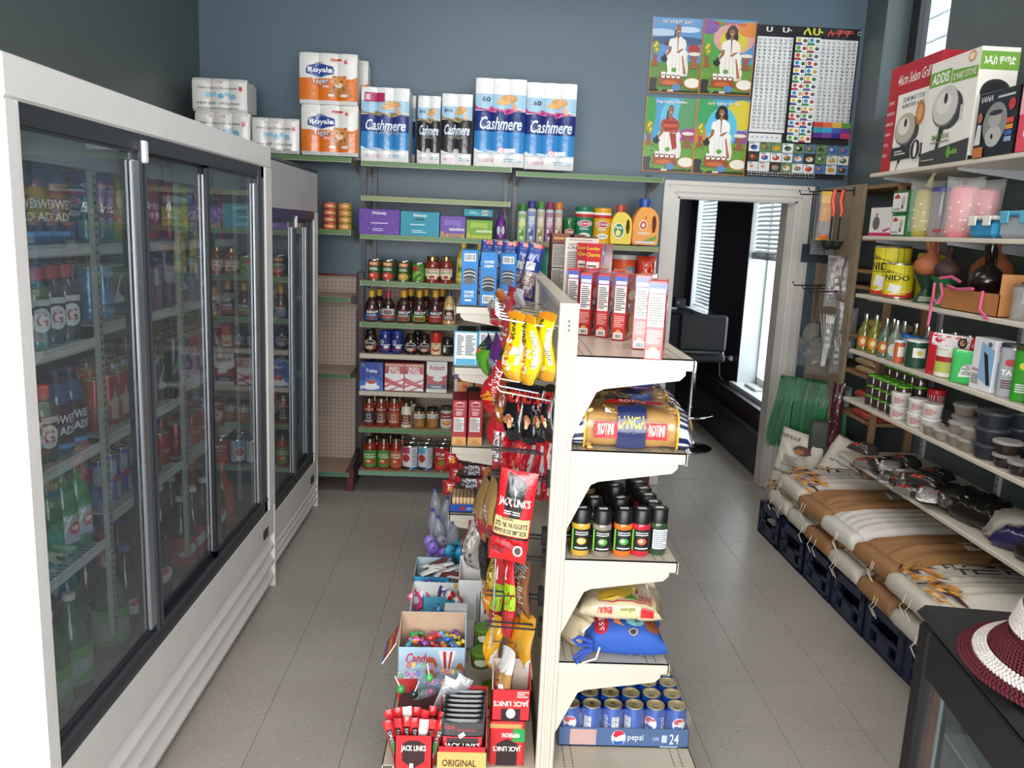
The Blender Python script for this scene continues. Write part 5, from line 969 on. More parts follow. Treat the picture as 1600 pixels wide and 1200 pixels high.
b = MB(); b.box(-w/2-.001, -.001, .005, w/2+.001, dd+.001, .128, 'ffffff', skip='bt'); b.part('shrink_wrap', 'wrap', tr)
PE = lambda a: drink_can(.0325, .121, '1f56b4', (('e', .3, .66, .2, .25, 'f0f0f4'), ('p', [(.12, .7), (.18, .84), (.3, .89), (.42, .84), (.47, .76), (.34, .73), (.22, .66)], 'd02c3c'), ('p', [(.13, .58), (.2, .46), (.32, .43), (.44, .54), (.3, .6), (.22, .62)], '2450a8'), ('t', 'pepsi', .68, .6, .2, .6, 'e8ecf4', 'v'), ('r', .85, .1, 1.05, .9, 'eceef2'), ('l', .87, .12, 1.03, .88, 14, '7a8098')), a0=a, arc=3.2, m='foil')
ang = [.55, -1.9, -1.3, -2.2, .0, .75, .2, 1.2]
for j in range(4):
    for i in range(6):
        k = i+j*3
        put(PE(ang[i] if j == 0 else ang[k % 8]), 'cola_can', f'blue cola can, {ORD[i]} from the left in the case, {("front", "second", "third", "rear")[j]} row', 'can', (.461-w/2+.037+i*.066, 2.262+.036+j*.066, .1535), group='cola cans in the shrink-wrapped case')

# ================================================================ HANGING SNACKS, LEFT SIDE
def hook(y, z, L_=.17, col='d4d8da', dy=0): MB().tube([(-.014, y-GY0, z-.012), (-.014-L_*.93, y-GY0+dy, z+.012), (-.014-L_, y-GY0+dy, z+.026)], .0026, col, 6).part('peg_hook', 'chrome' if col[0] == 'd' else 'plastic', g)
for y in (2.26, 2.34, 2.42, 2.52, 2.62, 2.72, 2.84, 2.98): hook(y, 1.445, .18)
for y in (2.24, 2.32, 2.44, 2.56, 2.7, 2.86): hook(y, 1.243)
for y in (2.62, 2.8, 2.95): hook(y, 1.09)
for k, (y, z) in enumerate(((2.3, 1.06), (2.24, 1.0), (2.3, .80), (2.24, .755), (2.32, .6), (2.24, .54))):
    o = MB(); yy = y-GY0
    for q in (-.0, .03): o.tube([(-.014, yy+q, z), (-.19, yy+q, z+.01)], .0032, '232529', 6)
    o.bbox(-.03, yy-.006, z-.02, -.014, yy+.036, z+.03, '1e2024', .002); o.part('double_hook', 'plastic', g, label='black two-pronged snack hook')
rk = MB()
for k in range(2): rk.tube([(-.165, .14+.02*k, 1.12), (-.165, .14+.02*k, .45)], .003, 'b8bcc0', 6)
rk.part('rack_upright', 'chrome', g, label='thin chrome rod linking the hook ends')
for z_ in (.47, .62, .93): MB().tube([(-.165, .15, z_), (-.1, .15, z_-.004)], .002, 'b8bcc0', 5).part('cross_wire', 'chrome', g)
HB = []
def hang(pl, pr, pt, pb, Y, col, lb, spec=(), rz=-1.35, w=.12, t=None, sd=1, m='film', cat='snack bag', ry=0., nm='snack_bag', back=None, gr=None, pin=.08, cr=.12):
    a = onY(pl, (pt+pb)/2, Y); c = onY(pr, (pt+pb)/2, Y); zt = onY((pl+pr)/2, pt, Y)[1]; zb = onY((pl+pr)/2, pb, Y)[1]; W_px = c[0]-a[0]
    h = round(zt-zb, 3); t = t or round(max(.018, W_px*.9), 3)
    if abs(rz) < 1: w = round(W_px/cos(rz), 3)
    if abs(rz) > .5: pin = -.1; t = round(t*1.12, 3); w = round(w*.85, 3)
    put(pouch(w, h, t, col, spec, sd, m, cr, back, pin, p=2.4, q=2.2, ez=.95 if abs(rz) > .5 else .55), nm, lb, cat, ((a[0]+c[0])/2, Y, zb), rot=(0, ry, rz), group=gr)
YE = (('e', .3, .3, .16, .07, 'f4ecc8'), ('e', .7, .45, .15, .07, 'f4ecc8'), ('e', .35, .6, .15, .06, 'f4ecc8'), ('e', .65, .22, .14, .06, 'f4e8b0'), ('r', 0, 0, 1, .16, 'eba42c'), ('r', 0, .9, 1, 1, 'e8901c'), ('t', 'HOT', .5, .45, .26, .5, 'd85a20', 'vb'), ('t', 'SUNS', .5, .75, .2, .3, '2a2414', 'vb'), ('r', .9, .25, .99, .8, 'f0f0e8'), ('l', .905, .27, .985, .78, 18, '6a6448'))
for i, (pl, pr, pt, pb, Y, o) in enumerate(((792, 820, 489, 592, 2.30, 'left'), (817, 841, 494, 598, 2.26, 'middle'), (839, 863, 490, 592, 2.28, 'right'))):
    hang(pl, pr, pt, pb, Y, 'f0d814', f'bright yellow snack bag on the top hook, {o} one of three', YE, rz=(-.95, -1.15, -1.0)[i], w=.095, t=.042, sd=i+2, gr='yellow snack bags')
hang(800, 815, 500, 560, 2.42, 'c8b02c', 'olive-yellow bag glimpsed between the bright yellow ones', (('e', .5, .5, .3, .1, '4a4a20'),), sd=8)
for pl, pr, pt, pb, Y, c, lb in ((768, 780, 484, 508, 2.62, 'd02030', 'short red packet hanging at the far left of the top hooks'), (781, 791, 486, 510, 2.52, 'c82838', 'short dark red packet beside the far left one'), (786, 802, 470, 548, 2.42, 'c84850', 'long rosy red packet left of the yellow bags'), (765, 778, 470, 500, 2.72, 'b8b0a8', 'small silver and red packet on the rear top hooks'), (776, 790, 452, 478, 2.84, 'd87028', 'small orange packet lying between the hook wires'), (793, 806, 448, 476, 2.7, 'c02838', 'small red packet between the hook wires'), (806, 817, 452, 480, 2.62, 'd0d4da', 'small silver packet between the hook wires')):
    hang(pl, pr, pt, pb, Y, c, lb, (('l', .2, .2, .8, .5, 3, 'e8d8c8'),), sd=int(pl))
hang(747, 768, 521, 580, 2.95, '5aa82c', 'slanting green and dark candy bag at the left of the hooks', (('p', [(0, .5), (1, .8), (1, 1), (0, 1)], '2a2440'), ('e', .4, .6, .2, .1, 'd86a3a')), ry=.35, w=.1)
hang(766, 777, 520, 590, 2.86, '6a2c88', 'purple candy bag hanging behind the green one', (('r', 0, .3, 1, .5, 'b8b0c8'),), ry=.25)
hang(757, 780, 575, 652, 2.74, 'cc2028', 'red crisps bag with yellow flash and green clip', (('p', [(.1, .3), (.5, .6), (.9, .5), (.5, .4)], 'e8a82c'), ('t', 'Ss', .5, .75, .3, .14, 'f4f0ec', 'b'), ('e', .85, .45, .08, .05, '3a9a34')), ry=.25, rz=-1., w=.13)
hang(772, 784, 565, 640, 2.62, 'c82a30', 'narrow red packet in front of the red crisps bag', (('l', .3, .2, .8, .8, 12, 'e0d0c8'),), rz=-.9, w=.07)
hang(777, 797, 592, 668, 2.56, '7a3a20', 'brown caramel candy pouch left of the black candy pouches', (('r', 0, 0, 1, .45, 'a8702c'), ('t', 'CO', .5, .9, .5, .12, 'b83a3c', 'i'), ('e', .5, .3, .15, .06, 'f0e8e0')), rz=-.6)
SK = (('t', 'SKOR', .45, .78, .75, .2, 'd83028', 'bi'), ('p', [(.75, .7), (.9, .55), (.85, .5), (.7, .66)], 'd83028'), ('e', .4, .42, .18, .08, 'a8664a'), ('e', .55, .4, .14, .06, 'c88a60'), ('e', .5, .33, .1, .06, 'e0b080'), ('p', [(.9, .2), (.95, .95), (.97, .95), (.93, .2)], 'c8ccd0'))
for i, (pl, pr, pt, pb, Y) in enumerate(((791, 824, 601, 690, 2.46), (817, 846, 604, 692, 2.38), (836, 857, 606, 690, 2.32), (852, 872, 604, 690, 2.26))):
    hang(pl, pr, pt, pb, Y, '17161a', f'glossy black candy pouch, red lettering, {ORD[i]} from the left', SK, rz=-.75, t=.03, sd=20+i, ry=-.08, gr='black candy pouches')
RW = (('r', .55, .1, .8, .9, 'b8b4b4'), ('t', 'CARAMEL', .3, .5, .18, .7, 'e04048', 'v'), ('r', 0, 0, 1, .1, '9a1820'))
hang(764, 782, 640, 700, 2.66, 'c82830', 'short red packet with little green leaf at the left hooks', (('e', .3, .6, .2, .1, '3a9a34'), ('e', .3, .2, .2, .1, 'f0e8e8')), w=.09)
hang(770, 800, 660, 735, 2.52, 'b01c28', 'dark red pouch showing its white nutrition panel', (('r', .15, .2, .7, .85, 'd8d4d4'), ('l', .2, .25, .65, .8, 10, '5a5450')), rz=-.5)
hang(794, 822, 664, 745, 2.46, 'c0202a', 'tilted red pouch with gold tag', (('r', .4, .2, .6, .4, 'c8a050'), ('t', 'CLUB', .5, .65, .5, .1, 'e06a60', 'b')), rz=-.7, ry=.3)
for i, (pl, pr, pt, pb, Y) in enumerate(((800, 822, 684, 772, 2.44), (818, 840, 686, 776, 2.38), (836, 856, 688, 778, 2.32), (851, 869, 684, 780, 2.27))):
    hang(pl, pr, pt, pb, Y, 'b01a24', f'red chocolate pouch with grey strip, {ORD[i]} from the left', RW, rz=-.9, w=.07, t=.026, sd=30+i, gr='red chocolate pouches')
JL = (('r', 0, .0, 1, .3, 'd42028'), ('p', [(.22, .98), (.78, .9), (.72, .52), (.5, .46), (.22, .6)], '1a1718'), ('p', [(.38, .93), (.4, .85), (.48, .78), (.56, .84), (.62, .83), (.54, .8), (.5, .72), (.46, .8), (.36, .86)], 'f0eeea'), ('t', "JACK LINK'S", .5, .66, .86, .115, 'f6f4f0', 'b'), ('l', .25, .53, .7, .58, 2, 'd8d0c8'), ('r', .02, .3, .98, .5, 'd9c48c'), ('t', 'ORIGINAL', .35, .485, .42, .035, '3a2a1c', 'b'), ('t', 'STEAK NUGGETS', .5, .42, .88, .055, '221a14', 'b'), ('t', 'PEPITES DE BIFTECK', .5, .345, .9, .05, '221a14', 'b'), ('r', 0, .27, 1, .29, '1c1818'))
JL += tuple(('e', .12+.72*((i*5) % 13)/13, .12+.12*((i*7) % 11)/11, .07, .035, ('b83a44', '8a1c28', 'c85058')[i % 3]) for i in range(20))+(('e', .78, .16, .13, .065, 'e8e4e0'), ('e', .78, .16, .09, .045, '5a4a48'))
JL = tuple(t_[:2]+(t_[2],)+t_[3:] for t_ in JL)
hang(766, 824, 733, 876, 2.2, 'd42028', 'large red steak nugget bag turned to face the camera', JL, rz=-.22, ry=.1, t=.035, sd=41, cr=.05, pin=.03)
HB[:] = []
hang(742, 764, 742, 838, 2.62, 'a8824c', 'tan and red jerky bag seen edge-on, left of the steak nugget bag', (('r', 0, 0, 1, .4, 'a81c24'), ('l', .3, .1, .8, .5, 8, 'd8d0c8')), ry=.12, t=.035)
hang(757, 775, 745, 842, 2.5, 'b08c54', 'second tan and red jerky bag, nearer the steak nugget bag', (('r', 0, 0, 1, .35, 'b01c28'), ('l', .3, .1, .8, .6, 9, 'd8d0c8')), ry=.1, t=.03)
hang(728, 752, 815, 888, 2.86, 'a8a29c', 'silver-grey seed bag with red edge at the hook ends', tuple(('e', .2+.6*((i*5) % 9)/9, .1+.8*((i*7) % 12)/12, .07, .04, ('6a625c', 'c8c2ba')[i % 2]) for i in range(18))+(('r', 0, 0, .15, 1, 'b82028'),), rz=-.6)
hang(752, 765, 815, 915, 2.6, '1a1618', 'slim black packet hanging beside the seed bag', (('r', 0, .0, 1, .15, 'c8a02c'),), w=.09)
hang(765, 772, 820, 880, 2.56, 'c8242c', 'thin red packet edge between black and yellow packets', (), w=.08)
hang(768, 788, 868, 934, 2.44, 'b8982c', 'yellow-brown packet with dark lettering under the black hooks', (('t', 'STICKS', .5, .7, .3, .5, '3a3018', 'vb'), ('r', 0, 0, 1, .25, '7a6a60')), rz=-.8, ry=-.12)
hang(756, 770, 905, 958, 2.52, 'e08a1c', 'slender orange packet below the yellow-brown one', (('r', 0, .5, 1, .6, 'f0d080'),), w=.09, ry=.15)
LG = (('r', 0, .35, 1, .68, '9ac81c'), ('e', .4, .55, .2, .06, '78a818'), ('e', .6, .45, .2, .06, '78a818'), ('p', [(.3, .72), (.5, .9), (.55, .72)], 'f0ece8'), ('r', 0, .0, 1, .34, 'b83038'))
for i, (pl, pr) in enumerate(((770, 786), (788, 804))): hang(pl, pr, 872, 992, 2.42-.1*i, 'c01c28', 'long red bag with lime green middle, '+('left one', 'right one')[i], LG, rz=-.85, w=.07, t=.028, sd=50+i, gr='red and lime bags')
for i, (pl, pr, c) in enumerate(((800, 814, '6a6468'), (812, 829, '8a5a3c'))): hang(pl, pr, 876, 960, 2.36-.06*i, c, ('grey-brown packet right of the red and lime bags', 'brown and silver packet closest to the gondola panel')[i], (('l', .3, .2, .9, .9, 14, 'c8c4c0'), ('r', 0, .4, .3, .6, 'a8402c')), w=.1, ry=-.1)
hang(757, 780, 962, 1046, 2.36, 'e0a428', 'yellow-orange snack bag with white corner over the green tubs', (('p', [(.5, .2), (1, .5), (1, .1)], 'e8e6e0'),), rz=-.7, ry=.1)
hang(795, 807, 958, 1042, 2.34, 'dc8a20', 'narrow orange bag on the lowest black hook', (('e', .5, .3, .3, .08, 'f0c060'),), w=.1)
hang(808, 829, 958, 1052, 2.3, 'd8a030', 'golden bag with silver corner nearest the panel on the lowest hook', (('p', [(.5, .0), (1, .35), (1, 0)], 'dadce0'),), w=.1, rz=-1.)
hang(780, 801, 1014, 1112, 2.2, 'a07844', 'silver-topped brown jerky bag dangling over the red boxes', (('r', 0, .66, 1, 1, 'c8c6c4'), ('r', .5, .3, .8, .5, 'ecebe8'), ('l', .2, .4, .4, .7, 4, 'b03038')), rz=-.9, w=.09)

# ================================================================ BASE SHELF GOODS, LEFT SIDE
def openbox(w, d, h, col, inner, front=(), bh=None, side=(), t=.003, rot=0):
    bh = bh or h; b = MB()
    b.box(-w/2, -d/2, 0, w/2, d/2, t, inner).box(-w/2, -d/2, 0, w/2, -d/2+t, h, {'*': col, 'k': inner}).box(-w/2, d/2-t, 0, w/2, d/2, bh, {'*': col, 'f': inner})
    for s_ in (-1, 1): b.ext([(-d/2, 0), (-d/2, h), (d/2, bh), (d/2, 0)], 'x', s_*(w/2-t), s_*w/2, [inner if (k == 5) == (s_ > 0) else col for k in range(6)])
    b.prt(Flat((-w/2, -d/2, 0), (w, 0, 0), (0, 0, h)), front)
    if side: b.prt(Flat((-w/2, d/2, 0), (0, -d, 0), (0, 0, min(h, bh))), side)
    return [('display_box', b.mesh('display_box', 'card'))]
ZB = .15; RED = 'd02a2e'
JK = (('p', [(.2, .45), (.2, .82), (.35, .9), (.65, .9), (.8, .82), (.8, .45), (.5, .28)], '3a2022'), ('t', 'JACK LINKS', .5, .72, .66, .16, 'f4f2ee', 'b'), ('r', .4, .12, .5, .4, 'f0f0f0'), ('r', .1, .02, .32, .2, 'b82028'))
x, w, h = slot(617, 676, 1150, 2.08, ZB); put(openbox(w, .1, h, RED, '8a1c20', JK, bh=h+.01), 'display_box', 'red cardboard box full of wrapped meat sticks at the near left corner', 'box', (x, 2.13, ZB))
SKP = (('r', .2, .15, .8, .85, '3a1c20'), ('r', .25, .4, .75, .62, '2a8a3a'), ('t', 'STICK', .5, .3, .36, .22, 'e8e4e0', 'v'), ('t', 'LINKS', .5, .72, .36, .2, 'e8e4e0', 'v'))
@cached
def stick(c, k): b = MB(); S = Pil(.026, .17, .014, k, 6, 8, .05, .02); b.bag(S, c, 6, 8); b.prt(S, SKP if c != 'f0eeea' else (('r', .3, .1, .7, .7, 'b8402c'),), .001, .0003); return [('wrapped_stick', b.mesh('wrapped_stick', 'film', 50))]
R = random.Random(12)
for i in range(14):
    cx = x+(-.034+.0115*(i % 7)); yy = 2.105+.035*(i//7)
    put(stick('f0eeea' if i in (4, 9) else 'c8262c', i % 4), 'meat_stick', ('white-backed' if i in (4, 9) else 'red')+f' meat stick in the red box, {ORD[i % 7]} from left, {"front" if i < 7 else "back"} row', 'snack stick', (cx, yy, .158+.012*(i//7)), rot=(R.uniform(-.08, .02), (i % 7-3)*.09, R.uniform(-.3, .3)), group='meat sticks in the red box')
JP = (('r', 0, .72, 1, .94, '3a3638'), ('t', '100', .2, .86, .22, .07, 'c03038', 'b'), ('l', .35, .8, .8, .84, 1, 'a83038'), ('r', .04, .38, .96, .7, 'd02430'), ('p', [(.12, .68), (.88, .68), (.85, .5), (.5, .38), (.15, .5)], '2a2224'), ('t', 'JACK LINKS', .5, .53, .84, .11, 'f6f4f0', 'b'), ('p', [(.0, .32), (.5, .4), (1, .32), (1, .05), (0, .05)], 'd0aa5c'), ('t', 'ORIGINAL', .5, .26, .7, .08, '4a3018', 'b'), ('l', .12, .12, .88, .19, 2, '6a4c28'), ('p', [(.36, .72), (.52, .8), (.58, .74), (.44, .67)], 'f4f4f4'))
x, w, h = slot(687, 757, 1166, 2.085, ZB)
put(openbox(w+.012, .15, h, RED, '9a1c20', (('r', .0, .0, 1, .86, 'd4b068'), ('t', 'ORIGINAL', .45, .55, .7, .2, '4a3018', 'b')), bh=h+.1), 'display_box', 'red display box of large jerky pouches, second from the left at the front', 'box', (x, 2.155, ZB))
K = pouch(w-.004, .165, .012, '1e1c1e', JP, 61, cr=.05, pin=.02, p=4, q=4)
for i in range(7): put(K, 'jerky_pouch', f'jerky pouch standing in the red display box, {ORD[i]} from the front', 'jerky pouch', (x+.001*i, 2.096+.018*i, ZB+.018+.004*i), rot=(-.06, 0, 0), group='large jerky pouches')
x, w, h = slot(766, 821, 1128, 2.16, ZB)
K = openbox(w, .12, h-.001, RED, 'c8b8a4', (('p', [(.2, .0), (.2, .5), (.5, .62), (.8, .5), (.8, .0)], '2c1c20'), ('t', "JACK LINK'S", .5, .4, .8, .15, 'f2f0ec', 'ub'), ('r', .66, .55, 1, .85, '2a9a48'), ('t', 'PEPPERONI', .6, .7, .5, .1, 'f0f0ec', 'ub'), ('r', 0, .86, .9, .96, 'c89a58')))
b = MB(); b.bbox(-w/2, -.06, 0, w/2, .06, h-.001, RED); b.prt(Flat((-w/2, -.06, 0), (w, 0, 0), (0, 0, h)), (('p', [(.2, .0), (.2, .5), (.5, .62), (.8, .5), (.8, .0)], '2c1c20'), ('t', "JACK LINK'S", .5, .4, .8, .15, 'f2f0ec', 'ub'), ('r', .66, .55, 1, .85, '2a9a48'), ('t', 'PEPPERONI', .6, .7, .5, .1, 'f0f0ec', 'ub'), ('r', 0, .86, .9, .96, 'c89a58')))
put([('box', b.mesh('box', 'paper'))], 'display_box', 'closed red and green box with upside-down white lettering, lower of two', 'box', (x, 2.22, ZB))
x2, w2, h2 = slot(769, 830, 1078, 2.165, ZB+h)
put(openbox(w2, .11, h2, RED, 'cfc2b0', (('r', .25, 0, .75, .4, '2c1c20'), ('t', "JACK LINK'S", .5, .58, .9, .22, 'f2f0ec', 'ub'), ('e', .5, .25, .12, .16, 'd8d4d0'), ('l', .65, .75, .95, .97, 3, 'e8c8c0')), bh=h2+.04), 'display_box', 'open red box stacked on the closed red and green one', 'box', (x2, 2.22, ZB+h))
# hinged-open candy carton
x, w, h = slot(621, 727, 1012, 2.44, ZB); 
put(openbox(w, .14, h, 'a8c4dc', 'b89a80', (('r', 0, 0, .3, .5, 'c83a34'), ('t', 'Candy', .3, .8, .36, .22, 'c82c3c', 'bi'), ('p', [(.6, .95), (.85, .95), (.78, .6), (.66, .6)], 'e8e4e4'), ('p', [(.66, .94), (.71, .94), (.72, .62), (.69, .62)], 'c03038'), ('p', [(.77, .94), (.81, .94), (.76, .62), (.74, .62)], 'c03038'), ('e', .5, .65, .09, .2, 'b85c34'), ('e', .92, .62, .06, .14, 'b8703c'), ('r', 0, .0, 1, .15, 'd86a5c')), bh=h+.055), 'display_box', 'pale blue printed candy carton with brown inside and a raised back flap', 'box', (x, 2.51, ZB), .03)
fl_ = MB().box(-.002, -.07, -.085, .002, .07, 0, {'*': 'd8d0c8', 'l': 'b83a3c'}); fl_.prt(Flat((-.0021, .07, -.085), (0, -.14, 0), (0, 0, .085)), (('t', 'Candy', .5, .5, .8, .4, 'f0d040', 'b'), ('r', 0, 0, 1, .15, '4a8ac0')))
o = tag(fl_.part('box_flap', 'card'), 'printed red and yellow side flap hanging off the pale blue candy carton', 'flap'); o.location = (x-w/2-.005, 2.51, ZB+h+.01); o.rotation_euler = (0, .55, 0)
CC = ('c83a3a', '3a9a5a', '3a6ac0', 'e0c030', '8a4aa8', 'e07a3a', '48b0c8', 'd85a98')
def candies(n, x0, x1, y0, y1, z, lbf, gr, r=.009, shape='wrap', sd=1):
    R = random.Random(sd)
    for i in range(n):
        c = CC[(i*3+sd) % 8]; put(candy(c, r, shape), 'candy', lbf % (ORD[i] if i < 20 else str(i)), 'candy', (R.uniform(x0, x1), y0+(y1-y0)*(i+.5)/n, z+R.uniform(0, .012)), rot=(R.uniform(-.4, .4), R.uniform(-.4, .4), R.uniform(0, 3)), group=gr)
@cached
def candy(c, r, shape):
    b = MB()
    if shape == 'wrap':
        b.lathe([(.2*r, -3*r), (1.1*r, -2.6*r), (.3*r, -1.6*r), (1*r, -.9*r), (1.1*r, 0), (1*r, .9*r), (.3*r, 1.6*r), (1.1*r, 2.6*r), (.2*r, 3*r)], 8, c)
        b.v = [(z, y, x) for x, y, z in b.v]
    else:
        b.lathe([(.1*r, -1*r), (.7*r, -.7*r), (r, 0), (.7*r, .75*r), (.1*r, r)], 10, c); b.tube([(0, 0, r), (0, 0, 4*r)], r*.16, 'e8e8e8', 5)
    return [('candy', b.mesh('candy', 'film', 50))]
candies(16, x-.085, x+.085, 2.46, 2.56, ZB+h-.02, 'wrapped sweet in the pale blue carton, %s from the front', 'sweets in the pale blue carton', sd=2)
# bead candy bracelets and pops in front of the carton
@cached
def beads(n, sd):
    out = []
    for k in range(n):
        b = MB(); r = .0085; b.lathe([(.2*r, -r), (.8*r, -.6*r), (r, 0), (.8*r, .6*r), (.2*r, r)], 8, CC[(k*3+sd) % 8]); b.v = [(X+(k-(n-1)/2)*.0165, Y, Z_+.012+.004*(k % 2)) for X, Y, Z_ in b.v]; out.append(('bead', b.mesh('bead', 'gloss', 50)))
    w_ = MB(); w_.lathe([(.004, -n*.0095), (.0115, -n*.0085), (.0125, 0), (.0115, n*.0085), (.004, n*.0095)], 10, 'f0f0f4'); w_.v = [(Z_, Y, X+.014) for X, Y, Z_ in w_.v]; out.append(('clear_wrapper', w_.mesh('clear_wrapper', 'clear', 60)))
    return out
for i, (px, py, Y, rz, n) in enumerate(((655, 1042, 2.34, -.1, 5), (640, 1056, 2.33, .1, 4), (700, 1052, 2.36, -.2, 5), (712, 1066, 2.33, .1, 5), (680, 1068, 2.3, -.3, 4), (716, 1090, 2.3, .3, 4), (662, 1086, 2.28, .5, 4))):
    a, z = onY(px, py, Y); put(beads(n, i), 'bead_candy', f'string of coloured bead sweets in clear wrap, {ORD[i]} counting from the back', 'candy', (a, Y, z-.01), rz, group='bead sweets')
st = tag(MB().bbox(-.1, -.055, 0, .1, .055, .11, '5a2c30', .004).part('candy_carton', 'card'), 'dark red carton under the bead sweets', 'box'); st.location = (-.135, 2.3, ZB)
for i, (px, py, c) in enumerate(((628, 1068, '3a9a4a'), (672, 1050, '4aa85a'), (694, 1078, '38404a'), (648, 1076, '2a2a30'), (706, 1076, '5a9a7a'))):
    a, z = onY(px, py, 2.27); put(candy(c, .014, 'pop'), 'candy_pop', f'round candy pop before the bead sweets, {ORD[i]} one', 'candy', (a, 2.24, z), rot=(.3, .2*i-.3, 0), group='round candy pops')
for i, (px, py, rz, ry) in enumerate(((685, 1085, -.1, .35), (697, 1080, .1, .55))):
    a, z = onY(px, py, 2.2); put(pouch(.05, .12, .01, 'b8babc', (('r', .1, .1, .9, .8, '8a8c92'),), 70+i, 'clear' if 0 else 'foil', cr=.1), 'foil_pouch', ('left', 'right')[i]+' silver-grey pouch leaning behind the meat sticks', 'pouch', (a, 2.2, z-.07), rot=(-.2, ry, rz))
# surprise egg boxes
x, w, h = slot(668, 722, 958, 2.83, ZB)
put(openbox(w+.12, .2, h*.8, 'e8e8e8', 'dcdcdc', (), bh=h+.03), 'display_box', 'white tray box of foil chocolate eggs behind the pale blue carton', 'box', (x-.01, 2.93, ZB))
x, w, h = slot(694, 730, 955, 2.72, ZB)
put(carton(w, .05, h, 'f0efee', (('p', [(0, 0), (1, 0), (1, .35), (0, .5)], 'c8282e'), ('t', 'kinder', .6, .6, .4, .1, 'c8282e', 'b'), ('t', 'JOY', .6, .35, .5, .2, 'f0e8e8', 'b'))), 'egg_box', 'white and red surprise egg carton standing upright', 'box', (x, 2.76, ZB))
@cached
def egg(c): b = MB(); b.lathe([(.002, -.026), (.014, -.021), (.021, -.006), (.019, .01), (.011, .023), (.002, .027)], 14, c, cols=['c8302c', 'c8302c', c, '3a8ac8', c]); return [('egg', b.mesh('egg', 'foil', 60))]
for i, (px, py) in enumerate(((668, 975), (684, 955), (690, 962), (676, 985), (712, 952), (655, 985), (700, 948))):
    a, z = onY(px, py, 2.84); put(egg(('e8e4e0', '58a0c8')[i % 2]), 'chocolate_egg', f'foil-wrapped chocolate egg in the white tray, {ORD[i]} from front', 'chocolate egg', (a, 2.82+.02*i, max(z, ZB+.03)), rot=(.6*i, .3*i, 0), group='foil chocolate eggs')
# white carton with wing flap
x, w, h = slot(716, 752, 912, 2.95, ZB)
b = MB(); b.box(-w/2, -.06, 0, w/2, -.057, h, 'ececec').box(-w/2, .06, 0, w/2, .063, h+.05, 'dedcda').ext([(-.06, 0), (-.06, h*.8), (.06, h+.05), (.06, 0)], 'x', w/2-.003, w/2, 'd8d6d4').ext([(-.06, 0), (-.06, h*.8), (.06, h+.05), (.06, 0)], 'x', -w/2, -w/2+.003, 'd8d6d4').box(-w/2, -.06, 0, w/2, .06, .003, 'c8c6c4').ext([(w/2, 0), (w/2+.055, h), (w/2, h)], 'y', -.06, -.057, 'e6e6e6')
put([('display_box', b.mesh('display_box', 'card'))], 'display_box', 'plain white open carton with a triangular side wing and yellow sweets inside', 'box', (x, 3.04, ZB))
for i in range(5): put(candy(('e0c030', 'c83a3a')[i % 2], .011, 'wrap'), 'candy', f'small sweet in the plain white carton, {ORD[i]} from the left', 'candy', (x-.03+.015*i, 3.02+.01*(i % 2), ZB+h*.8), rz=i, group='sweets in the plain white carton')
x, w, h = slot(752, 775, 925, 2.75, ZB); put(carton(w, .08, h, 'e6e2de', (('t', 'K', .5, .75, .5, .14, '3a2420', 'b'), ('e', .6, .4, .3, .12, 'c8623a'))), 'candy_carton', 'cream carton with a dark letter beneath the hanging packets', 'box', (x, 2.79, ZB))
# wafer box and mixed bars
x, w, h = slot(646, 702, 902, 3.14, ZB)
put(openbox(w, .16, h, '3a9ccc', 'a8b8c0', (('r', .08, .12, .5, .88, 'e8ecee'), ('l', .1, .2, .45, .8, 6, '6a8aa0')), bh=h+.02), 'display_box', 'bright blue box of striped wafer bars on the base shelf', 'box', (x, 3.22, ZB))
@cached
def bar(c, c2): b = MB(); S = Pil(.03, .11, .014, 3, 6, 8, .04, .02); b.bag(S, c, 6, 6); b.prt(S, (('r', 0, .3, 1, .38, c2), ('r', 0, .5, 1, .58, c2), ('r', 0, .7, 1, .78, c2), ('r', .3, .1, .7, .25, c2)), .001); return [('wrapped_bar', b.mesh('wrapped_bar', 'film', 50))]
R = random.Random(5)
for i in range(13):
    put(bar(('e6e4e0', '6a2c28', 'd8d4d0', '3a6aa8')[i % 4], ('3a2824', 'e0dcd8', 'a8303a', 'e8e8e8')[i % 4]), 'wafer_bar', f'wafer bar in the bright blue box, {ORD[i]} counting from the front', 'wafer bar', (x+R.uniform(-.05, .05), 3.16+.009*i, ZB+h*.85+R.uniform(0, .02)), rot=(pi/2-.2, R.uniform(-.3, .3), R.uniform(.6, 2.2)), group='bars in the bright blue box')
x, w, h = slot(660, 706, 935, 2.98, ZB)
put(openbox(w, .1, h, '50a4c4', 'b8c8d0', (), bh=h), 'display_box', 'low teal box holding pink and purple candy toys', 'box', (x, 3.04, ZB))
for i, c in enumerate(('d84a78', 'c8406a', '5a3a90', '6a4aa8', '402c68', '4a98c8', '7a5ab8')):
    put(carton(.045, .018, .075, c, (('e', .5, .5, .3, .2, 'e8e0f0'), ('r', .2, .75, .8, .9, 'f0e8f0'))), 'candy_toy_box', f'small {("pink", "pink", "purple", "violet", "dark purple", "blue", "lilac")[i]} toy packet in the low teal box, {ORD[i]} from the left', 'toy packet', (x-.06+.02*i, 3.0+.018*(i % 4), ZB+h*.6+.012*(i % 3)), rot=(-.5, .25*(i-3), .3*(i % 3)), group='toy packets in the low teal box')
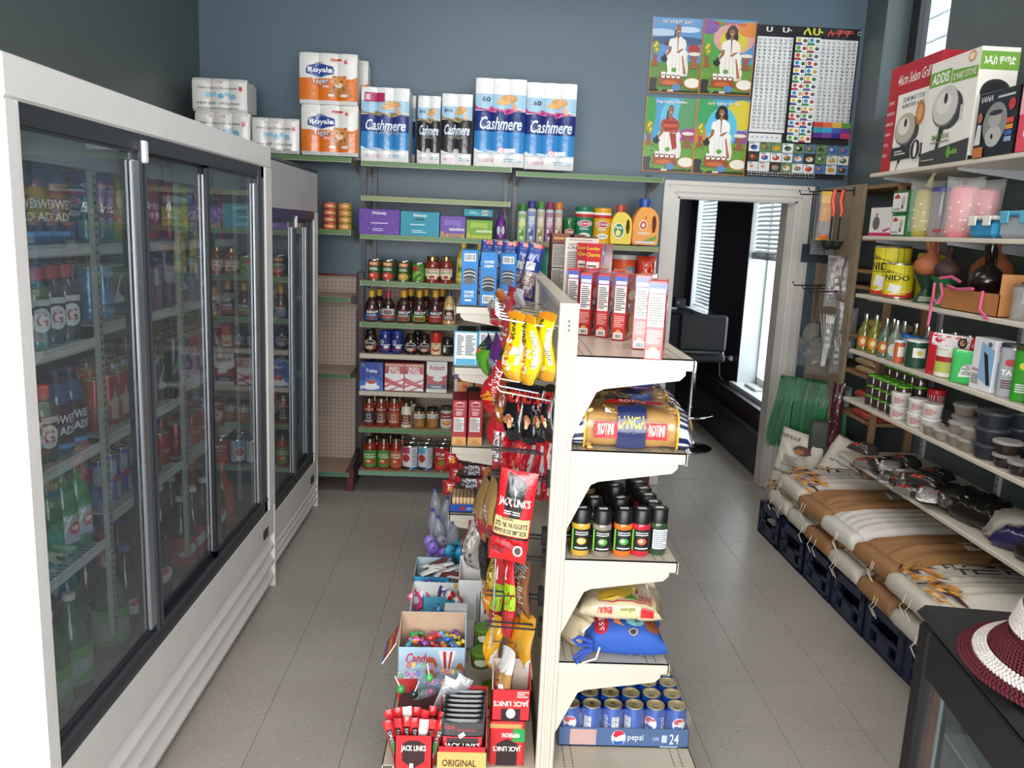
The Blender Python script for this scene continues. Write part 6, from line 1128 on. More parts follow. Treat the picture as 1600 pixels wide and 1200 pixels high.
# purple and teal spoon-shaped toys
@cached
def toy(c):
    b = MB(); b.lathe([(.003, -.03), (.02, -.022), (.028, 0), (.024, .02), (.01, .032), (.002, .034)], 14, c, sy=.6); b.v = [(X, Y, Z_+.1) for X, Y, Z_ in b.v]
    hd = MB(); hd.lathe([(.013, 0), (.013, .01), (.008, .02), (.008, .04), (.011, .045), (.008, .05), (.008, .07), (.012, .075)], 10, c)
    e_ = MB(); e_.lathe([(.004, -.002), (.004, .002)], 8, '20202a'); e_.v = [(X+.006, Z_-.0165, Y+.11) for X, Y, Z_ in e_.v]
    return [('head', b.mesh('head', 'plastic', 60)), ('handle', hd.mesh('handle', 'plastic', 40)), ('eye', e_.mesh('eye', 'gloss'))]
for i, (px, py, c, nm) in enumerate(((676, 852, '7a62c0', 'purple'), (693, 862, '7458b8', 'purple'), (703, 857, '3a9cc0', 'light blue'), (712, 848, '2a94b8', 'teal'), (720, 860, '2a9cc8', 'teal'), (735, 858, '7458b8', 'purple'), (672, 842, '8a78c8', 'lilac'), (690, 842, '8a8a94', 'grey'), (727, 846, '9a9aa2', 'grey'))):
    Y = 3.42 if py > 850 else 3.5; a, z = onY(px, py, Y); put(toy(c), 'candy_toy', f'{nm} rattle-shaped candy toy, {ORD[i]} of its cluster', 'toy', (a, Y, max(ZB+.002, z-.115)), rz=.3*(i % 3), group='rattle-shaped candy toys')
b = MB().bbox(-.13, -.12, 0, .12, .12, .03, 'a8a4b8', .004); o = tag(b.part('toy_tray', 'plastic'), 'low grey-lilac tray beneath the rattle-shaped toys', 'tray'); o.location = (-.115, 3.5, ZB)
for i, (px, py) in enumerate(((684, 775), (694, 785), (682, 800), (699, 806), (690, 815), (706, 820))):
    Y = 3.72-.04*i; a, z = onY(px, py, Y); put(vessel('soda', .028, .16, 'a8b0c0', '3a50a8', m='haze', seg=12), 'plastic_bottle', f'clear plastic bottle with blue cap in the heap, {ORD[i]} from the top', 'bottle', (a, Y, max(ZB, z-.13)), rot=(.15*(i % 3)-.1, .2*(i % 2)-.1, 0), group='clear plastic bottles')
x, w, h = slot(684, 704, 800, 3.85, ZB); 
# green dip tubs
for i, (px, py) in enumerate(((757, 985), (762, 1010), (752, 1022), (771, 1028), (764, 1046))):
    Y = (2.62, 2.6, 2.52, 2.5, 2.42)[i]; a, z = onY(px, py, Y); put(vessel('tub', .036, .055, '6a8a2c', '5a8a1c', lab='2c3c1c', spec=(('e', .5, .5, .3, .3, 'd8e0c8'),), capm='plastic'), 'dip_tub', f'small green-lidded tub under the yellow bag, {ORD[i]} from the top', 'tub', (a, Y, ZB if i > 2 else z-.04), group='green-lidded tubs')
# ================================================================ LEFT SHELVES, FAR SECTION
CK = (('b', .16, .8, .84, .94), ('e', .5, .62, .36, .05, '2c2c30'), ('e', .5, .585, .36, .045, 'eceae6'), ('e', .5, .565, .36, .05, '2c2c30'), ('e', .5, .52, .36, .045, 'eceae6'), ('e', .5, .5, .36, .05, '2c2c30'), ('e', .5, .455, .36, .045, 'eceae6'), ('e', .5, .44, .36, .06, '5c5c60'), ('t', 'COOKIES', .5, .24, .6, .05, 'f0f6fa', 'b'), ('t', 'BISCUITS', .5, .17, .56, .05, 'f0f6fa', 'b'), ('l', .25, .06, .75, .12, 1, 'e8f0f6'))
CK2 = (('t', 'COOKIES', .5, .82, .6, .05, 'f0f6fa', 'b'), ('t', 'CREME', .5, .74, .56, .05, 'f0f6fa', 'b'), ('e', .5, .5, .36, .06, '5c5c60'), ('e', .5, .465, .36, .045, 'eceae6'), ('e', .5, .45, .36, .05, '2c2c30'), ('e', .5, .4, .36, .045, 'eceae6'), ('e', .5, .385, .36, .05, '2c2c30'), ('e', .5, .335, .36, .045, 'eceae6'), ('e', .5, .32, .36, .05, '2c2c30'), ('b', .16, .05, .84, .2))
for i, (pl, pr, pt, sp, Y, lb) in enumerate(((722, 748, 391, CK, 3.4, 'bright blue sandwich cookie box, left one of three'), (752, 778, 394, CK2, 3.4, 'bright blue sandwich cookie box, middle one with biscuits low down'), (782, 808, 396, CK, 3.5, 'bright blue sandwich cookie box, right one of three'))):
    x, w, h = slot(pl, pr, pt, Y, 1.384); put(carton(w, .17, h, '1f7cc4', sp, (), (('r', .1, .05, .9, .95, '1a5c98'),), right=(('r', 0, 0, 1, 1, '1c4a90'),)), 'cookie_box', lb, 'cookie box', (x, Y+.085, 1.384), group='bright blue cookie boxes')
for i, px in enumerate((768, 786, 802, 818, 834)):
    Y = 3.9-.05*i; a, z = onY(px, 374, Y); w = .075
    put(pouch(w, .26, .07, '26449c', (('r', 0, .0, 1, .52, 'b89a90'), ('l', .2, .1, .8, .45, 9, '8a6c66'), ('b', .15, .55, .7, .68), ('r', .3, .93, 1, 1, 'b8202c')), 80+i, cr=.06, pin=.01, p=8, q=6), 'bread_bag', f'leaning dark blue cookie bag with red tie, {ORD[i]} from the left', 'cookie bag', (a-.03, Y, 1.386), rot=(0, .18 if i > 2 else .08, -.1), group='dark blue cookie bags')
CB = (('r', .06, .04, .94, .96, 'eef0f0'), ('l', .12, .3, .42, .9, 13, '5a6068'), ('l', .48, .3, .9, .9, 13, '5a6068'), ('r', .1, .04, .92, .2, '58b4dc'))
for i, (pl, pr, lb) in enumerate(((710, 747, 'white and sky blue carton covered in fine print, left one'), (748, 782, 'white and sky blue carton covered in fine print, right one half hidden by packets'))):
    x, w, h = slot(pl, pr, 518, 3.4, 1.13); put(carton(w, .22, h, '88c4e0', CB, (), (('r', .1, .1, .9, .9, '2a3236'),), name='cereal_box'), 'cereal_box', lb, 'cereal box', (x, 3.51, 1.13), group='white and sky blue cartons')
CKR = (('p', [(.2, .86), (.2, .95), (.5, .97), (.8, .95), (.8, .86)], 'f0e8e8'), ('p', [(.23, .87), (.23, .94), (.77, .94), (.77, .87)], 'b82838'), ('t', 'Crackers', .5, .8, .6, .04, 'f6e8e8', 'b'), ('l', .25, .66, .75, .76, 3, 'f0d0d0'), ('r', .12, .3, .82, .62, 'f2efec'), ('l', .16, .32, .78, .6, 9, '6a6460'), ('r', 0, .0, 1, .18, 'dca868'), ('p', [(.1, .02), (.5, .14), (.9, .02)], 'c88c4a'))
for i, (pl, pr, lb) in enumerate(((706, 728, 'tall red cracker box with white fact panel, left one of a pair'), (731, 753, 'tall red cracker box with white fact panel, right one of a pair'))):
    x, w, h = slot(pl, pr, 626, 3.4, .786); K = carton(w, .2, h, 'b0303c', CKR); put(K, 'cracker_box', lb, 'cracker box', (x, 3.5, .786), .05, group='red cracker boxes')
for i, (pl, pr, pt, c, lb) in enumerate(((714, 736, 597, 'd89858', 'orange-tan carton standing behind the left red cracker box'), (742, 768, 600, 'c88850', 'orange-tan carton behind the right red cracker box'))):
    x, w, h = slot(pl, pr, pt, 3.75, .786); put(carton(w, .15, h, c, (('r', .4, .86, .7, .93, 'd8402c'), ('r', .05, .2, .95, .3, 'e8c890'))), 'cracker_box', lb, 'box', (x, 3.83, .786))
x, w, h = slot(729, 750, 608, 3.66, .786); put(vessel('tub', w/2, h, '26408c', '1c1c22', lab='2a4a9c'), 'blue_tub', 'blue canister with black lid between the orange-tan cartons', 'canister', (x, 3.69+w/2*0, .786))
CA = (('e', .07, .75, .07, .2, 'b8202c'), ('t', 'CHIPS', .45, .7, .34, .32, 'f4f4f8', 'b'), ('t', 'AHOY!', .45, .35, .34, .3, 'dfe4f4', 'b'), ('p', [(.62, .9), (.75, .95), (.75, .1), (.62, .12)], '8a2c34'), ('e', .85, .5, .13, .34, 'b87a48'), ('e', .8, .6, .03, .08, '4a2818'), ('e', .88, .4, .03, .08, '4a2818'))
x, w, h = slot(712, 768, 725, 3.4, .484)
K = pouch(w, .066, .08, '3a2824', CA, 90, cr=.05, p=6, q=4, pin=.0)
for i, z in enumerate((.575, .635, .69)): put(K, 'cookie_pack', ('bottom', 'middle', 'top')[i]+' brown cookie pack of the stack under the cracker shelf', 'cookie pack', (x+.008*i, 3.45, z), .03*i, group='brown cookie packs')
x, w, h = slot(702, 744, 785, 3.39, .484)
put(openbox(w, .2, .035, '2450a8', 'c8c8c8', (('e', .5, .5, .12, .22, 'b82830'), ('l', .66, .3, .9, .7, 2, 'a8c0e8'))), 'display_box', 'shallow blue tray of cream-filled biscuits on the fourth left shelf', 'box', (x, 3.49, .486))
@cached
def biscuit(): b = MB(); b.box(-.008, -.06, 0, .008, .06, .05, 'c89a5c'); b.box(-.003, -.061, .0, .003, .061, .051, 'ece4d4'); return [('biscuit', b.mesh('biscuit', 'matte'))]
for i in range(6): put(biscuit(), 'biscuit', f'biscuit on edge in the shallow blue tray, {ORD[i]} from the left', 'biscuit', (x-w/2+.018+i*(w-.036)/5, 3.49, .4895), group='biscuits in the shallow blue tray')
for i, (px, py) in enumerate(((700, 715), (708, 735), (698, 748))):
    a, z = onY(px, py, 3.6); put(pouch(.08, .07, .04, 'b0242c', (('e', .5, .5, .2, .2, 'd8a040'),), 95+i, cr=.15), 'candy_bag', f'small crumpled red bag left of the cookie packs, {ORD[i]} from the top', 'candy bag', (a+.02, 3.62, .486+.068*(2-i)), group='crumpled red bags')
# ================================================================ RIGHT WALL: shelves, corner rack, sacks
SX = 1.87; YFAR = 4.17; YNEAR = 2.35; MEL = 'cfc6b6'
rs = thing('wall_shelving', 'run of long cream boards on brackets along the right wall', 'shelving', (XR, YFAR, 0)); SHZ = [2.05, 1.745, 1.455, 1.169, .916, .622]
for i, z in enumerate(SHZ):
    o = MB().bbox(SX-XR, YNEAR-YFAR, z-.02, -.002, .0, z-.001, MEL, .003).part('shelf', 'enamel', rs)
for y in (4.1, 3.45, 2.8):
    b = MB(); b.box(-.018, y-YFAR-.014, .5, -.002, y-YFAR+.014, 2.12, 'a8aaac')
    for k in range(50): b.box(-.0184, y-YFAR-.003, .54+k*.031, -.0178, y-YFAR+.003, .556+k*.031, '3a3c40')
    s_ = b.part('slotted_standard', 'enamel', rs)
    for z in SHZ: MB().ext([(-.018, z-.021), (-.39, z-.021), (-.39, z-.03), (-.018, z-.07)], 'y', y-YFAR-.003, y-YFAR+.003, '9c9ea0').part('bracket', 'enamel', s_)
# wooden corner rack
rk = thing('corner_rack', 'rough wooden rack standing in the corner beyond the long shelves', 'rack', (2.06, 4.6, 0)); WD = '8a6a48'
b = MB(); b.bbox(-.02, 0, .02, 0, .56, 2.03, '8c7c64', .002); b.part('side_panel', 'wood', rk, label='tan board with many small holes')
for k in range(2, 4): MB().bbox(.0, -.4+(.0 if k < 2 else .9), (1.98 if k % 2 else .02), .2, -.36+(.0 if k < 2 else .9), (2.02 if k % 2 else .06), WD, .002).part('cross_rail', 'wood', rk)
for z in (2.02, 1.74, 1.565, 1.475, 1.2, 1.0, .76, .5): MB().bbox(0, -.36, z-.02, .235, .54, z, WD, .002).part('plank', 'wood', rk)
for y in (-.38, .0): MB().bbox(.0, y, .0, .03, y+.03, 2.0, WD, .002).part('post', 'wood', rk) if y else MB().bbox(.2, y-.38, .0, .235, y-.35, 2.0, WD, .002).part('post', 'wood', rk)
def lay(name, lb, cat, x, y, z, w, d, h, col, spec=(), sd=1, m='film', rz=-pi/2, gr=None, cr=.07, p=3, rot=None): put(loafbag(w, d, h, col, spec, sd, m, cr, p, name=name, nu=16), name, lb, cat, (x, y, z), rot=rot or (0, 0, rz), group=gr)
for i in range(5): lay('spice_bag', f'flat beige spice bag stacked on the corner rack, {ORD[i]} from the bottom', 'spice bag', 2.17, 4.42+.02*(i % 2), 1.0005+.043*i, .24, .2, .042, ('b09468', 'a58a62')[i % 2], sd=i, gr='beige spice bags on the rack')
for i in range(2): lay('spice_bag', ('lower', 'upper')[i]+' beige bag on the rack plank above the spice bags', 'spice bag', 2.17, 4.4, 1.2005+.05*i, .24, .2, .048, 'a88c60', sd=i+9, gr='beige spice bags on the rack')
for i in range(3): lay('spice_bag', f'red-orange bag on the lower rack plank, {ORD[i]} from the bottom', 'spice bag', 2.16, 4.38, .7605+.05*i, .24, .2, .048, ('a8442c', '8a3a2a', 'b04a30')[i], sd=i+19, gr='red-orange bags on the rack')
for i in range(2): lay('spice_bag', ('lower', 'upper')[i]+' orange bag on the rack beside the yellow tins', 'spice bag', 2.15, 4.36, (1.4755, 1.5655)[i], .2, .18, .075, 'c06a34', sd=i+29, gr='orange bags on the rack')
for i in range(3): lay('bag', f'brown paper-like bag on the rack behind the oil bottles, {ORD[i]} from the left', 'bag', 2.18, 4.45-.14*i, 1.2505+.05*0+.05, .16, .18, .05, '6a4e3a', sd=i+39) if 0 else None
for i in range(10):
    o = tag(MB().tube([(0, 0, 0), (.02, .18, .004), (.01, .36, 0)], .006, ('6a4a34', '54402f', '7a5840')[i % 3], 5).part('cinnamon_stick', 'clay'), f'brown bark stick stacked low on the corner rack, {ORD[i]} in the bundle', 'stick', 'brown sticks on the rack'); o.location = (2.07+.018*(i % 5), 4.22+.01*(i % 3), .508+.014*(i//5))
# ---- utensils hanging on the rack's side
PX = 2.038
def ut(name, lb, cat, px, py, Y, X=None): a, z = onY(px, py, Y); return thing(name, lb, cat, (X if X is not None else a, Y, z))
for i, (y, z) in enumerate(((4.72, 2.0), (4.86, 2.0), (5.0, 1.99), (4.95, 1.45), (4.8, 1.44), (4.7, 1.43))):
    tag(MB().tube([(PX, y, z), (PX-.2, y, z-.01), (PX-.21, y, z+.015)], .004, '1c1c1e', 6).bbox(PX-.004, y-.01, z-.03, PX+.002, y+.01, z+.02, '1c1c1e', .002).part('display_hook', 'plastic'), f'black utensil hook on the tan panel, {ORD[i % 3]} in the {("upper", "lower")[i//3]} row', 'hook', 'black utensil hooks')
def ladle(i, y, x, hc, lb, bowl=True, L_=.3):
    t = thing('ladle', lb, 'ladle', (x, y, 2.0-L_))
    MB().tube([(0, 0, L_), (0, 0, .1), (-.005, -.01, .02)], [.005, .005, .006], '202022', 6).part('shaft', 'plastic', t)
    if hc: MB().tube([(0, 0, L_+.0), (-.008, 0, L_-.06), (.006, 0, L_-.12), (.0, 0, L_-.15)], [.011, .013, .012, .006], hc, 8).part('handle', 'plastic', t, label='orange-red handle')
    b = MB(); b.lathe([(.003, -.03), (.022, -.024), (.035, -.008), (.04, .01), (.036, .01), (.02, -.018), (.003, -.024)], 16, '1e1e20'); b.v = [(X-.012, Y-.01, Z_*1.3) for X, Y, Z_ in b.v]; b.part('bowl' if bowl else 'blade', 'plastic', t)
ladle(0, 4.72, 1.93, 'd8482c', 'black ladle with orange-red handle, left of the pair'); ladle(1, 4.72, 1.975, 'd8482c', 'black ladle with orange-red handle, right of the pair')
def flatut(name, lb, cat, x, y, ztop, L_, hw, hc, bc, bw, bh, slots=0, m='plastic'):
    t = thing(name, lb, cat, (x, y, ztop-L_)); MB().tube([(0, 0, L_), (0, 0, bh)], hw, hc, 6).part('handle', m, t)
    b = MB(); b.bbox(-bw/2, -.003, 0, bw/2, .003, bh, bc, .002); b.part('blade', m, t)
for i, (x, y, c) in enumerate(((1.915, 5.0, '26303a'), (1.95, 5.02, '20262c'), (1.985, 5.0, '2a3036'), (2.0, 4.9, '1e2226'))): flatut('spatula', f'black kitchen turner hanging in the upper row, {ORD[i]} from the left', 'spatula', x, y, 2.0, .42, .005, '8a8e92' if i % 2 else '3a2a2c', c, .07, .11)
for i, (x, y) in enumerate(((1.90, 4.86), (1.945, 4.84), (1.97, 4.8))): flatut('serving_spoon', f'long metal serving tool in the upper row, {ORD[i]} from the left', 'utensil', x, y, 1.99, .36, .004, 'b8bcc0', '8e9294', .05, .09, m='brushed')
t = thing('sponge_pack', 'yellow and orange sponge pack in clear film hanging near the door', 'sponge pack', (1.895, 4.74, 1.72))
MB().bbox(-.03, -.01, .1, .03, .01, .2, 'c8862c', .004).part('sponge', 'sack', t); MB().bbox(-.032, -.012, .2, .032, .004, .27, 'd8b03a', .003).part('card', 'card', t); MB().lathe([(.02, .0), (.024, .02), (.002, .03)], 10, 'e0702c', c=(0, -.005)).part('badge', 'gloss', t)
S = Pil(.08, .28, .035, 3, 4, 4); b = MB(); b.bag(S, 'f4f4f4', 8, 10); b.part('clear_bag', 'clear', t); MB().box(-.042, -.004, -.004, .042, .004, .006, 'c8a02c').part('seam', 'plastic', t)
for i, (x, y, L_) in enumerate(((1.93, 4.98, .2), (1.945, 4.97, .22), (1.96, 4.96, .21), (1.975, 4.95, .23), (1.99, 4.94, .22))): tag(MB().tube([(x, y, 1.44), (x+.004, y, 1.44-L_)], .003, 'a8acb0', 6).lathe([(.012, 1.435), (.012, 1.445)], 10, 'a8acb0', c=(x, y)).part('skewer', 'chrome'), f'thin metal skewer hanging in the lower row, {ORD[i]} from the left', 'skewer', 'metal skewers')
def strainer(x, y, z, r, lb):
    t = thing('strainer', lb, 'strainer', (x, y, z)); MB().tube([(r*cos(a), 0, r*sin(a)) for a in np.linspace(0, 2*pi, 20)[:-1]], .004, 'a0a2a0', 6, True).part('rim', 'chrome', t)
    b = MB(); b.lathe([(r*.98, 0), (r*.85, .02), (r*.5, .045), (r*.1, .055)], 16, '8c8c84'); b.v = [(X, Z_, Y) for X, Y, Z_ in b.v]; b.part('mesh_bowl', 'haze', t)
    MB().tube([(0, 0, r), (0, 0, r+.2)], .004, 'a8aaac', 6).part('handle', 'chrome', t)
strainer(1.94, 4.84, 1.17, .065, 'larger round wire strainer hanging beside the door casing'); strainer(1.965, 4.8, 1.1, .052, 'smaller round wire strainer in front of the larger one')
for i, (px, py, pb, c) in enumerate(((1296, 398, 480, 'a0a4a4'), (1305, 400, 470, '6a3038'), (1316, 405, 470, 'b8babc'), (1312, 470, 530, '8a8c8a'), (1322, 480, 560, '9a9c9c'), (1290, 490, 560, '7c7e7c'), (1304, 520, 585, '8c8a84'))):
    Y = 4.72-.01*i; a, z0 = onY(px, pb, Y); z1 = onY(px, py, Y)[1]
    put(pouch(.075, z1-z0, .025, c, (('r', .2, .8, .8, .97, ('6a2c34', 'e0dedc')[i % 2]), ('l', .3, .2, .7, .7, 3, 'd8dadb')), i+3, 'haze', cr=.2), 'utensil_pack', f'clear packet of small kitchen tools hanging on the panel, {ORD[i]} from the top left', 'utensil packet', (a, Y, z0), rz=-.4, group='clear packets of kitchen tools')
for i, (px, py) in enumerate(((1262, 546), (1282, 552), (1276, 560))):
    a, z = onY(px, py, 4.8-.05*i); put(pouch(.13, .17, .09, '9a9a98', (('p', [(.3, .5), (.6, .6), (.6, .5), (.3, .4)], 'e8e8ea'),), i+51, 'clear', cr=.2), 'clear_bag', ('left', 'right', 'front')[i]+' crinkled clear bag of glassware hanging low on the panel', 'clear bag', (a, 4.8-.05*i, z-.1), rz=-.4)
for i in range(6):
    x = 1.9+.018*i; tag(MB().tube([(x, 4.66, 1.3), (x-.012*(i-3), 4.65, 1.12), (x-.014*(i-2), 4.64, 1.0)], .0014, '8a8a86', 5).part('straw', 'brushed'), f'long thin bright rod hanging over the clear bags, {ORD[i]} from the left', 'rod', 'long thin bright rods')
# green fringe skirt: strands of plastic grass
gs = thing('fringe_garland', 'shaggy green plastic grass garland hanging right of the doorway', 'garland', (1.95, 4.9, .86)); b = MB(); R = random.Random(4)
for i in range(1100):
    u = R.random(); x = -.1+.28*u; y0 = .12-.35*u; L_ = (.42 if u < .3 else .34)*R.uniform(.75, 1.05); c = R.choice(['0f5a30', '14703c', '0c4a28', '1c8a4c', '0a3a22']); w = .0013; dx = R.uniform(-.03, .01)-(.05 if u < .25 else 0)
    p = [(x+R.uniform(-.01, .01), y0+R.uniform(-.03, .03), R.uniform(-.02, .02)), (x+dx*.3-.015, y0-.02, -L_*.4), (x+dx, y0-.01, -L_)]
    b.add([(q[0]-w, q[1], q[2]) for q in p]+[(q[0]+w, q[1]-w, q[2]) for q in p], [(0, 3, 4, 1), (1, 4, 5, 2)], c)
b.part('grass_strands', 'plastic', gs, kind='stuff'); MB().tube([(-.1, .12, 0), (.04, -.05, .015), (.18, -.23, 0)], .012, '0e4a2a', 8).part('cord', 'plastic', gs)
pf = thing('picture_frame', 'dim glazed picture panel leaning below the green garland', 'picture', (1.99, 4.62, .42)); MB().bbox(-.085, -.012, 0, .085, .012, .26, '222a22', .003).part('frame', 'wood', pf); MB().bbox(-.07, -.0145, .015, .07, -.013, .245, '363e33', .001).part('glazed_print', 'poster', pf); pf.rotation_euler = (.03, 0, -.35)
put(pouch(.07, .42, .05, '4a1e24', (), 77, 'film', cr=.2), 'wine_bag', 'long dark wine-red bag hanging between the garland and the rack', 'bag', (2.02, 4.57, .5), rz=-.8)
# ================================================================ GOODS ON THE LONG SHELVES
def sx(pl, pr, pt, z, X):
    """pixel span on the vertical plane x = X: far y, near y, height over shelf z"""
    a = onX(pl, pt, X); c = onX(pr, pt, X); return a[0], c[0], (a[1]+c[1])/2-z
def boxR(name, lb, cat, y0, y1, x0, x1, z, h, col, left=(), front=(), rz=0., m='paper', top=(), gr=None):
    """carton with its wide 'left' face toward the aisle (-x) and 'front' face toward the camera (-y)"""
    w = abs(x1-x0); d = abs(y0-y1)
    put(carton(w, d, h, col, front, left, top, m=m, name='carton'), name, lb, cat, ((x0+x1)/2, (y0+y1)/2, z), rz, group=gr)
Z = SHZ[0]
pan = lambda x, y, s, lid: (('e', x+.08*s, y-.03*s, .2*s, .14*s, '3a3c40'), ('e', x, y, .21*s, .15*s, '6a6a68'), ('e', x-.005, y+.01*s, .2*s, .14*s, lid), ('e', x-.03*s, y+.03*s, .12*s, .08*s, 'dcdad4'), ('e', x, y+.06*s, .03*s, .04*s, '3a2c2c'), ('p', [(x-.05*s, y-.14*s), (x+.03*s, y-.15*s), (x-.04*s, y-.32*s), (x-.08*s, y-.3*s)], '2c2c30'), ('p', [(x-.07*s, y-.3*s), (x-.055*s, y-.3*s), (x-.11*s, y-.42*s), (x-.12*s, y-.42*s)], '1c1c20'))
boxR('grill_box', 'big red and white box reading Selam Grill at the far end of the top shelf', 'box', 4.12, 3.66, 1.895, 2.15, Z, .485, 'b01c2c', (('r', .22, .0, 1, .72, 'eae6e0'), ('t', '46cm Selam Grill', .5, .86, .64, .1, 'f4ece8', 'i'), ('t', 'SELAM SMART STOVE', .55, .66, .44, .045, '4a4644', 'i'), ('t', '46CM POWER SAVING', .55, .6, .44, .04, '4a4644', 'i'))+pan(.45, .38, 1.0, 'b8b0a0')+(('e', .72, .5, .08, .11, 'b8743a'), ('e', .72, .5, .05, .07, 'd8a060'), ('t', 'CREPE', .1, .66, .12, .03, 'f0e0dc'), ('t', 'CHAPPATTI', .11, .56, .16, .03, 'f0e0dc'), ('t', 'HIMBASHA', .11, .46, .16, .03, 'f0e0dc'), ('t', 'INJERA', .1, .36, .12, .03, 'f0e0dc'), ('t', 'PITTA', .09, .26, .1, .03, 'f0e0dc'), ('t', 'PIZZA', .09, .16, .1, .03, 'f0e0dc'), ('r', .22, .1, .85, .22, '2c2a2e'), ('e', .72, .17, .1, .1, 'e8e4e0'), ('e', .72, .17, .09, .09, '2c2a2e'), ('e', .72, .17, .03, .07, 'e8e4e0'), ('l', .3, .14, .55, .19, 2, 'c8c4c0')), (('r', 0, .6, 1, .8, 'c83040'),))
boxR('stove_box', 'large cream box reading Addis Smart Stove with green banner', 'box', 3.70, 3.33, 1.875, 2.03, Z, .43, 'e6e2da', (('p', [(.0, .76), (.0, .9), (.46, .9), (.46, .76)], '6fa03a'), ('t', 'ADDIS', .24, .83, .36, .1, 'f6f6f0', 'b'), ('p', [(.48, .75), (.48, .87), (.98, .84), (.98, .74)], '6fa03a'), ('t', 'SMART STOVE', .73, .8, .44, .06, 'f2f2ea', ''), ('e', .84, .94, .07, .05, 'd08a3a'), ('e', .84, .94, .05, .035, 'e8d8b8'))+pan(.42, .54, 1.3, 'c8c6c0')+(('r', .75, .38, .79, .52, 'c8c6c2'), ('t', 'SMART STOVE', .4, .26, .36, .05, '5a8a34', 'b'), ('l', .2, .2, .6, .22, 1, '7a7a74'), ('p', [(0, .0), (0, .12), (1, .2), (1, 0)], '3a3a3c'), ('e', .62, .1, .04, .06, '5aa02c'), ('t', 'addis', .73, .1, .15, .05, '7ac040', 'b'), ('l', .05, .04, .35, .06, 1, 'b0b0a8')), (('r', 0, .8, 1, .96, '6fa03a'), ('t', 'አዲስ ምጣድ', .5, .88, .8, .08, 'f2f2ea', 'b'), ('r', 0, 0, 1, .04, '2c2c2e'), ('e', .48, .62, .38, .1, '2c2c30'), ('e', .48, .6, .4, .1, '1e1e22'), ('r', .44, .4, .5, .52, '2c2c30'), ('e', .47, .44, .08, .04, 'c8c8c4')))
t = thing('wire_coil', 'small coil of pale cord lying on top of the cream stove box', 'cord', (1.95, 3.6, Z+.431)); MB().tube([(.03*cos(a), .03*sin(a), .006+.004*a/6) for a in np.linspace(0, 4*pi, 24)], .006, 'b8b8b4', 6).part('coil', 'plastic', t)
boxR('blender_box', 'black and silver box with a coffee machine picture in front of the stove box', 'box', 3.29, 3.04, 1.87, 2.0, Z, .24, '1c1b1e', (('r', .05, .82, .95, .98, '2a2a2e'), ('t', 'VANA', .22, .9, .3, .09, 'e0e0e0', 'i'), ('l', .5, .86, .95, .92, 1, 'c0c0c0'), ('e', .5, .5, .3, .32, '8a8884'), ('e', .5, .3, .2, .16, 'b8b6b2'), ('e', .5, .55, .16, .12, 'a8a6a2'), ('e', .5, .66, .17, .04, '2a2a2c'), ('e', .47, .3, .03, .04, '1a1a1c'), ('e', .88, .74, .08, .09, 'c0303c'), ('r', .8, .46, .97, .54, 'd84a3c'), ('r', .8, .37, .97, .44, 'e0902c'), ('r', .8, .28, .97, .35, '3a62a8'), ('r', .8, .19, .97, .26, '8aa8c8'), ('e', .12, .62, .06, .08, 'a86a48'), ('p', [(.04, .2), (.2, .2), (.18, .5), (.08, .52)], 'd8d4d0'), ('r', .05, .0, .3, .16, 'c8703a')), (), m='gloss')
boxR('pink_box', 'pink and red box at the very right of the top shelf', 'box', 3.02, 2.78, 1.87, 2.02, Z, .26, 'd84a5c', (('r', 0, .5, 1, 1, 'e8a8b4'), ('e', .3, .25, .15, .1, 'f0e0e0')), ())
Z = SHZ[1]
def span(pl, pr, pt, Z, X=1.9): y0, y1, h = sx(pl, pr, pt, Z, X); return y0, y1, round(h, 3)
y0, y1, h = span(1362, 1397, 324, Z); KT = (('e', .3, .45, .16, .24, '6a6460'), ('r', .27, .7, .33, .8, '3a3638'), ('r', 0, 0, 1, .12, 'c02860'), ('p', [(.6, .2), (.9, .3), (.95, .26), (.7, .14)], 'c83a6a'))
boxR('kettle_box', 'white and magenta kettle box at the far end of the second shelf', 'box', y0, y1, 1.9, 2.02, Z, h, 'e2dcdc', KT, (('e', .2, .75, .22, .18, 'e0a0b4'), ('e', .6, .5, .08, .08, 'c04a70'), ('r', 0, 0, 1, .08, 'c02860'), ('l', .5, .25, .9, .32, 1, '8a8484')))
y0, y1, h = span(1397, 1424, 298, Z, 1.9); GB = (('r', .04, .08, .86, .9, 'e6e4de'), ('r', .12, .66, .42, .78, 'c83a2c'), ('p', [(.18, .78), (.27, .88), (.36, .78)], 'c83a2c'), ('e', .65, .55, .1, .2, 'b8b6b0'), ('e', .62, .28, .06, .1, '4a4a48'), ('t', 'TEA KETTLE', .3, .18, .4, .1, '2c2c2c', 'b'))
for i in range(2): boxR('kettle_box', ('lower', 'upper')[i]+' green tea kettle box of the stack of two', 'box', y0-.012*(1-i), y1, 1.9, 2.04, Z+.0005+i*(h/2+.001), h/2-.001, '1f6a30', GB, (('t', 'YI', .4, .3, .5, .2, '0e3a1a', 'b'),), gr='green kettle boxes')
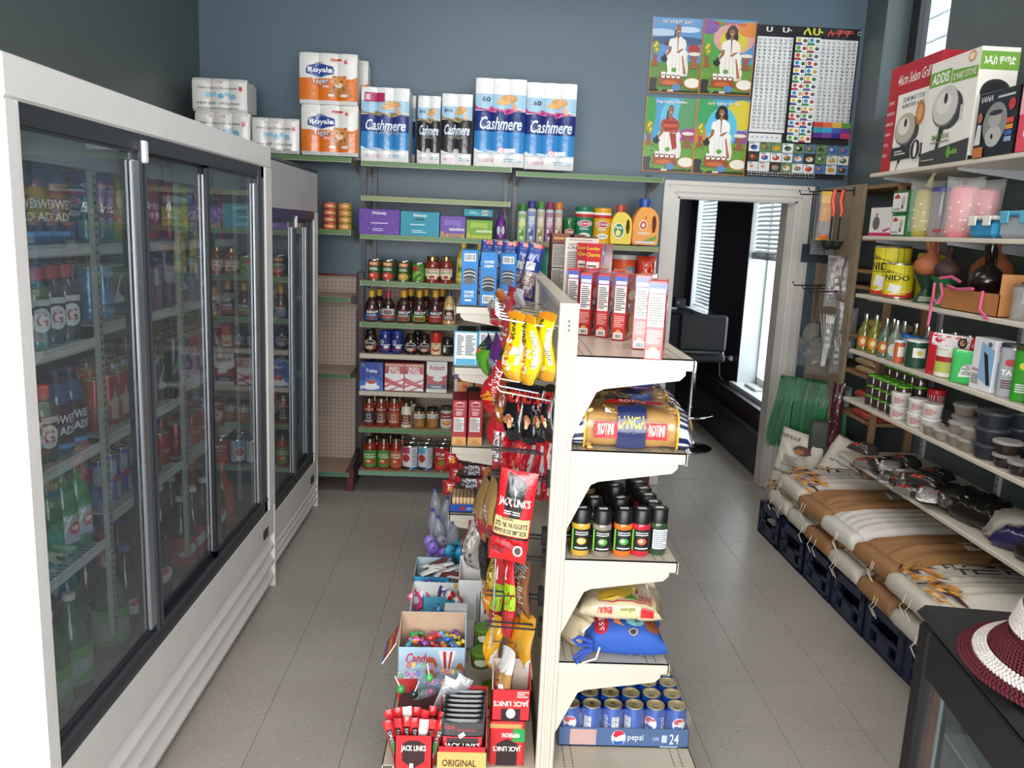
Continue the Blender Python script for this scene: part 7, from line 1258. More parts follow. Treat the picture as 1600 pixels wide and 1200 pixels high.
for i, (pl, pr, pt, c, X, lb) in enumerate(((1427, 1461, 292, 'b0a04a', 1.96, 'tall yellow flask in crinkled clear film'), (1486, 1520, 286, 'd8868c', 1.95, 'tall pink dotted flask in clear film, left one'), (1520, 1548, 290, 'd8868c', 2.02, 'tall pink dotted flask in clear film, right one behind'))):
    y0, y1, h = span(pl, pr, pt, Z, X); w = (y0-y1); dt = tuple(('e', .15+.7*((k*5) % 9)/9, .08+.85*((k*4) % 11)/11, .03, .02, 'f0e8dc') for k in range(14))
    t = thing('flask', lb, 'flask', (X+.02, (y0+y1)/2, Z+.0005)); r = .058
    b = MB(); b.lathe([(r*.92, 0), (r, .01), (r, h*.75), (r*.9, h*.9), (r*.6, h*.95)], 18, c); b.prt(Cyl(r+.001, .01, h*.75, 3.2, a0=-.7), dt); b.part('flask_body', 'plastic', t, 40)
    S = Pil(.15, h+.03, .14, i+60, 5, 8, .03, .1); b = MB(); b.bag(S, 'f4f4f0', 12, 12); o = b.part('clear_film', 'clear', t, 60); o.rotation_euler = (0, 0, -.7)
    if i == 0: MB().tube([(0, 0, h), (.01, -.01, h+.05), (.03, -.02, h+.08)], [.02, .006, .012], 'b8b488', 7).part('twist', 'film', t)
y0, y1, h = span(1459, 1484, 293, Z, 1.97); put(vessel('milk', .045, h, 'b8b8bc', '4a4a90', m='haze', spec=(('r', .1, .08, .9, .16, 'a03a40'), ('l', .2, .3, .8, .5, 3, '8a8a90')), capm='plastic'), 'glass_jar', 'clear ribbed jar with violet-blue lid between the flasks', 'jar', (1.98, (y0+y1)/2, Z))
def clipbox(lb, y, x, w, d, h, c, lc):
    t = thing('food_container', lb, 'container', (x, y, Z)); MB().bbox(-w/2, -d/2, 0, w/2, d/2, h*.8, c, .015).part('container', 'plastic' if lc else 'haze', t); MB().bbox(-w/2-.006, -d/2-.006, h*.8+.001, w/2+.006, d/2+.006, h, 'dcd8d0' if lc else '4a9ab8', .006).part('lid', 'plastic', t)
    for s_ in (-1, 1): MB().bbox(-w/2-.012, s_*d*.28-.025, h*.55, -w/2-.006, s_*d*.28+.025, h, 'e6e2da' if lc else '5aa8c4', .003).part('clip', 'plastic', t)
clipbox('bright blue lidded food container with white clips', 3.2, 1.98, .17, .17, .085, '2a86b4', 1); clipbox('clear lidded food container with blue clips at the right edge', 2.98, 1.98, .18, .2, .1, 'c0c4c4', 0)
Z = SHZ[2]
def vr(st, r, y, x, h, col, capc, lb, nm, cat, Zs, rz=0, gr=None, **k): put(vessel(st, r, h, col, capc, **k), nm, lb, cat, (x, y, Zs), rz, group=gr)
ND = (('p', [(0, .72), (.2, .85), (.45, .76), (.6, .72), (.6, .68), (.2, .72)], '8a7a1c'), ('t', 'NIDO', .45, .6, .7, .17, '1c1c14', 'b'), ('l', .15, .47, .75, .5, 1, '4a4414'), ('p', [(.2, .15), (.5, .12), (.65, .4), (.3, .42)], 'dcdcd8'), ('p', [(0, 0), (1, 0), (1, .2), (.7, .16), (.3, .05), (0, .1)], 'c02c1c'), ('p', [(.0, .1), (.3, .05), (.7, .17), (1, .2), (1, .25), (.6, .2), (.3, .1)], 'e8e0d0'))
put(can(.085, .245, lab='d8c81c', spec=ND, arc=2.6, a0=-.75, lidc='d8d4c8'), 'milk_powder_tin', 'larger yellow milk powder tin, at the far end of the third shelf', 'tin', (1.985, 4.06, Z))
put(can(.065, .165, lab='d8c81c', spec=ND, arc=2.6, a0=-.5, lidc='d8d4c8'), 'milk_powder_tin', 'smaller yellow milk powder tin in front of the larger one', 'tin', (1.955, 3.91, Z))
put(can(.07, .22, lab='c8b820', spec=(), lidc='d8d4c8'), 'milk_powder_tin', 'third yellow tin partly hidden behind the others', 'tin', (2.12, 3.93, Z))
def jebena(lb, x, y, z, s, c, rz, m='clay'):
    t = thing('clay_coffee_pot', lb, 'coffee pot', (x, y, z), rz)
    MB().lathe([(.025*s, 0), (.055*s, .012*s), (.075*s, .045*s), (.072*s, .075*s), (.045*s, .105*s), (.02*s, .125*s), (.016*s, .2*s), (.022*s, .225*s), (.016*s, .226*s)], 20, c).part('body', m, t, 50)
    MB().tube([(0, 0, .13*s), (.0, -.045*s, .17*s), (0, -.065*s, .2*s)], [.016*s, .013*s, .011*s], c, 8).part('spout', m, t)
    MB().tube([(0, .015*s, .2*s), (0, .055*s, .195*s), (0, .075*s, .15*s), (0, .065*s, .09*s)], .009*s, c, 8).part('handle', m, t)
def stand(lb, x, y, c):
    t = thing('incense_stand', lb, 'pot stand', (x, y, Z))
    b = MB(); b.lathe([(.055, 0), (.05, .01), (.025, .05), (.024, .062), (.05, .105), (.062, .125), (.05, .125), (.03, .1)], 18, c); b.prt(Cyl(.056, .003, .04, 2.4, r2=.032), (('l', .05, .1, .95, .7, 3, 'b8c8a0'),), .001); b.part('stand', 'plastic', t, 40)
stand('dark green flared pot stand holding a terracotta pot', 1.97, 3.68, '173a24'); jebena('terracotta coffee pot on the dark green stand, nearest the yellow tins', 1.97, 3.68, Z+.115, .86, 'a8623c', -.9)
stand('brighter green flared pot stand beside the darker one', 1.955, 3.5, '1c6a34'); jebena('small dark brown coffee pot on the brighter green stand', 1.955, 3.5, Z+.115, .7, '3c2822', -.4)
jebena('large round terracotta coffee pot behind the tan carton', 2.1, 3.42, Z+.09, 1.15, 'a05c38', -1.0); jebena('dark red clay pot standing at the back between terracotta pots', 2.2, 3.55, Z+.03, 1.0, '5a2c22', -.6)
for i, (x, y, zz, s) in enumerate(((2.0, 3.28, .07, .95), (2.1, 3.12, .03, 1.15), (2.02, 2.98, .03, 1.1), (2.2, 3.28, .03, 1.1))): jebena(f'glossy black clay coffee pot behind the tan carton, {ORD[i]} going toward the camera', x, y, Z+zz, s, '1c1513', -.8+.2*i, 'gloss')
b = MB(); b.box(-.1, -.2, 0, .1, .2, .003, 'a06a3c')
for a_ in ((-.1, -.2, .1, -.197), (-.1, .197, .1, .2), (-.1, -.2, -.097, .2), (.097, -.2, .1, .2)): b.box(a_[0], a_[1], 0, a_[2], a_[3], .085, 'a8703e')
b.box(-.1, -.2, .085, .1, -.197, .16, 'b07a48'); o = tag(b.part('open_carton', 'card'), 'low tan carton with pink ribbons in front of the black pots', 'box'); o.location = (1.985, 3.2, Z)
for i, P in enumerate(([(1.875, 3.44, .1), (1.87, 3.43, .04), (1.862, 3.42, -.04), (1.86, 3.42, -.08)], [(1.88, 3.4, .1), (1.87, 3.36, .06), (1.868, 3.38, .02), (1.866, 3.42, .03)], [(1.88, 3.35, .095), (1.868, 3.26, .085), (1.87, 3.15, .095)], [(1.88, 3.1, .09), (1.866, 3.08, .02), (1.865, 3.02, -.01)], [(1.9, 3.45, .12), (1.92, 3.4, .13), (1.94, 3.36, .11)])):
    tag(MB().tube([(q[0], q[1], Z+q[2]) for q in P], .0065, 'c8547c', 5).part('ribbon', 'sack'), f'pink crinkled ribbon trailing over the tan carton, {ORD[i]} from the left', 'ribbon', 'pink ribbons')
for i, y in enumerate((2.93, 2.83)): vr('milk', .036, y, 1.93, .13, 'b0b0ac', '6a6660', ('left', 'right')[i]+' clear drinking glass at the right end of the third shelf', 'drinking_glass', 'glass', Z, m='haze', capm='haze')
Z = SHZ[3]
def fit(pl, pr, pt, x, Zs): y0, y1, h = sx(pl, pr, pt, Zs, x); return (y0+y1)/2, round(h, 3)
for i, (px, pt, c, lc) in enumerate(((1354, 490, '6a6a2c', 'c8702c'), (1370, 492, '74742c', 'c8822c'), (1386, 497, '5a6a5c', 'b86a2c'), (1402, 500, '7a8470', 'c8d0d0'))):
    y, h = fit(px-8, px+8, pt, 1.92, Z); vr('glassb', .033, y, 1.925, h, c, 'c8c8c8', f'small oil bottle with silver cap, {ORD[i]} from the far end of the fourth shelf', 'oil_bottle', 'bottle', Z, rz=-.6, gr='small oil bottles', spec=(('e', .5, .5, .36, .4, lc), ('e', .5, .5, .15, .2, 'e8d0a0')), capm='metal')
for i in range(7):
    vr('glassb', .03, 4.05-.11*i, 2.03, .175, ('6a6a38', '8a948a')[i % 2], 'c8c8c8', f'oil bottle in the back row of the fourth shelf, {ORD[i]} from the far end', 'oil_bottle', 'bottle', Z, gr='back row oil bottles', capm='metal')
for i in range(8):
    vr('tub', .028, 3.86-.07*i, 1.975+.002*i, .125, 'a8b8c0', '2a6cc0', f'slim bottle with bright blue cap, {ORD[i]} behind the front row', 'blue_capped_bottle', 'bottle', Z, gr='blue-capped bottles', lab='c8d4dc')
y, h = fit(1396, 1410, 532, 1.905, Z); vr('milk', .022, 3.72, 1.905, .105, 'c8602c', 'd0d8e0', 'small orange and white box-like bottle before the blue caps', 'small_bottle', 'bottle', Z, lab='c86034', spec=(('r', .2, .3, .8, .8, 'e8e0d8'),))
vr('milk', .045, 3.60, 1.925, .125, '1c4a2c', 'd8d8d4', 'dark green jar with white lid on the fourth shelf', 'jar', 'jar', Z, lab='1a4428', rz=-.5, spec=(('r', .35, .4, .85, .8, 'e4e4dc'), ('e', .6, .6, .1, .1, 'd0c030')))
vr('milk', .048, 3.50, 2.02, .165, 'd0641c', 'c8c8c0', 'taller orange jar with frosted lid behind the green one', 'jar', 'jar', Z, lab='d0661c', rz=-.5, spec=(('e', .6, .35, .25, .2, '9a6a3a'),))
vr('milk', .05, 3.36, 1.935, .13, 'b8c060', 'e2e0dc', 'white-lidded tub with lime label and red mark', 'tub', 'tub', Z, lab='e4e2d8', rz=-.5, spec=(('r', .0, .15, .7, .75, 'b8c45c'), ('r', .05, .55, .6, .75, 'a8242c'), ('r', .75, .55, 1, .75, '2a3a8a')), arc=2.8)
vr('milk', .045, 3.44, 2.06, .15, '5a7a3a', 'dcdad4', 'white-lidded tub standing behind the lime-labelled one', 'tub', 'tub', Z, lab='c8ccb8')
def pk(lb, pl, pr, pt, c, spec, X=1.93, rz=-1.1, t=.03, cat='packet', w=None): y0, y1, h = sx(pl, pr, pt, Z, X); put(pouch(w or (y0-y1), h, t, c, spec, int(pl), cr=.05, p=5, q=5, pin=.02), 'hair_packet', lb, cat, (X, (y0+y1)/2, Z), rz=rz)
CH = (('r', .1, .72, .9, 1, 'e4dcdc'), ('e', .25, .85, .08, .06, 'c03048'), ('e', .75, .84, .1, .12, '3a2a2a'), ('e', .75, .84, .06, .07, 'b88868'))
pk('bright red packet with pink header card, front one', 1468, 1514, 523, 'c8202c', CH); pk('second red packet with header card just behind the front one', 1492, 1528, 526, 'b81c28', CH, X=2.0)
pk('pale green packet with white label leaning right of the red ones', 1500, 1536, 548, '4ac068', (('p', [(.3, .2), (.75, .25), (.8, .65), (.4, .62)], 'e6e8e0'), ('l', .38, .28, .72, .6, 6, '5a6a5a')), X=1.91)
y0, y1, _ = sx(1528, 1562, 520, Z, 1.9)
boxR('clipper_box', 'white and blue hair clipper box on the fourth shelf', 'box', y0, y1, 1.895, 1.97, Z, .2, 'e0e0e4', (('p', [(0, .3), (1, .1), (1, .8), (0, 1)], '8ab4d8'), ('r', 0, 0, .35, 1, 'e4e4e6'), ('p', [(.5, .75), (.7, .7), (.95, .15), (.8, .12)], '1c1c20'), ('e', .75, .9, .1, .05, '5a6a7a'), ('t', 'sinni', .2, .38, .3, .07, 'b83040', 'b'), ('l', .06, .1, .4, .3, 5, '7a7a80')), (('t', 'Sin', .5, .85, .6, .1, 'b83040', 'b'), ('r', .2, .1, .8, .6, '8ab4d8')))
for i, (y, c, cc, t_, w) in enumerate(((2.93, '9a9ca0', '26262a', 'TAG', .04), (2.85, '2c8a1c', '2c3a24', '', .036), (2.76, '1c1e20', '1a1a1c', 'TAG', .04))):
    vr('milk', w, y, 1.925, .2, c, cc, ('silver-grey body spray bottle with black cap', 'bright green body spray bottle', 'black body spray bottle at the right edge')[i], 'body_spray', 'bottle', Z, rz=-.7, sx=1, sy=.6, lab=c, spec=(('t', t_, .5, .5, .6, .12, 'f0f0f0', 'b'), ('e', .5, .72, .2, .08, ('b83040', 'c8c830', '3a6a3a')[i]), ('l', .25, .15, .75, .35, 4, '5a3038' if i == 0 else 'd8d8d0')))
Z = SHZ[4]
for k in range(5):
    for j in range(2):
        for i in range(3 if j == 0 else 4):
            vr('widejar', .032, 3.98-.075*k, 1.93+.075*j, .05, '3a2c28', '5aa81c', f'small dark jar with lime lid, {ORD[k]} {("front", "rear")[j]} stack from the far end, {ORD[i]} up', 'lime_lid_jar', 'jar', Z+.0508*i, gr='lime-lidded jars')
for i, (y, x, lv) in enumerate(((3.66, 1.91, 0), (3.66, 1.91, 1), (3.52, 1.92, 0), (3.52, 1.92, 1), (3.42, 1.93, 1), (3.42, 1.93, 0))):
    vr('tub', .042, y, x, .062, 'c8c4be', 'd4d0ca', f'small white tub with red print, {ORD[i//2]} stack, {("bottom", "top")[lv]} one', 'white_tub', 'tub', Z+.0625*lv, rz=-.5, gr='small white tubs', lab='ccc8c2', spec=(('l', .2, .2, .7, .8, 4, 'b05a58'),))
vr('tub', .038, 3.58, 2.03, .16, 'b82030', 'c01c2c', 'tub with bright red lid behind the white tubs', 'red_lid_tub', 'tub', Z, lab='c8c0b8')
def cup(lb, x, y, z, c, fc, r=.045, h=.05, gr=None): put(vessel('bowl', r, h, c, 'c8c4be', m='haze', capm='haze', fill=(fc, .92), seg=16), 'deli_cup', lb, 'deli cup', (x, y, z), group=gr)
n = 0
for (x, y, lv, fc) in ((1.91, 3.36, 0, '6a5448'), (1.91, 3.27, 0, 'b8a488'), (1.92, 3.18, 0, '8a705c'), (1.92, 3.18, 1, '947a60'), (1.92, 3.1, 0, '8a6c58'), (1.92, 3.1, 1, '8c705a'), (2.0, 3.22, 1, 'a08468'), (2.0, 3.3, 2, 'a0886c'), (2.0, 3.3, 0, 'a08468'), (2.0, 3.22, 0, '8a705c'), (2.0, 3.3, 1, '8a705c')):
    cup(f'small clear cup of tan spice, {ORD[n]} in the group right of the white tubs', x, y, Z+.0505*lv, 'a89c90', fc, gr='clear cups of tan spice'); n += 1
n = 0
for (x, y, lv) in ((1.935, 3.0, 0), (1.935, 3.0, 1), (1.935, 3.0, 2), (2.06, 3.02, 0), (2.06, 3.02, 1), (2.06, 3.02, 2), (2.1, 2.82, 0), (2.1, 2.82, 1), (2.1, 2.82, 2)):
    put(vessel('bowl', .062, .062, '23272e', '585c62', m='plastic', capm='haze', seg=20), 'black_container', f'round black lidded container, {("front", "middle", "rear")[n//3]} stack, {("bottom", "middle", "top")[n % 3]}', 'container', (x, y, Z+.0625*lv), group='round black containers'); n += 1
n = 0
for (x, y, lv, r) in ((1.925, 2.88, 0, .045), (1.925, 2.88, 1, .05), (1.92, 2.78, 0, .045), (1.93, 2.69, 0, .05), (1.93, 2.69, 1, .055), (1.92, 2.6, 0, .048), (1.925, 2.51, 0, .055), (1.95, 2.5, 1, .06), (2.03, 2.7, 1, .05), (2.03, 2.7, 0, .05), (2.03, 2.6, 0, .05), (2.03, 2.6, 1, .05), (2.05, 2.8, 0, .05), (2.05, 2.8, 1, .05), (2.08, 2.48, 0, .05)):
    cup(f'clear cup of dark brown spice, {ORD[n]} counting toward the camera', x, y, Z+.0505*lv, '3a302c', '3c2822', r=r, gr='clear cups of dark spice'); n += 1
put(pouch(.1, .07, .05, '8a7466', (), 5, 'film', cr=.2), 'spice_packet', 'crumpled brown packet at the right edge of the fifth shelf', 'packet', (1.9, 2.42, Z), rz=-1.2)
Z = SHZ[5]; R = random.Random(21)
DV = (('r', .15, .2, .55, .8, 'c8442c'), ('r', .2, .3, .5, .45, '26201e'), ('t', 'DIANA', .75, .5, .36, .14, 'e4e0dc', 'b'))
for i in range(22):
    y = 3.92-.035*i; x = R.uniform(1.9, 2.1) if i % 2 else R.uniform(1.88, 1.96); c = ('4a4442', '2a2626', '8a8480', '3a3432')[i % 4]
    lay('coffee_pack', f'dark crinkled packet heaped on the lowest shelf, {(ORD+["last but one", "last"])[i]} toward the camera', 'packet', x, y, Z+.0005+(.03 if i % 3 == 0 else .0)+(.03 if i % 5 == 0 else 0), .13, .1, .04, c, tuple((q[0],)+(q[1], .3+.3*q[2], q[3], .3+.3*q[4], q[5]) if q[0] == 'r' else ('t', 'DIANA', .75, .5, .34, .06, 'e4e0dc', 'b') for q in DV) if i % 3 != 1 else (('p', [(.2, .4), (.6, .5), (.6, .4), (.3, .35)], 'c8c8c8'),), sd=i, m='foil', rz=R.uniform(-2.2, -.8), cr=.12, gr='crinkled dark packets')
for i, (y, w, c) in enumerate(((3.2, .3, '1a1716'), (3.06, .26, '1c1918'), (2.62, .28, '1e1b1a'), (2.45, .3, '161414'))):
    lay('hair_bag', ('black bagged hair pack beside the coffee packets', 'second black bagged hair pack', 'black bag with white price spots nearer the camera', 'nearest black shiny bag on the lowest shelf')[i], 'hair pack', 2.02, y, Z+.0005, w, .2, .09, c, (('r', .6, .48, .66, .52, 'e8e8e8'), ('p', [(.1, .4), (.4, .44), (.4, .42), (.1, .36)], '9a9a9c')), sd=i+70, m='foil', rz=-1.3, cr=.14)
lay('cloth_bundle', 'long beige folded bag near the middle of the lowest shelf', 'bag', 2.08, 2.92, Z+.0005, .3, .16, .1, 'a39a8e', sd=81, m='sack', rz=-.35)
lay('purple_bag', 'dark violet bag beside the beige one', 'bag', 1.99, 2.8, Z+.0005, .2, .12, .08, '26204a', sd=83, rz=-.9)
lay('hair_bag', 'grey clear bag with white label on the lowest shelf', 'hair pack', 2.14, 2.7, Z+.002, .3, .16, .09, '5a5452', (('r', .5, .4, .7, .6, 'b8aca4'),), sd=85, m='foil', rz=-.5)
# ================================================================ CRATES AND FLOUR SACKS
@cached
def crate():
    b = MB(); c = '1b2440'; w = .16
    b.box(-w, -w, 0, w, w, .012, c)
    for s_ in (-1, 1):
        for ax in (0, 1):
            P = [(-w, 0, w, .03), (-w, .15, w, .19), (-w, 0, -w+.05, .19), (w-.05, 0, w, .19), (-.05, .03, .05, .1), (-w, .08, w, .1)]
            for p0, z0, p1, z1 in P:
                if ax: b.box(p0, s_*(w-.012), z0, p1, s_*w, z1, c)
                else: b.box(s_*(w-.012), p0, z0, s_*w, p1, z1, c)
    for sx_ in (-1, 1):
        for sy_ in (-1, 1): b.lathe([(.022, 0), (.022, .19)], 8, c, c=(sx_*(w-.02), sy_*(w-.02)))
    return [('milk_crate', b.mesh('milk_crate', 'plastic'))]
cy = [4.45-.327*i for i in range(8)]
for i, y in enumerate(cy):
    put(crate(), 'milk_crate', f'dark blue milk crate under the flour sacks, {ORD[i]} from the doorway end', 'crate', (1.81+.012*i, y, 0), .03, group='dark blue milk crates'); 
    put(crate(), 'milk_crate', f'dark blue milk crate in the rear row by the wall, {ORD[i]} from the doorway end', 'crate', (2.14, y, 0), 0, group='rear row of milk crates')
WHT = 'c9c1b4'; KR = '9a7048'
def wheat(a0, a1, b0, b1, n, seed):
    out = []; R = random.Random(seed)
    for i in range(n):
        a = a0+(a1-a0)*((i*7) % n)/n; b = b0+(b1-b0)*R.random(); c = ('c8842a', '3c2424', 'b8702a', 'e0a84a')[i % 4]; s = .06
        out.append(('p', [(a, b), (a+s*.9, b+s*.25), (a+s*1.3, b+s*.9), (a+s*.3, b+s*.7)], c))
    return tuple(out)
def sack(lb, x, y, z, w, d, h, col, rz, kind='', sd=1, tilt=0., rot=None, fold=True):
    sp = ()
    if kind == 'wheat': sp = wheat(.0, .92, .31, .46, 80, sd)+(('t', 'TEFF', .52, .6, .1, .13, '2c2828', 'vb'), ('t', 'FLOUR', .38, .6, .1, .16, '2c2828', 'vb'), ('t', 'All Purpose', .68, .58, .05, .12, '3a6a7a', 'v'), ('e', .2, .66, .12, .05, '5a3a30'), ('e', .22, .67, .06, .025, 'a86a3a'))
    if kind == 'label': sp = (('r', .35, .62, .62, .72, 'dcd8d0'), ('l', .37, .63, .6, .71, 5, '6a6460'))
    t = thing('flour_sack', lb, 'flour sack', (x, y, z), rot=rot or (tilt, 0, rz))
    for k in loafbag(w, d, h, col, sp, sd, 'sack', .065, 7, .6, 'sack_body', .45, 32): o = bpy.data.objects.new(k[0], k[1]); COL.objects.link(o); o.parent = t
    if fold:
        b = MB(); S = Bol(w*.96, .075, h*.62, sd+3, 9, .05, .7, .6); b.loaf(S, col, 14, 12); b.v = [(X, Y-d/2-.008, Z_+h*.12) for X, Y, Z_ in b.v]; b.part('folded_end', 'sack', t, 60)
    R = random.Random(sd)
    for k in range(2):
        x0 = R.uniform(-.3, .3)*w; MB().tube([(x0, -d/2-.045, h*.5), (x0+.01, -d/2-.056, h*.3), (x0-.01, -d/2-.058, h*.1), (x0+.02, -d/2-.05, -.02)], .0018, 'd8d0c0', 4).part('string', 'sack', t)
    return t
lower = [(4.40, WHT, 'folded white sack end at the doorway end of the lower layer'), (4.09, WHT, 'second white folded sack in the lower layer'), (3.83, KR, 'brown kraft sack with stitched end, first brown one of the lower layer'), (3.52, WHT, 'white sack with loose threads in the middle of the lower layer'), (3.21, KR, 'brown kraft sack with double stitch line near the display case'), (2.9, WHT, 'white folded sack in the lower layer beside the display case'), (2.62, WHT, 'last white sack of the lower layer, mostly hidden by the case')]
for i, (y, c, lb) in enumerate(lower): sack(lb, 1.985, y, .192, .31, .56, .125, c, -pi/2+.03, 'wheat' if c == WHT else '', i+1)
upper = [(4.27, WHT, 'wheat', 2.0, .0, 'white sack with brown wheat pattern, doorway end of the upper layer'), (3.93, KR, 'label', 1.99, .06, 'brown kraft sack with white label lying in the upper layer'), (3.62, 'd2ccc4', '', 1.99, .05, 'plain crumpled white sack between two brown ones'), (3.28, KR, 'label', 2.0, .08, 'long brown kraft sack at the middle of the upper layer'), (2.93, WHT, 'wheat', 1.98, .0, 'white wheat-patterned sack next to the display case')]
for i, (y, c, k, x, rz, lb) in enumerate(upper): sack(lb, x, y, .318, .36, .58, .125, c, -pi/2+rz-.0, k, i+31)
US = wheat(.0, .9, .03, .2, 60, 3)+(('e', .6, .78, .18, .07, '5a3a30'), ('e', .55, .76, .1, .045, 'a8683a'), ('p', [(.4, .86), (.8, .9), (.8, .86), (.42, .82)], '6a6a50'), ('l', .25, .5, .6, .66, 6, '8a867c'), ('t', 'All Purpose', .35, .4, .5, .06, '3a5a6a', 'bi'), ('t', 'TEFF FLOUR', .3, .92, .4, .05, '2c2828', 'b'))
for i, (x, y, z, w, h, t_, rot, lb) in enumerate(((1.86, 4.72, .16, .3, .42, .14, (-.12, .12, -.75), 'leftmost upright white sack with wheat pattern, leaning by the door casing'), (2.0, 4.42, .33, .3, .3, .13, (-.55, .35, -.6), 'second upright white sack with brown picture, leaning right of the first'))):
    put(pouch(w, h, t_, WHT, US, 60+i, 'sack', cr=.06, p=5, q=7, pin=.04, nu=20, nv=20, name='flour_sack'), 'flour_sack', lb, 'flour sack', (x, y, z), rot=rot)
# ================================================================ DISPLAY CASE AND HAT
dc = thing('display_case', 'black-framed glass display case at the lower right corner', 'display case', (1.03, 1.76, 0), rz=math.radians(-7.5))
BK_ = '1b1a1c'; H = .85; Lc = 1.1; Wc = .75
for q0, q1 in ((0, -.07), (0, -Lc), (Wc-.07, -.07), (Wc-.07, -Lc)): MB().bbox(q0, q1, 0, q0+.07, q1+.07, H, BK_, .012).part('corner_post', 'rubber', dc)
b = MB().bbox(-.008, -Lc-.005, H-.0, Wc+.008, .008, H+.035, BK_, .016); b.part('top_slab', 'rubber', dc)
b = MB().bbox(0, -Lc+.07, H-.11, .03, -.07, H-.001, BK_, .004).bbox(.03, -.03, H-.11, Wc-.03, 0, H-.001, BK_, .004); b.part('top_rail', 'rubber', dc)
b = MB().bbox(0, -Lc, 0, Wc, 0, .18, BK_, .01); b.part('base', 'rubber', dc)
MB().box(.01, -Lc+.07, .18, .016, -.07, H-.11, 'ffffff').part('side_glass', 'glass', dc); MB().box(.07, -.012, .18, Wc-.07, -.006, H-.11, 'ffffff').part('front_glass', 'glass', dc)
MB().bbox(.017, -.1, .18, .04, -.07, H-.11, '8a4a30', .003).part('reflection_strip', 'wood', dc, label='reddish brown vertical strip imitating a reflection'); MB().box(.03, -.106, .18, .036, -.1, H-.11, 'c8d0d0').part('seal', 'plastic', dc)  # reddish brown strip stands in for a reflection beside the glass
for z in (.42, .62): MB().box(.045, -Lc+.08, z, Wc-.05, -.11, z+.008, 'c8c8c0').part('inner_shelf', 'enamel', dc)
MB().box(Wc-.06, -Lc+.08, .18, Wc-.05, -.1, H-.11, 'b8bcb4').part('back_panel', 'enamel', dc)  # pale panel added to brighten the inside of the case
MB().tube([(.1, -.16, H-.14), (.1, -Lc+.1, H-.14)], .016, 'dfe4ea', 10).part('tube_light', 'metal', dc, label='silver tube light under the top')
for i, (x, y, z, c, w, d, h) in enumerate(((.17, -.3, .6285, '2a3a8a', .14, .12, .05), (.16, -.46, .6285, '3a7aa8', .14, .14, .04), (.3, -.35, .6285, '5a2a7a', .12, .12, .06))):
    o = MB().bbox(-w/2, -d/2, 0, w/2, d/2, h, c, .004); o.prt(Flat((-w/2, -d/2, h), (w, 0, 0), (0, d, 0)), (('l', .1, .3, .8, .7, 2, 'c8d8e8'),)); q = o.part('boxed_item', 'gloss'); tag(q, ('dark blue flat box inside the display case', 'teal blue flat box inside the display case', 'violet box at the back inside the display case')[i], 'box'); v = dc.matrix_basis @ Vector((x, y, z)); import mathutils
    a = math.radians(-7.5); q.location = (1.03+x*cos(a)-y*sin(a), 1.76+x*sin(a)+y*cos(a), z); q.rotation_euler = (0, 0, a)
for i in range(8):
    a = math.radians(-7.5); x = .16+.03*(i % 3); y = -.56-.035*i; o = MB().lathe([(.002, 0), (.02, .004), (.024, .014), (.018, .024), (.002, .027)], 10, '4a6a72').part('net_scrubber', 'yarn'); tag(o, f'grey-teal mesh scrubber inside the display case, {ORD[i]} from the far end', 'scrubber', 'mesh scrubbers in the case'); o.location = (1.03+x*cos(a)-y*sin(a), 1.76+x*sin(a)+y*cos(a), .6285)
# crocheted hat
hc_ = (1.19, 1.42, H+.036); ht = thing('crochet_hat', 'maroon crocheted hat with white bands lying on the display case', 'hat', hc_)
MA = '5a1624'; WB = 'd6ccc8'
def yarnring(R_, z, col, n, r, name, tilt=0.):
    b = MB()
    for i in range(n):
        a = 2*pi*i/n; c = (R_*cos(a), R_*sin(a), z); t_ = (-sin(a), cos(a)); e = (cos(a), sin(a))
        P = [(c[0]-t_[0]*r*1.1-e[0]*r*.6, c[1]-t_[1]*r*1.1-e[1]*r*.6, c[2]-r*.3), (c[0], c[1], c[2]+r*.5), (c[0]+t_[0]*r*1.1+e[0]*r*.6, c[1]+t_[1]*r*1.1+e[1]*r*.6, c[2]-r*.3)]
        b.tube(P, [r*.55, r*.8, r*.55], col, 5)
    return b
K_ = 1.2
prof = [(.0, .125), (.05, .122), (.085, .108), (.108, .085), (.118, .06), (.124, .04), (.145, .022), (.17, .012), (.19, .006)]
b = MB(); b.lathe([(p[0]*K_+.0005, p[1]*1.5) for p in prof][::-1], 40, MA, cap=False); b.part('hat_shell', 'yarn', ht, 60)
for bn, (i0, i1, col) in enumerate((((.176, .0135), (.192, .008), MA), ((.155, .021), (.170, .015), WB), ((.126, .045), (.148, .026), MA), ((.112, .082), (.122, .056), WB), ((.04, .126), (.108, .09), MA))):
    b = MB(); m_ = max(2, int(K_*math.hypot(i1[0]-i0[0], 1.4*(i1[1]-i0[1]))/.0065)+1)
    for k in range(m_):
        f = k/(m_-1); Rr = (i0[0]+(i1[0]-i0[0])*f)*K_; zz = (i0[1]+(i1[1]-i0[1])*f)*1.5; q = yarnring(Rr, zz+.002+(.002 if col == WB else 0), col, max(10, int(2*pi*Rr/.0095)), .0048 if col == WB else .004, ''); b.v, b.f, b.c = (lambda n: (b.v+q.v, b.f+[tuple(i+n for i in f_) for f_ in q.f], b.c+q.c))(len(b.v))
    o = b.part('stitch_band', 'yarn', ht, 60, label='white crocheted band' if col == WB else 'maroon crocheted band', kind='stuff')
b = MB().bbox(-.025, -.015, 0, .025, .015, .002, '2a7ab8'); b.prt(Flat((-.025, -.015, .002), (.05, 0, 0), (0, .03, 0)), (('l', .1, .2, .9, .8, 3, 'e8f0f4'),)); o = b.part('tag', 'paper', ht, label='small blue paper tag'); o.location = (-.1, .0, .17); o.rotation_euler = (.2, .1, -.5)
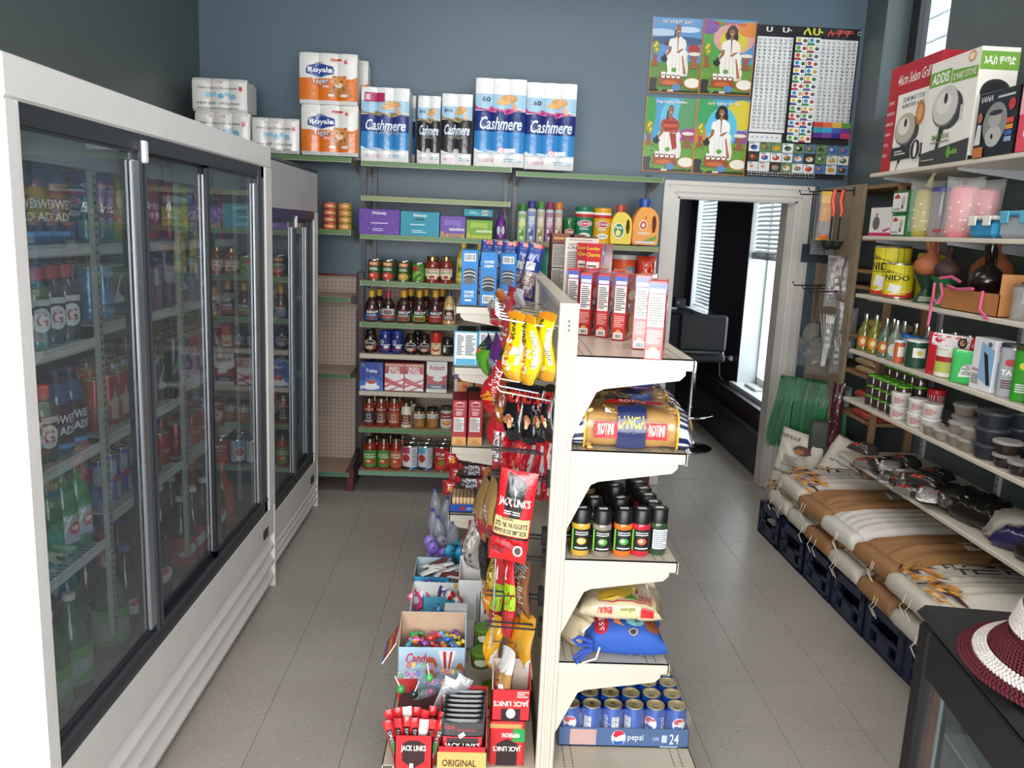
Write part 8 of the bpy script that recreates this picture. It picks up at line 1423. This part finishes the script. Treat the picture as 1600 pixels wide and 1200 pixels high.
# ================================================================ DRINKS IN THE COOLERS
def sportb(c, cap, lab, spec, h=.2, r=.036): return vessel('sport', r, h, c, cap, lab=lab, spec=spec, seg=14, arc=2.6, a0=.6, capm='plastic')
GSP = (('e', .5, .5, .3, .3, 'e4e4e4'), ('t', 'G', .5, .5, .3, .36, 'c8302c', 'b'), ('r', 0, .85, 1, 1, 'd8d8d8'))
PSP = (('t', 'POWER', .5, .66, .85, .2, 'e8e8ec', 'b'), ('t', 'ADE', .62, .4, .5, .18, 'e8e8ec', 'b'), ('r', 0, 0, 1, .1, '3a9ad0'))
KD = {
 'go': ('orange-capped green sports drink', lambda: sportb('2c6a4a', 'd8502c', '3a4a4c', GSP)),
 'gc': ('orange-capped clear sports drink', lambda: sportb('8a98a0', 'd8502c', '50565c', GSP)),
 'gd': ('orange-capped dark sports drink', lambda: sportb('2a3440', 'c8482c', '3a3438', GSP)),
 'po': ('orange sports drink with dark label', lambda: sportb('a84a34', '1c2c50', '1e2630', PSP, .23, .038)),
 'pb': ('blue sports drink with dark label', lambda: sportb('1c5a88', '1c2c50', '1e2630', PSP, .23, .038)),
 'tb': ('tall blue iced tea can', lambda: drink_can(.037, .2, '2c3c9c', (('t', 'ICED TEA', .5, .85, .7, .06, 'e0e0f0', 'b'), ('t', 'Brisk', .5, .5, .8, .16, 'e8e8e0', 'bi'), ('r', 0, 0, 1, .3, '3a8a9a'), ('p', [(.1, .35), (.9, .6), (.9, .5), (.1, .28)], '1c1c2c')), a0=.7)),
 'ty': ('tall yellow iced tea can', lambda: drink_can(.037, .2, 'b8a82c', (('e', .5, .65, .2, .2, '2a2a1c'), ('e', .5, .65, .17, .17, 'c8b83a'), ('r', 0, .3, 1, .4, 'd8842c')), a0=.7)),
 'tr': ('tall red iced tea can', lambda: drink_can(.037, .2, 'b81c3c', (('t', 'Brisk', .5, .6, .8, .16, 'f0e8e8', 'bi'), ('t', 'ICED TEA', .5, .42, .6, .06, 'f0d0d8', 'b'), ('e', .5, .2, .3, .12, '7a1028')), a0=.7)),
 'eb': ('light blue energy drink can', lambda: drink_can(.033, .157, '5a9ac8', (('p', [(.3, .9), (.38, .45), (.42, .9)], '1c2c3c'), ('p', [(.48, .9), (.52, .4), (.56, .9)], '1c2c3c'), ('p', [(.62, .9), (.66, .5), (.7, .9)], '1c2c3c'), ('t', 'MONSTER', .5, .24, .7, .08, '1c3c5c', 'b')), a0=.7)),
 'ek': ('black and silver energy drink can', lambda: drink_can(.033, .157, '3a3c40', (('p', [(.2, .2), (.5, .9), (.6, .9), (.4, .5), (.8, .3)], 'c8cacc'),), a0=.7)),
 'er': ('red energy drink can with star', lambda: drink_can(.033, .157, 'a81c28', (('p', [(.2, .55), (.45, .58), (.55, .9), (.62, .58), (.9, .55), (.68, .4), (.75, .1), (.55, .28), (.35, .1), (.4, .4)], 'c8b8a8'),), a0=.7)),
 'ew': ('white energy drink can', lambda: drink_can(.033, .157, 'c0c4c8', (('t', 'ROCKSTAR', .4, .5, .2, .8, '1c1c1e', 'vb'), ('r', .6, 0, .75, 1, '3a3a3e')), a0=.7)),
 'rb': ('slim blue and silver energy can', lambda: drink_can(.027, .15, '26389a', (('r', .5, 0, 1, .5, 'a8b0c0'), ('r', 0, .5, .5, 1, 'a8b0c0'), ('e', .5, .5, .2, .1, 'c83030')), a0=.7)),
 'cr': ('orange soda bottle', lambda: vessel('soda', .034, .235, 'd0562c', 'd8642c', lab='d85a28', spec=(('t', 'CRUSH', .5, .5, .3, .8, 'f0f0f4', 'vb'),), seg=14, a0=.6)),
 'su': ('green soda bottle, silver label', lambda: vessel('soda', .038, .25, '2f8a4c', 'e0e0e0', lab='a8b0b0', spec=(('r', 0, .9, 1, 1, '2a9a4c'), ('t', '7', .4, .5, .32, .7, 'eef0f0', 'bi'), ('e', .66, .45, .2, .2, 'c8303c'), ('t', 'up', .66, .45, .24, .18, 'f4f0f0', 'b')), seg=16, a0=.6)),
 'gn': ('dark green soda bottle', lambda: vessel('soda', .036, .24, '1c6a3c', '2a9a4c', lab='2a8a4a', seg=14)),
 '2g': ('large green soda bottle', lambda: vessel('soda', .054, .31, '20603a', 'd8d8d8', lab='a0b0a8', spec=(('r', 0, .7, 1, 1, '3a9a3c'), ('p', [(0, .1), (1, .5), (1, .2), (0, 0)], '4ab84a')), seg=16, a0=.6)),
 '2d': ('large cola bottle, red label', lambda: vessel('soda', .054, .31, '241512', 'e0e0e0', lab='b82c30', spec=(('p', [(.1, .4), (.6, .8), (.8, .5), (.4, .3)], 'e8e4e4'),), seg=16, a0=.6)),
 '2o': ('large orange soda bottle', lambda: vessel('soda', .054, .31, 'b84a20', 'd8642c', lab='c85028', seg=16, a0=.6)),
 '2c': ('large cola bottle, round emblem', lambda: vessel('soda', .054, .31, '1c1412', '2450a8', lab='1c2c50', spec=(('e', .5, .6, .3, .25, 'e4e4e8'), ('p', [(.25, .65), (.5, .85), (.75, .7), (.5, .6)], 'c82c3c')), seg=16, a0=.6)),
 'cc': ('red cherry soda can', lambda: drink_can(.033, .121, 'a81c28', (('t', 'red', .5, .5, .5, .2, 'e8d0d0', ''),), a0=.7)),
 'mk': ('small dark carton drink', lambda: carton(.06, .06, .15, '5a3a5c', (('r', .2, .5, .8, .9, 'b8a8b4'),), (('r', .1, .1, .9, .4, 'b83a3c'),))),
 'bt': ('blue water bottle', lambda: vessel('soda', .033, .22, '6a8ab0', 'c8d0d8', lab='2c5aa0', m='haze', seg=12)),
}
def fillc(cool, x0, ybase, bays, rowdx, nrow):
    for bi, (a, e, levels) in enumerate(bays):
        for li, (z, ks) in enumerate(levels):
            w = .118 if ks[0][0] == '2' else (.082 if ks[0] in ('po', 'pb', 'tb', 'ty', 'tr', 'su') else .075)
            n = int((e-a)/w); nr = nrow if w < .1 else 2
            for j in range(n):
                for r in range(nr):
                    k = ks[(j+r) % len(ks)] if len(ks) < 4 else ks[min(len(ks)-1, j*len(ks)//n)]
                    nm, fn = KD[k]
                    put(fn(), 'drink_can' if 'can' in nm.split() else ('drink_carton' if 'carton' in nm else 'drink_bottle'), f'{nm}, {cool} {ORD[bi]} bay, {ORD[li]} level, {("front", "middle", "rear")[r]} row, {ORD[j]}', 'can' if 'can' in nm.split() else ('carton' if 'carton' in nm else 'bottle'), (x0-r*rowdx*(1.5 if w > .1 else 1), ybase+a+w*(j+.5), z), rz=.35, group=f'{nm}s in the {"big" if cool == "big cooler" else "small"} cooler')
S_ = .0075
fillc('big cooler', -1.145, 1.70, [
 (.05, .585, [(1.607+S_, ['po', 'po', 'pb', 'pb', 'pb']), (1.35+S_, ['gc', 'go', 'go', 'gd', 'gd']), (1.05+S_, ['gc', 'gc', 'go', 'go', 'pb', 'pb']), (.76+S_, ['cr', 'cr', 'gn', 'su', 'su']), (.3415, ['2g', '2g', '2g'])]),
 (.64, 1.19, [(1.605+S_, ['tb', 'ty', 'ty', 'tr', 'tr']), (1.38+S_, ['eb', 'ek', 'ek', 'mk', 'mk', 'mk']), (1.055+S_, ['er', 'er', 'ew', 'ek']), (.82+S_, ['rb', 'rb', 'rb', 'rb', 'cc', 'cc']), (.3415, ['2g', '2c', '2o', '2c'])]),
 (1.24, 1.83, [(1.605+S_, ['tr', 'ty', 'tb']), (1.38+S_, ['mk', 'ek', 'eb']), (1.09+S_, ['ek', 'er', 'ek', 'er']), (.815+S_, ['cc', 'rb', 'cc']), (.3415, ['2d', '2d', '2c', '2o'])])], .085, 3)
fillc('small cooler', -1.185, 3.69, [(.06, .5, [(1.2+S_, ['cr', 'gn', 'su']), (.95+S_, ['cc', 'er', 'cc']), (.7+S_, ['bt', 'bt', 'bt']), (.2415, ['bt', 'gn', 'cr'])]), (.56, .98, [(1.2+S_, ['gn', 'cr', 'su']), (.95+S_, ['bt', 'bt', 'bt']), (.7+S_, ['cc', 'er', 'er']), (.2415, ['gn', 'cr', 'bt'])])], .085, 2)
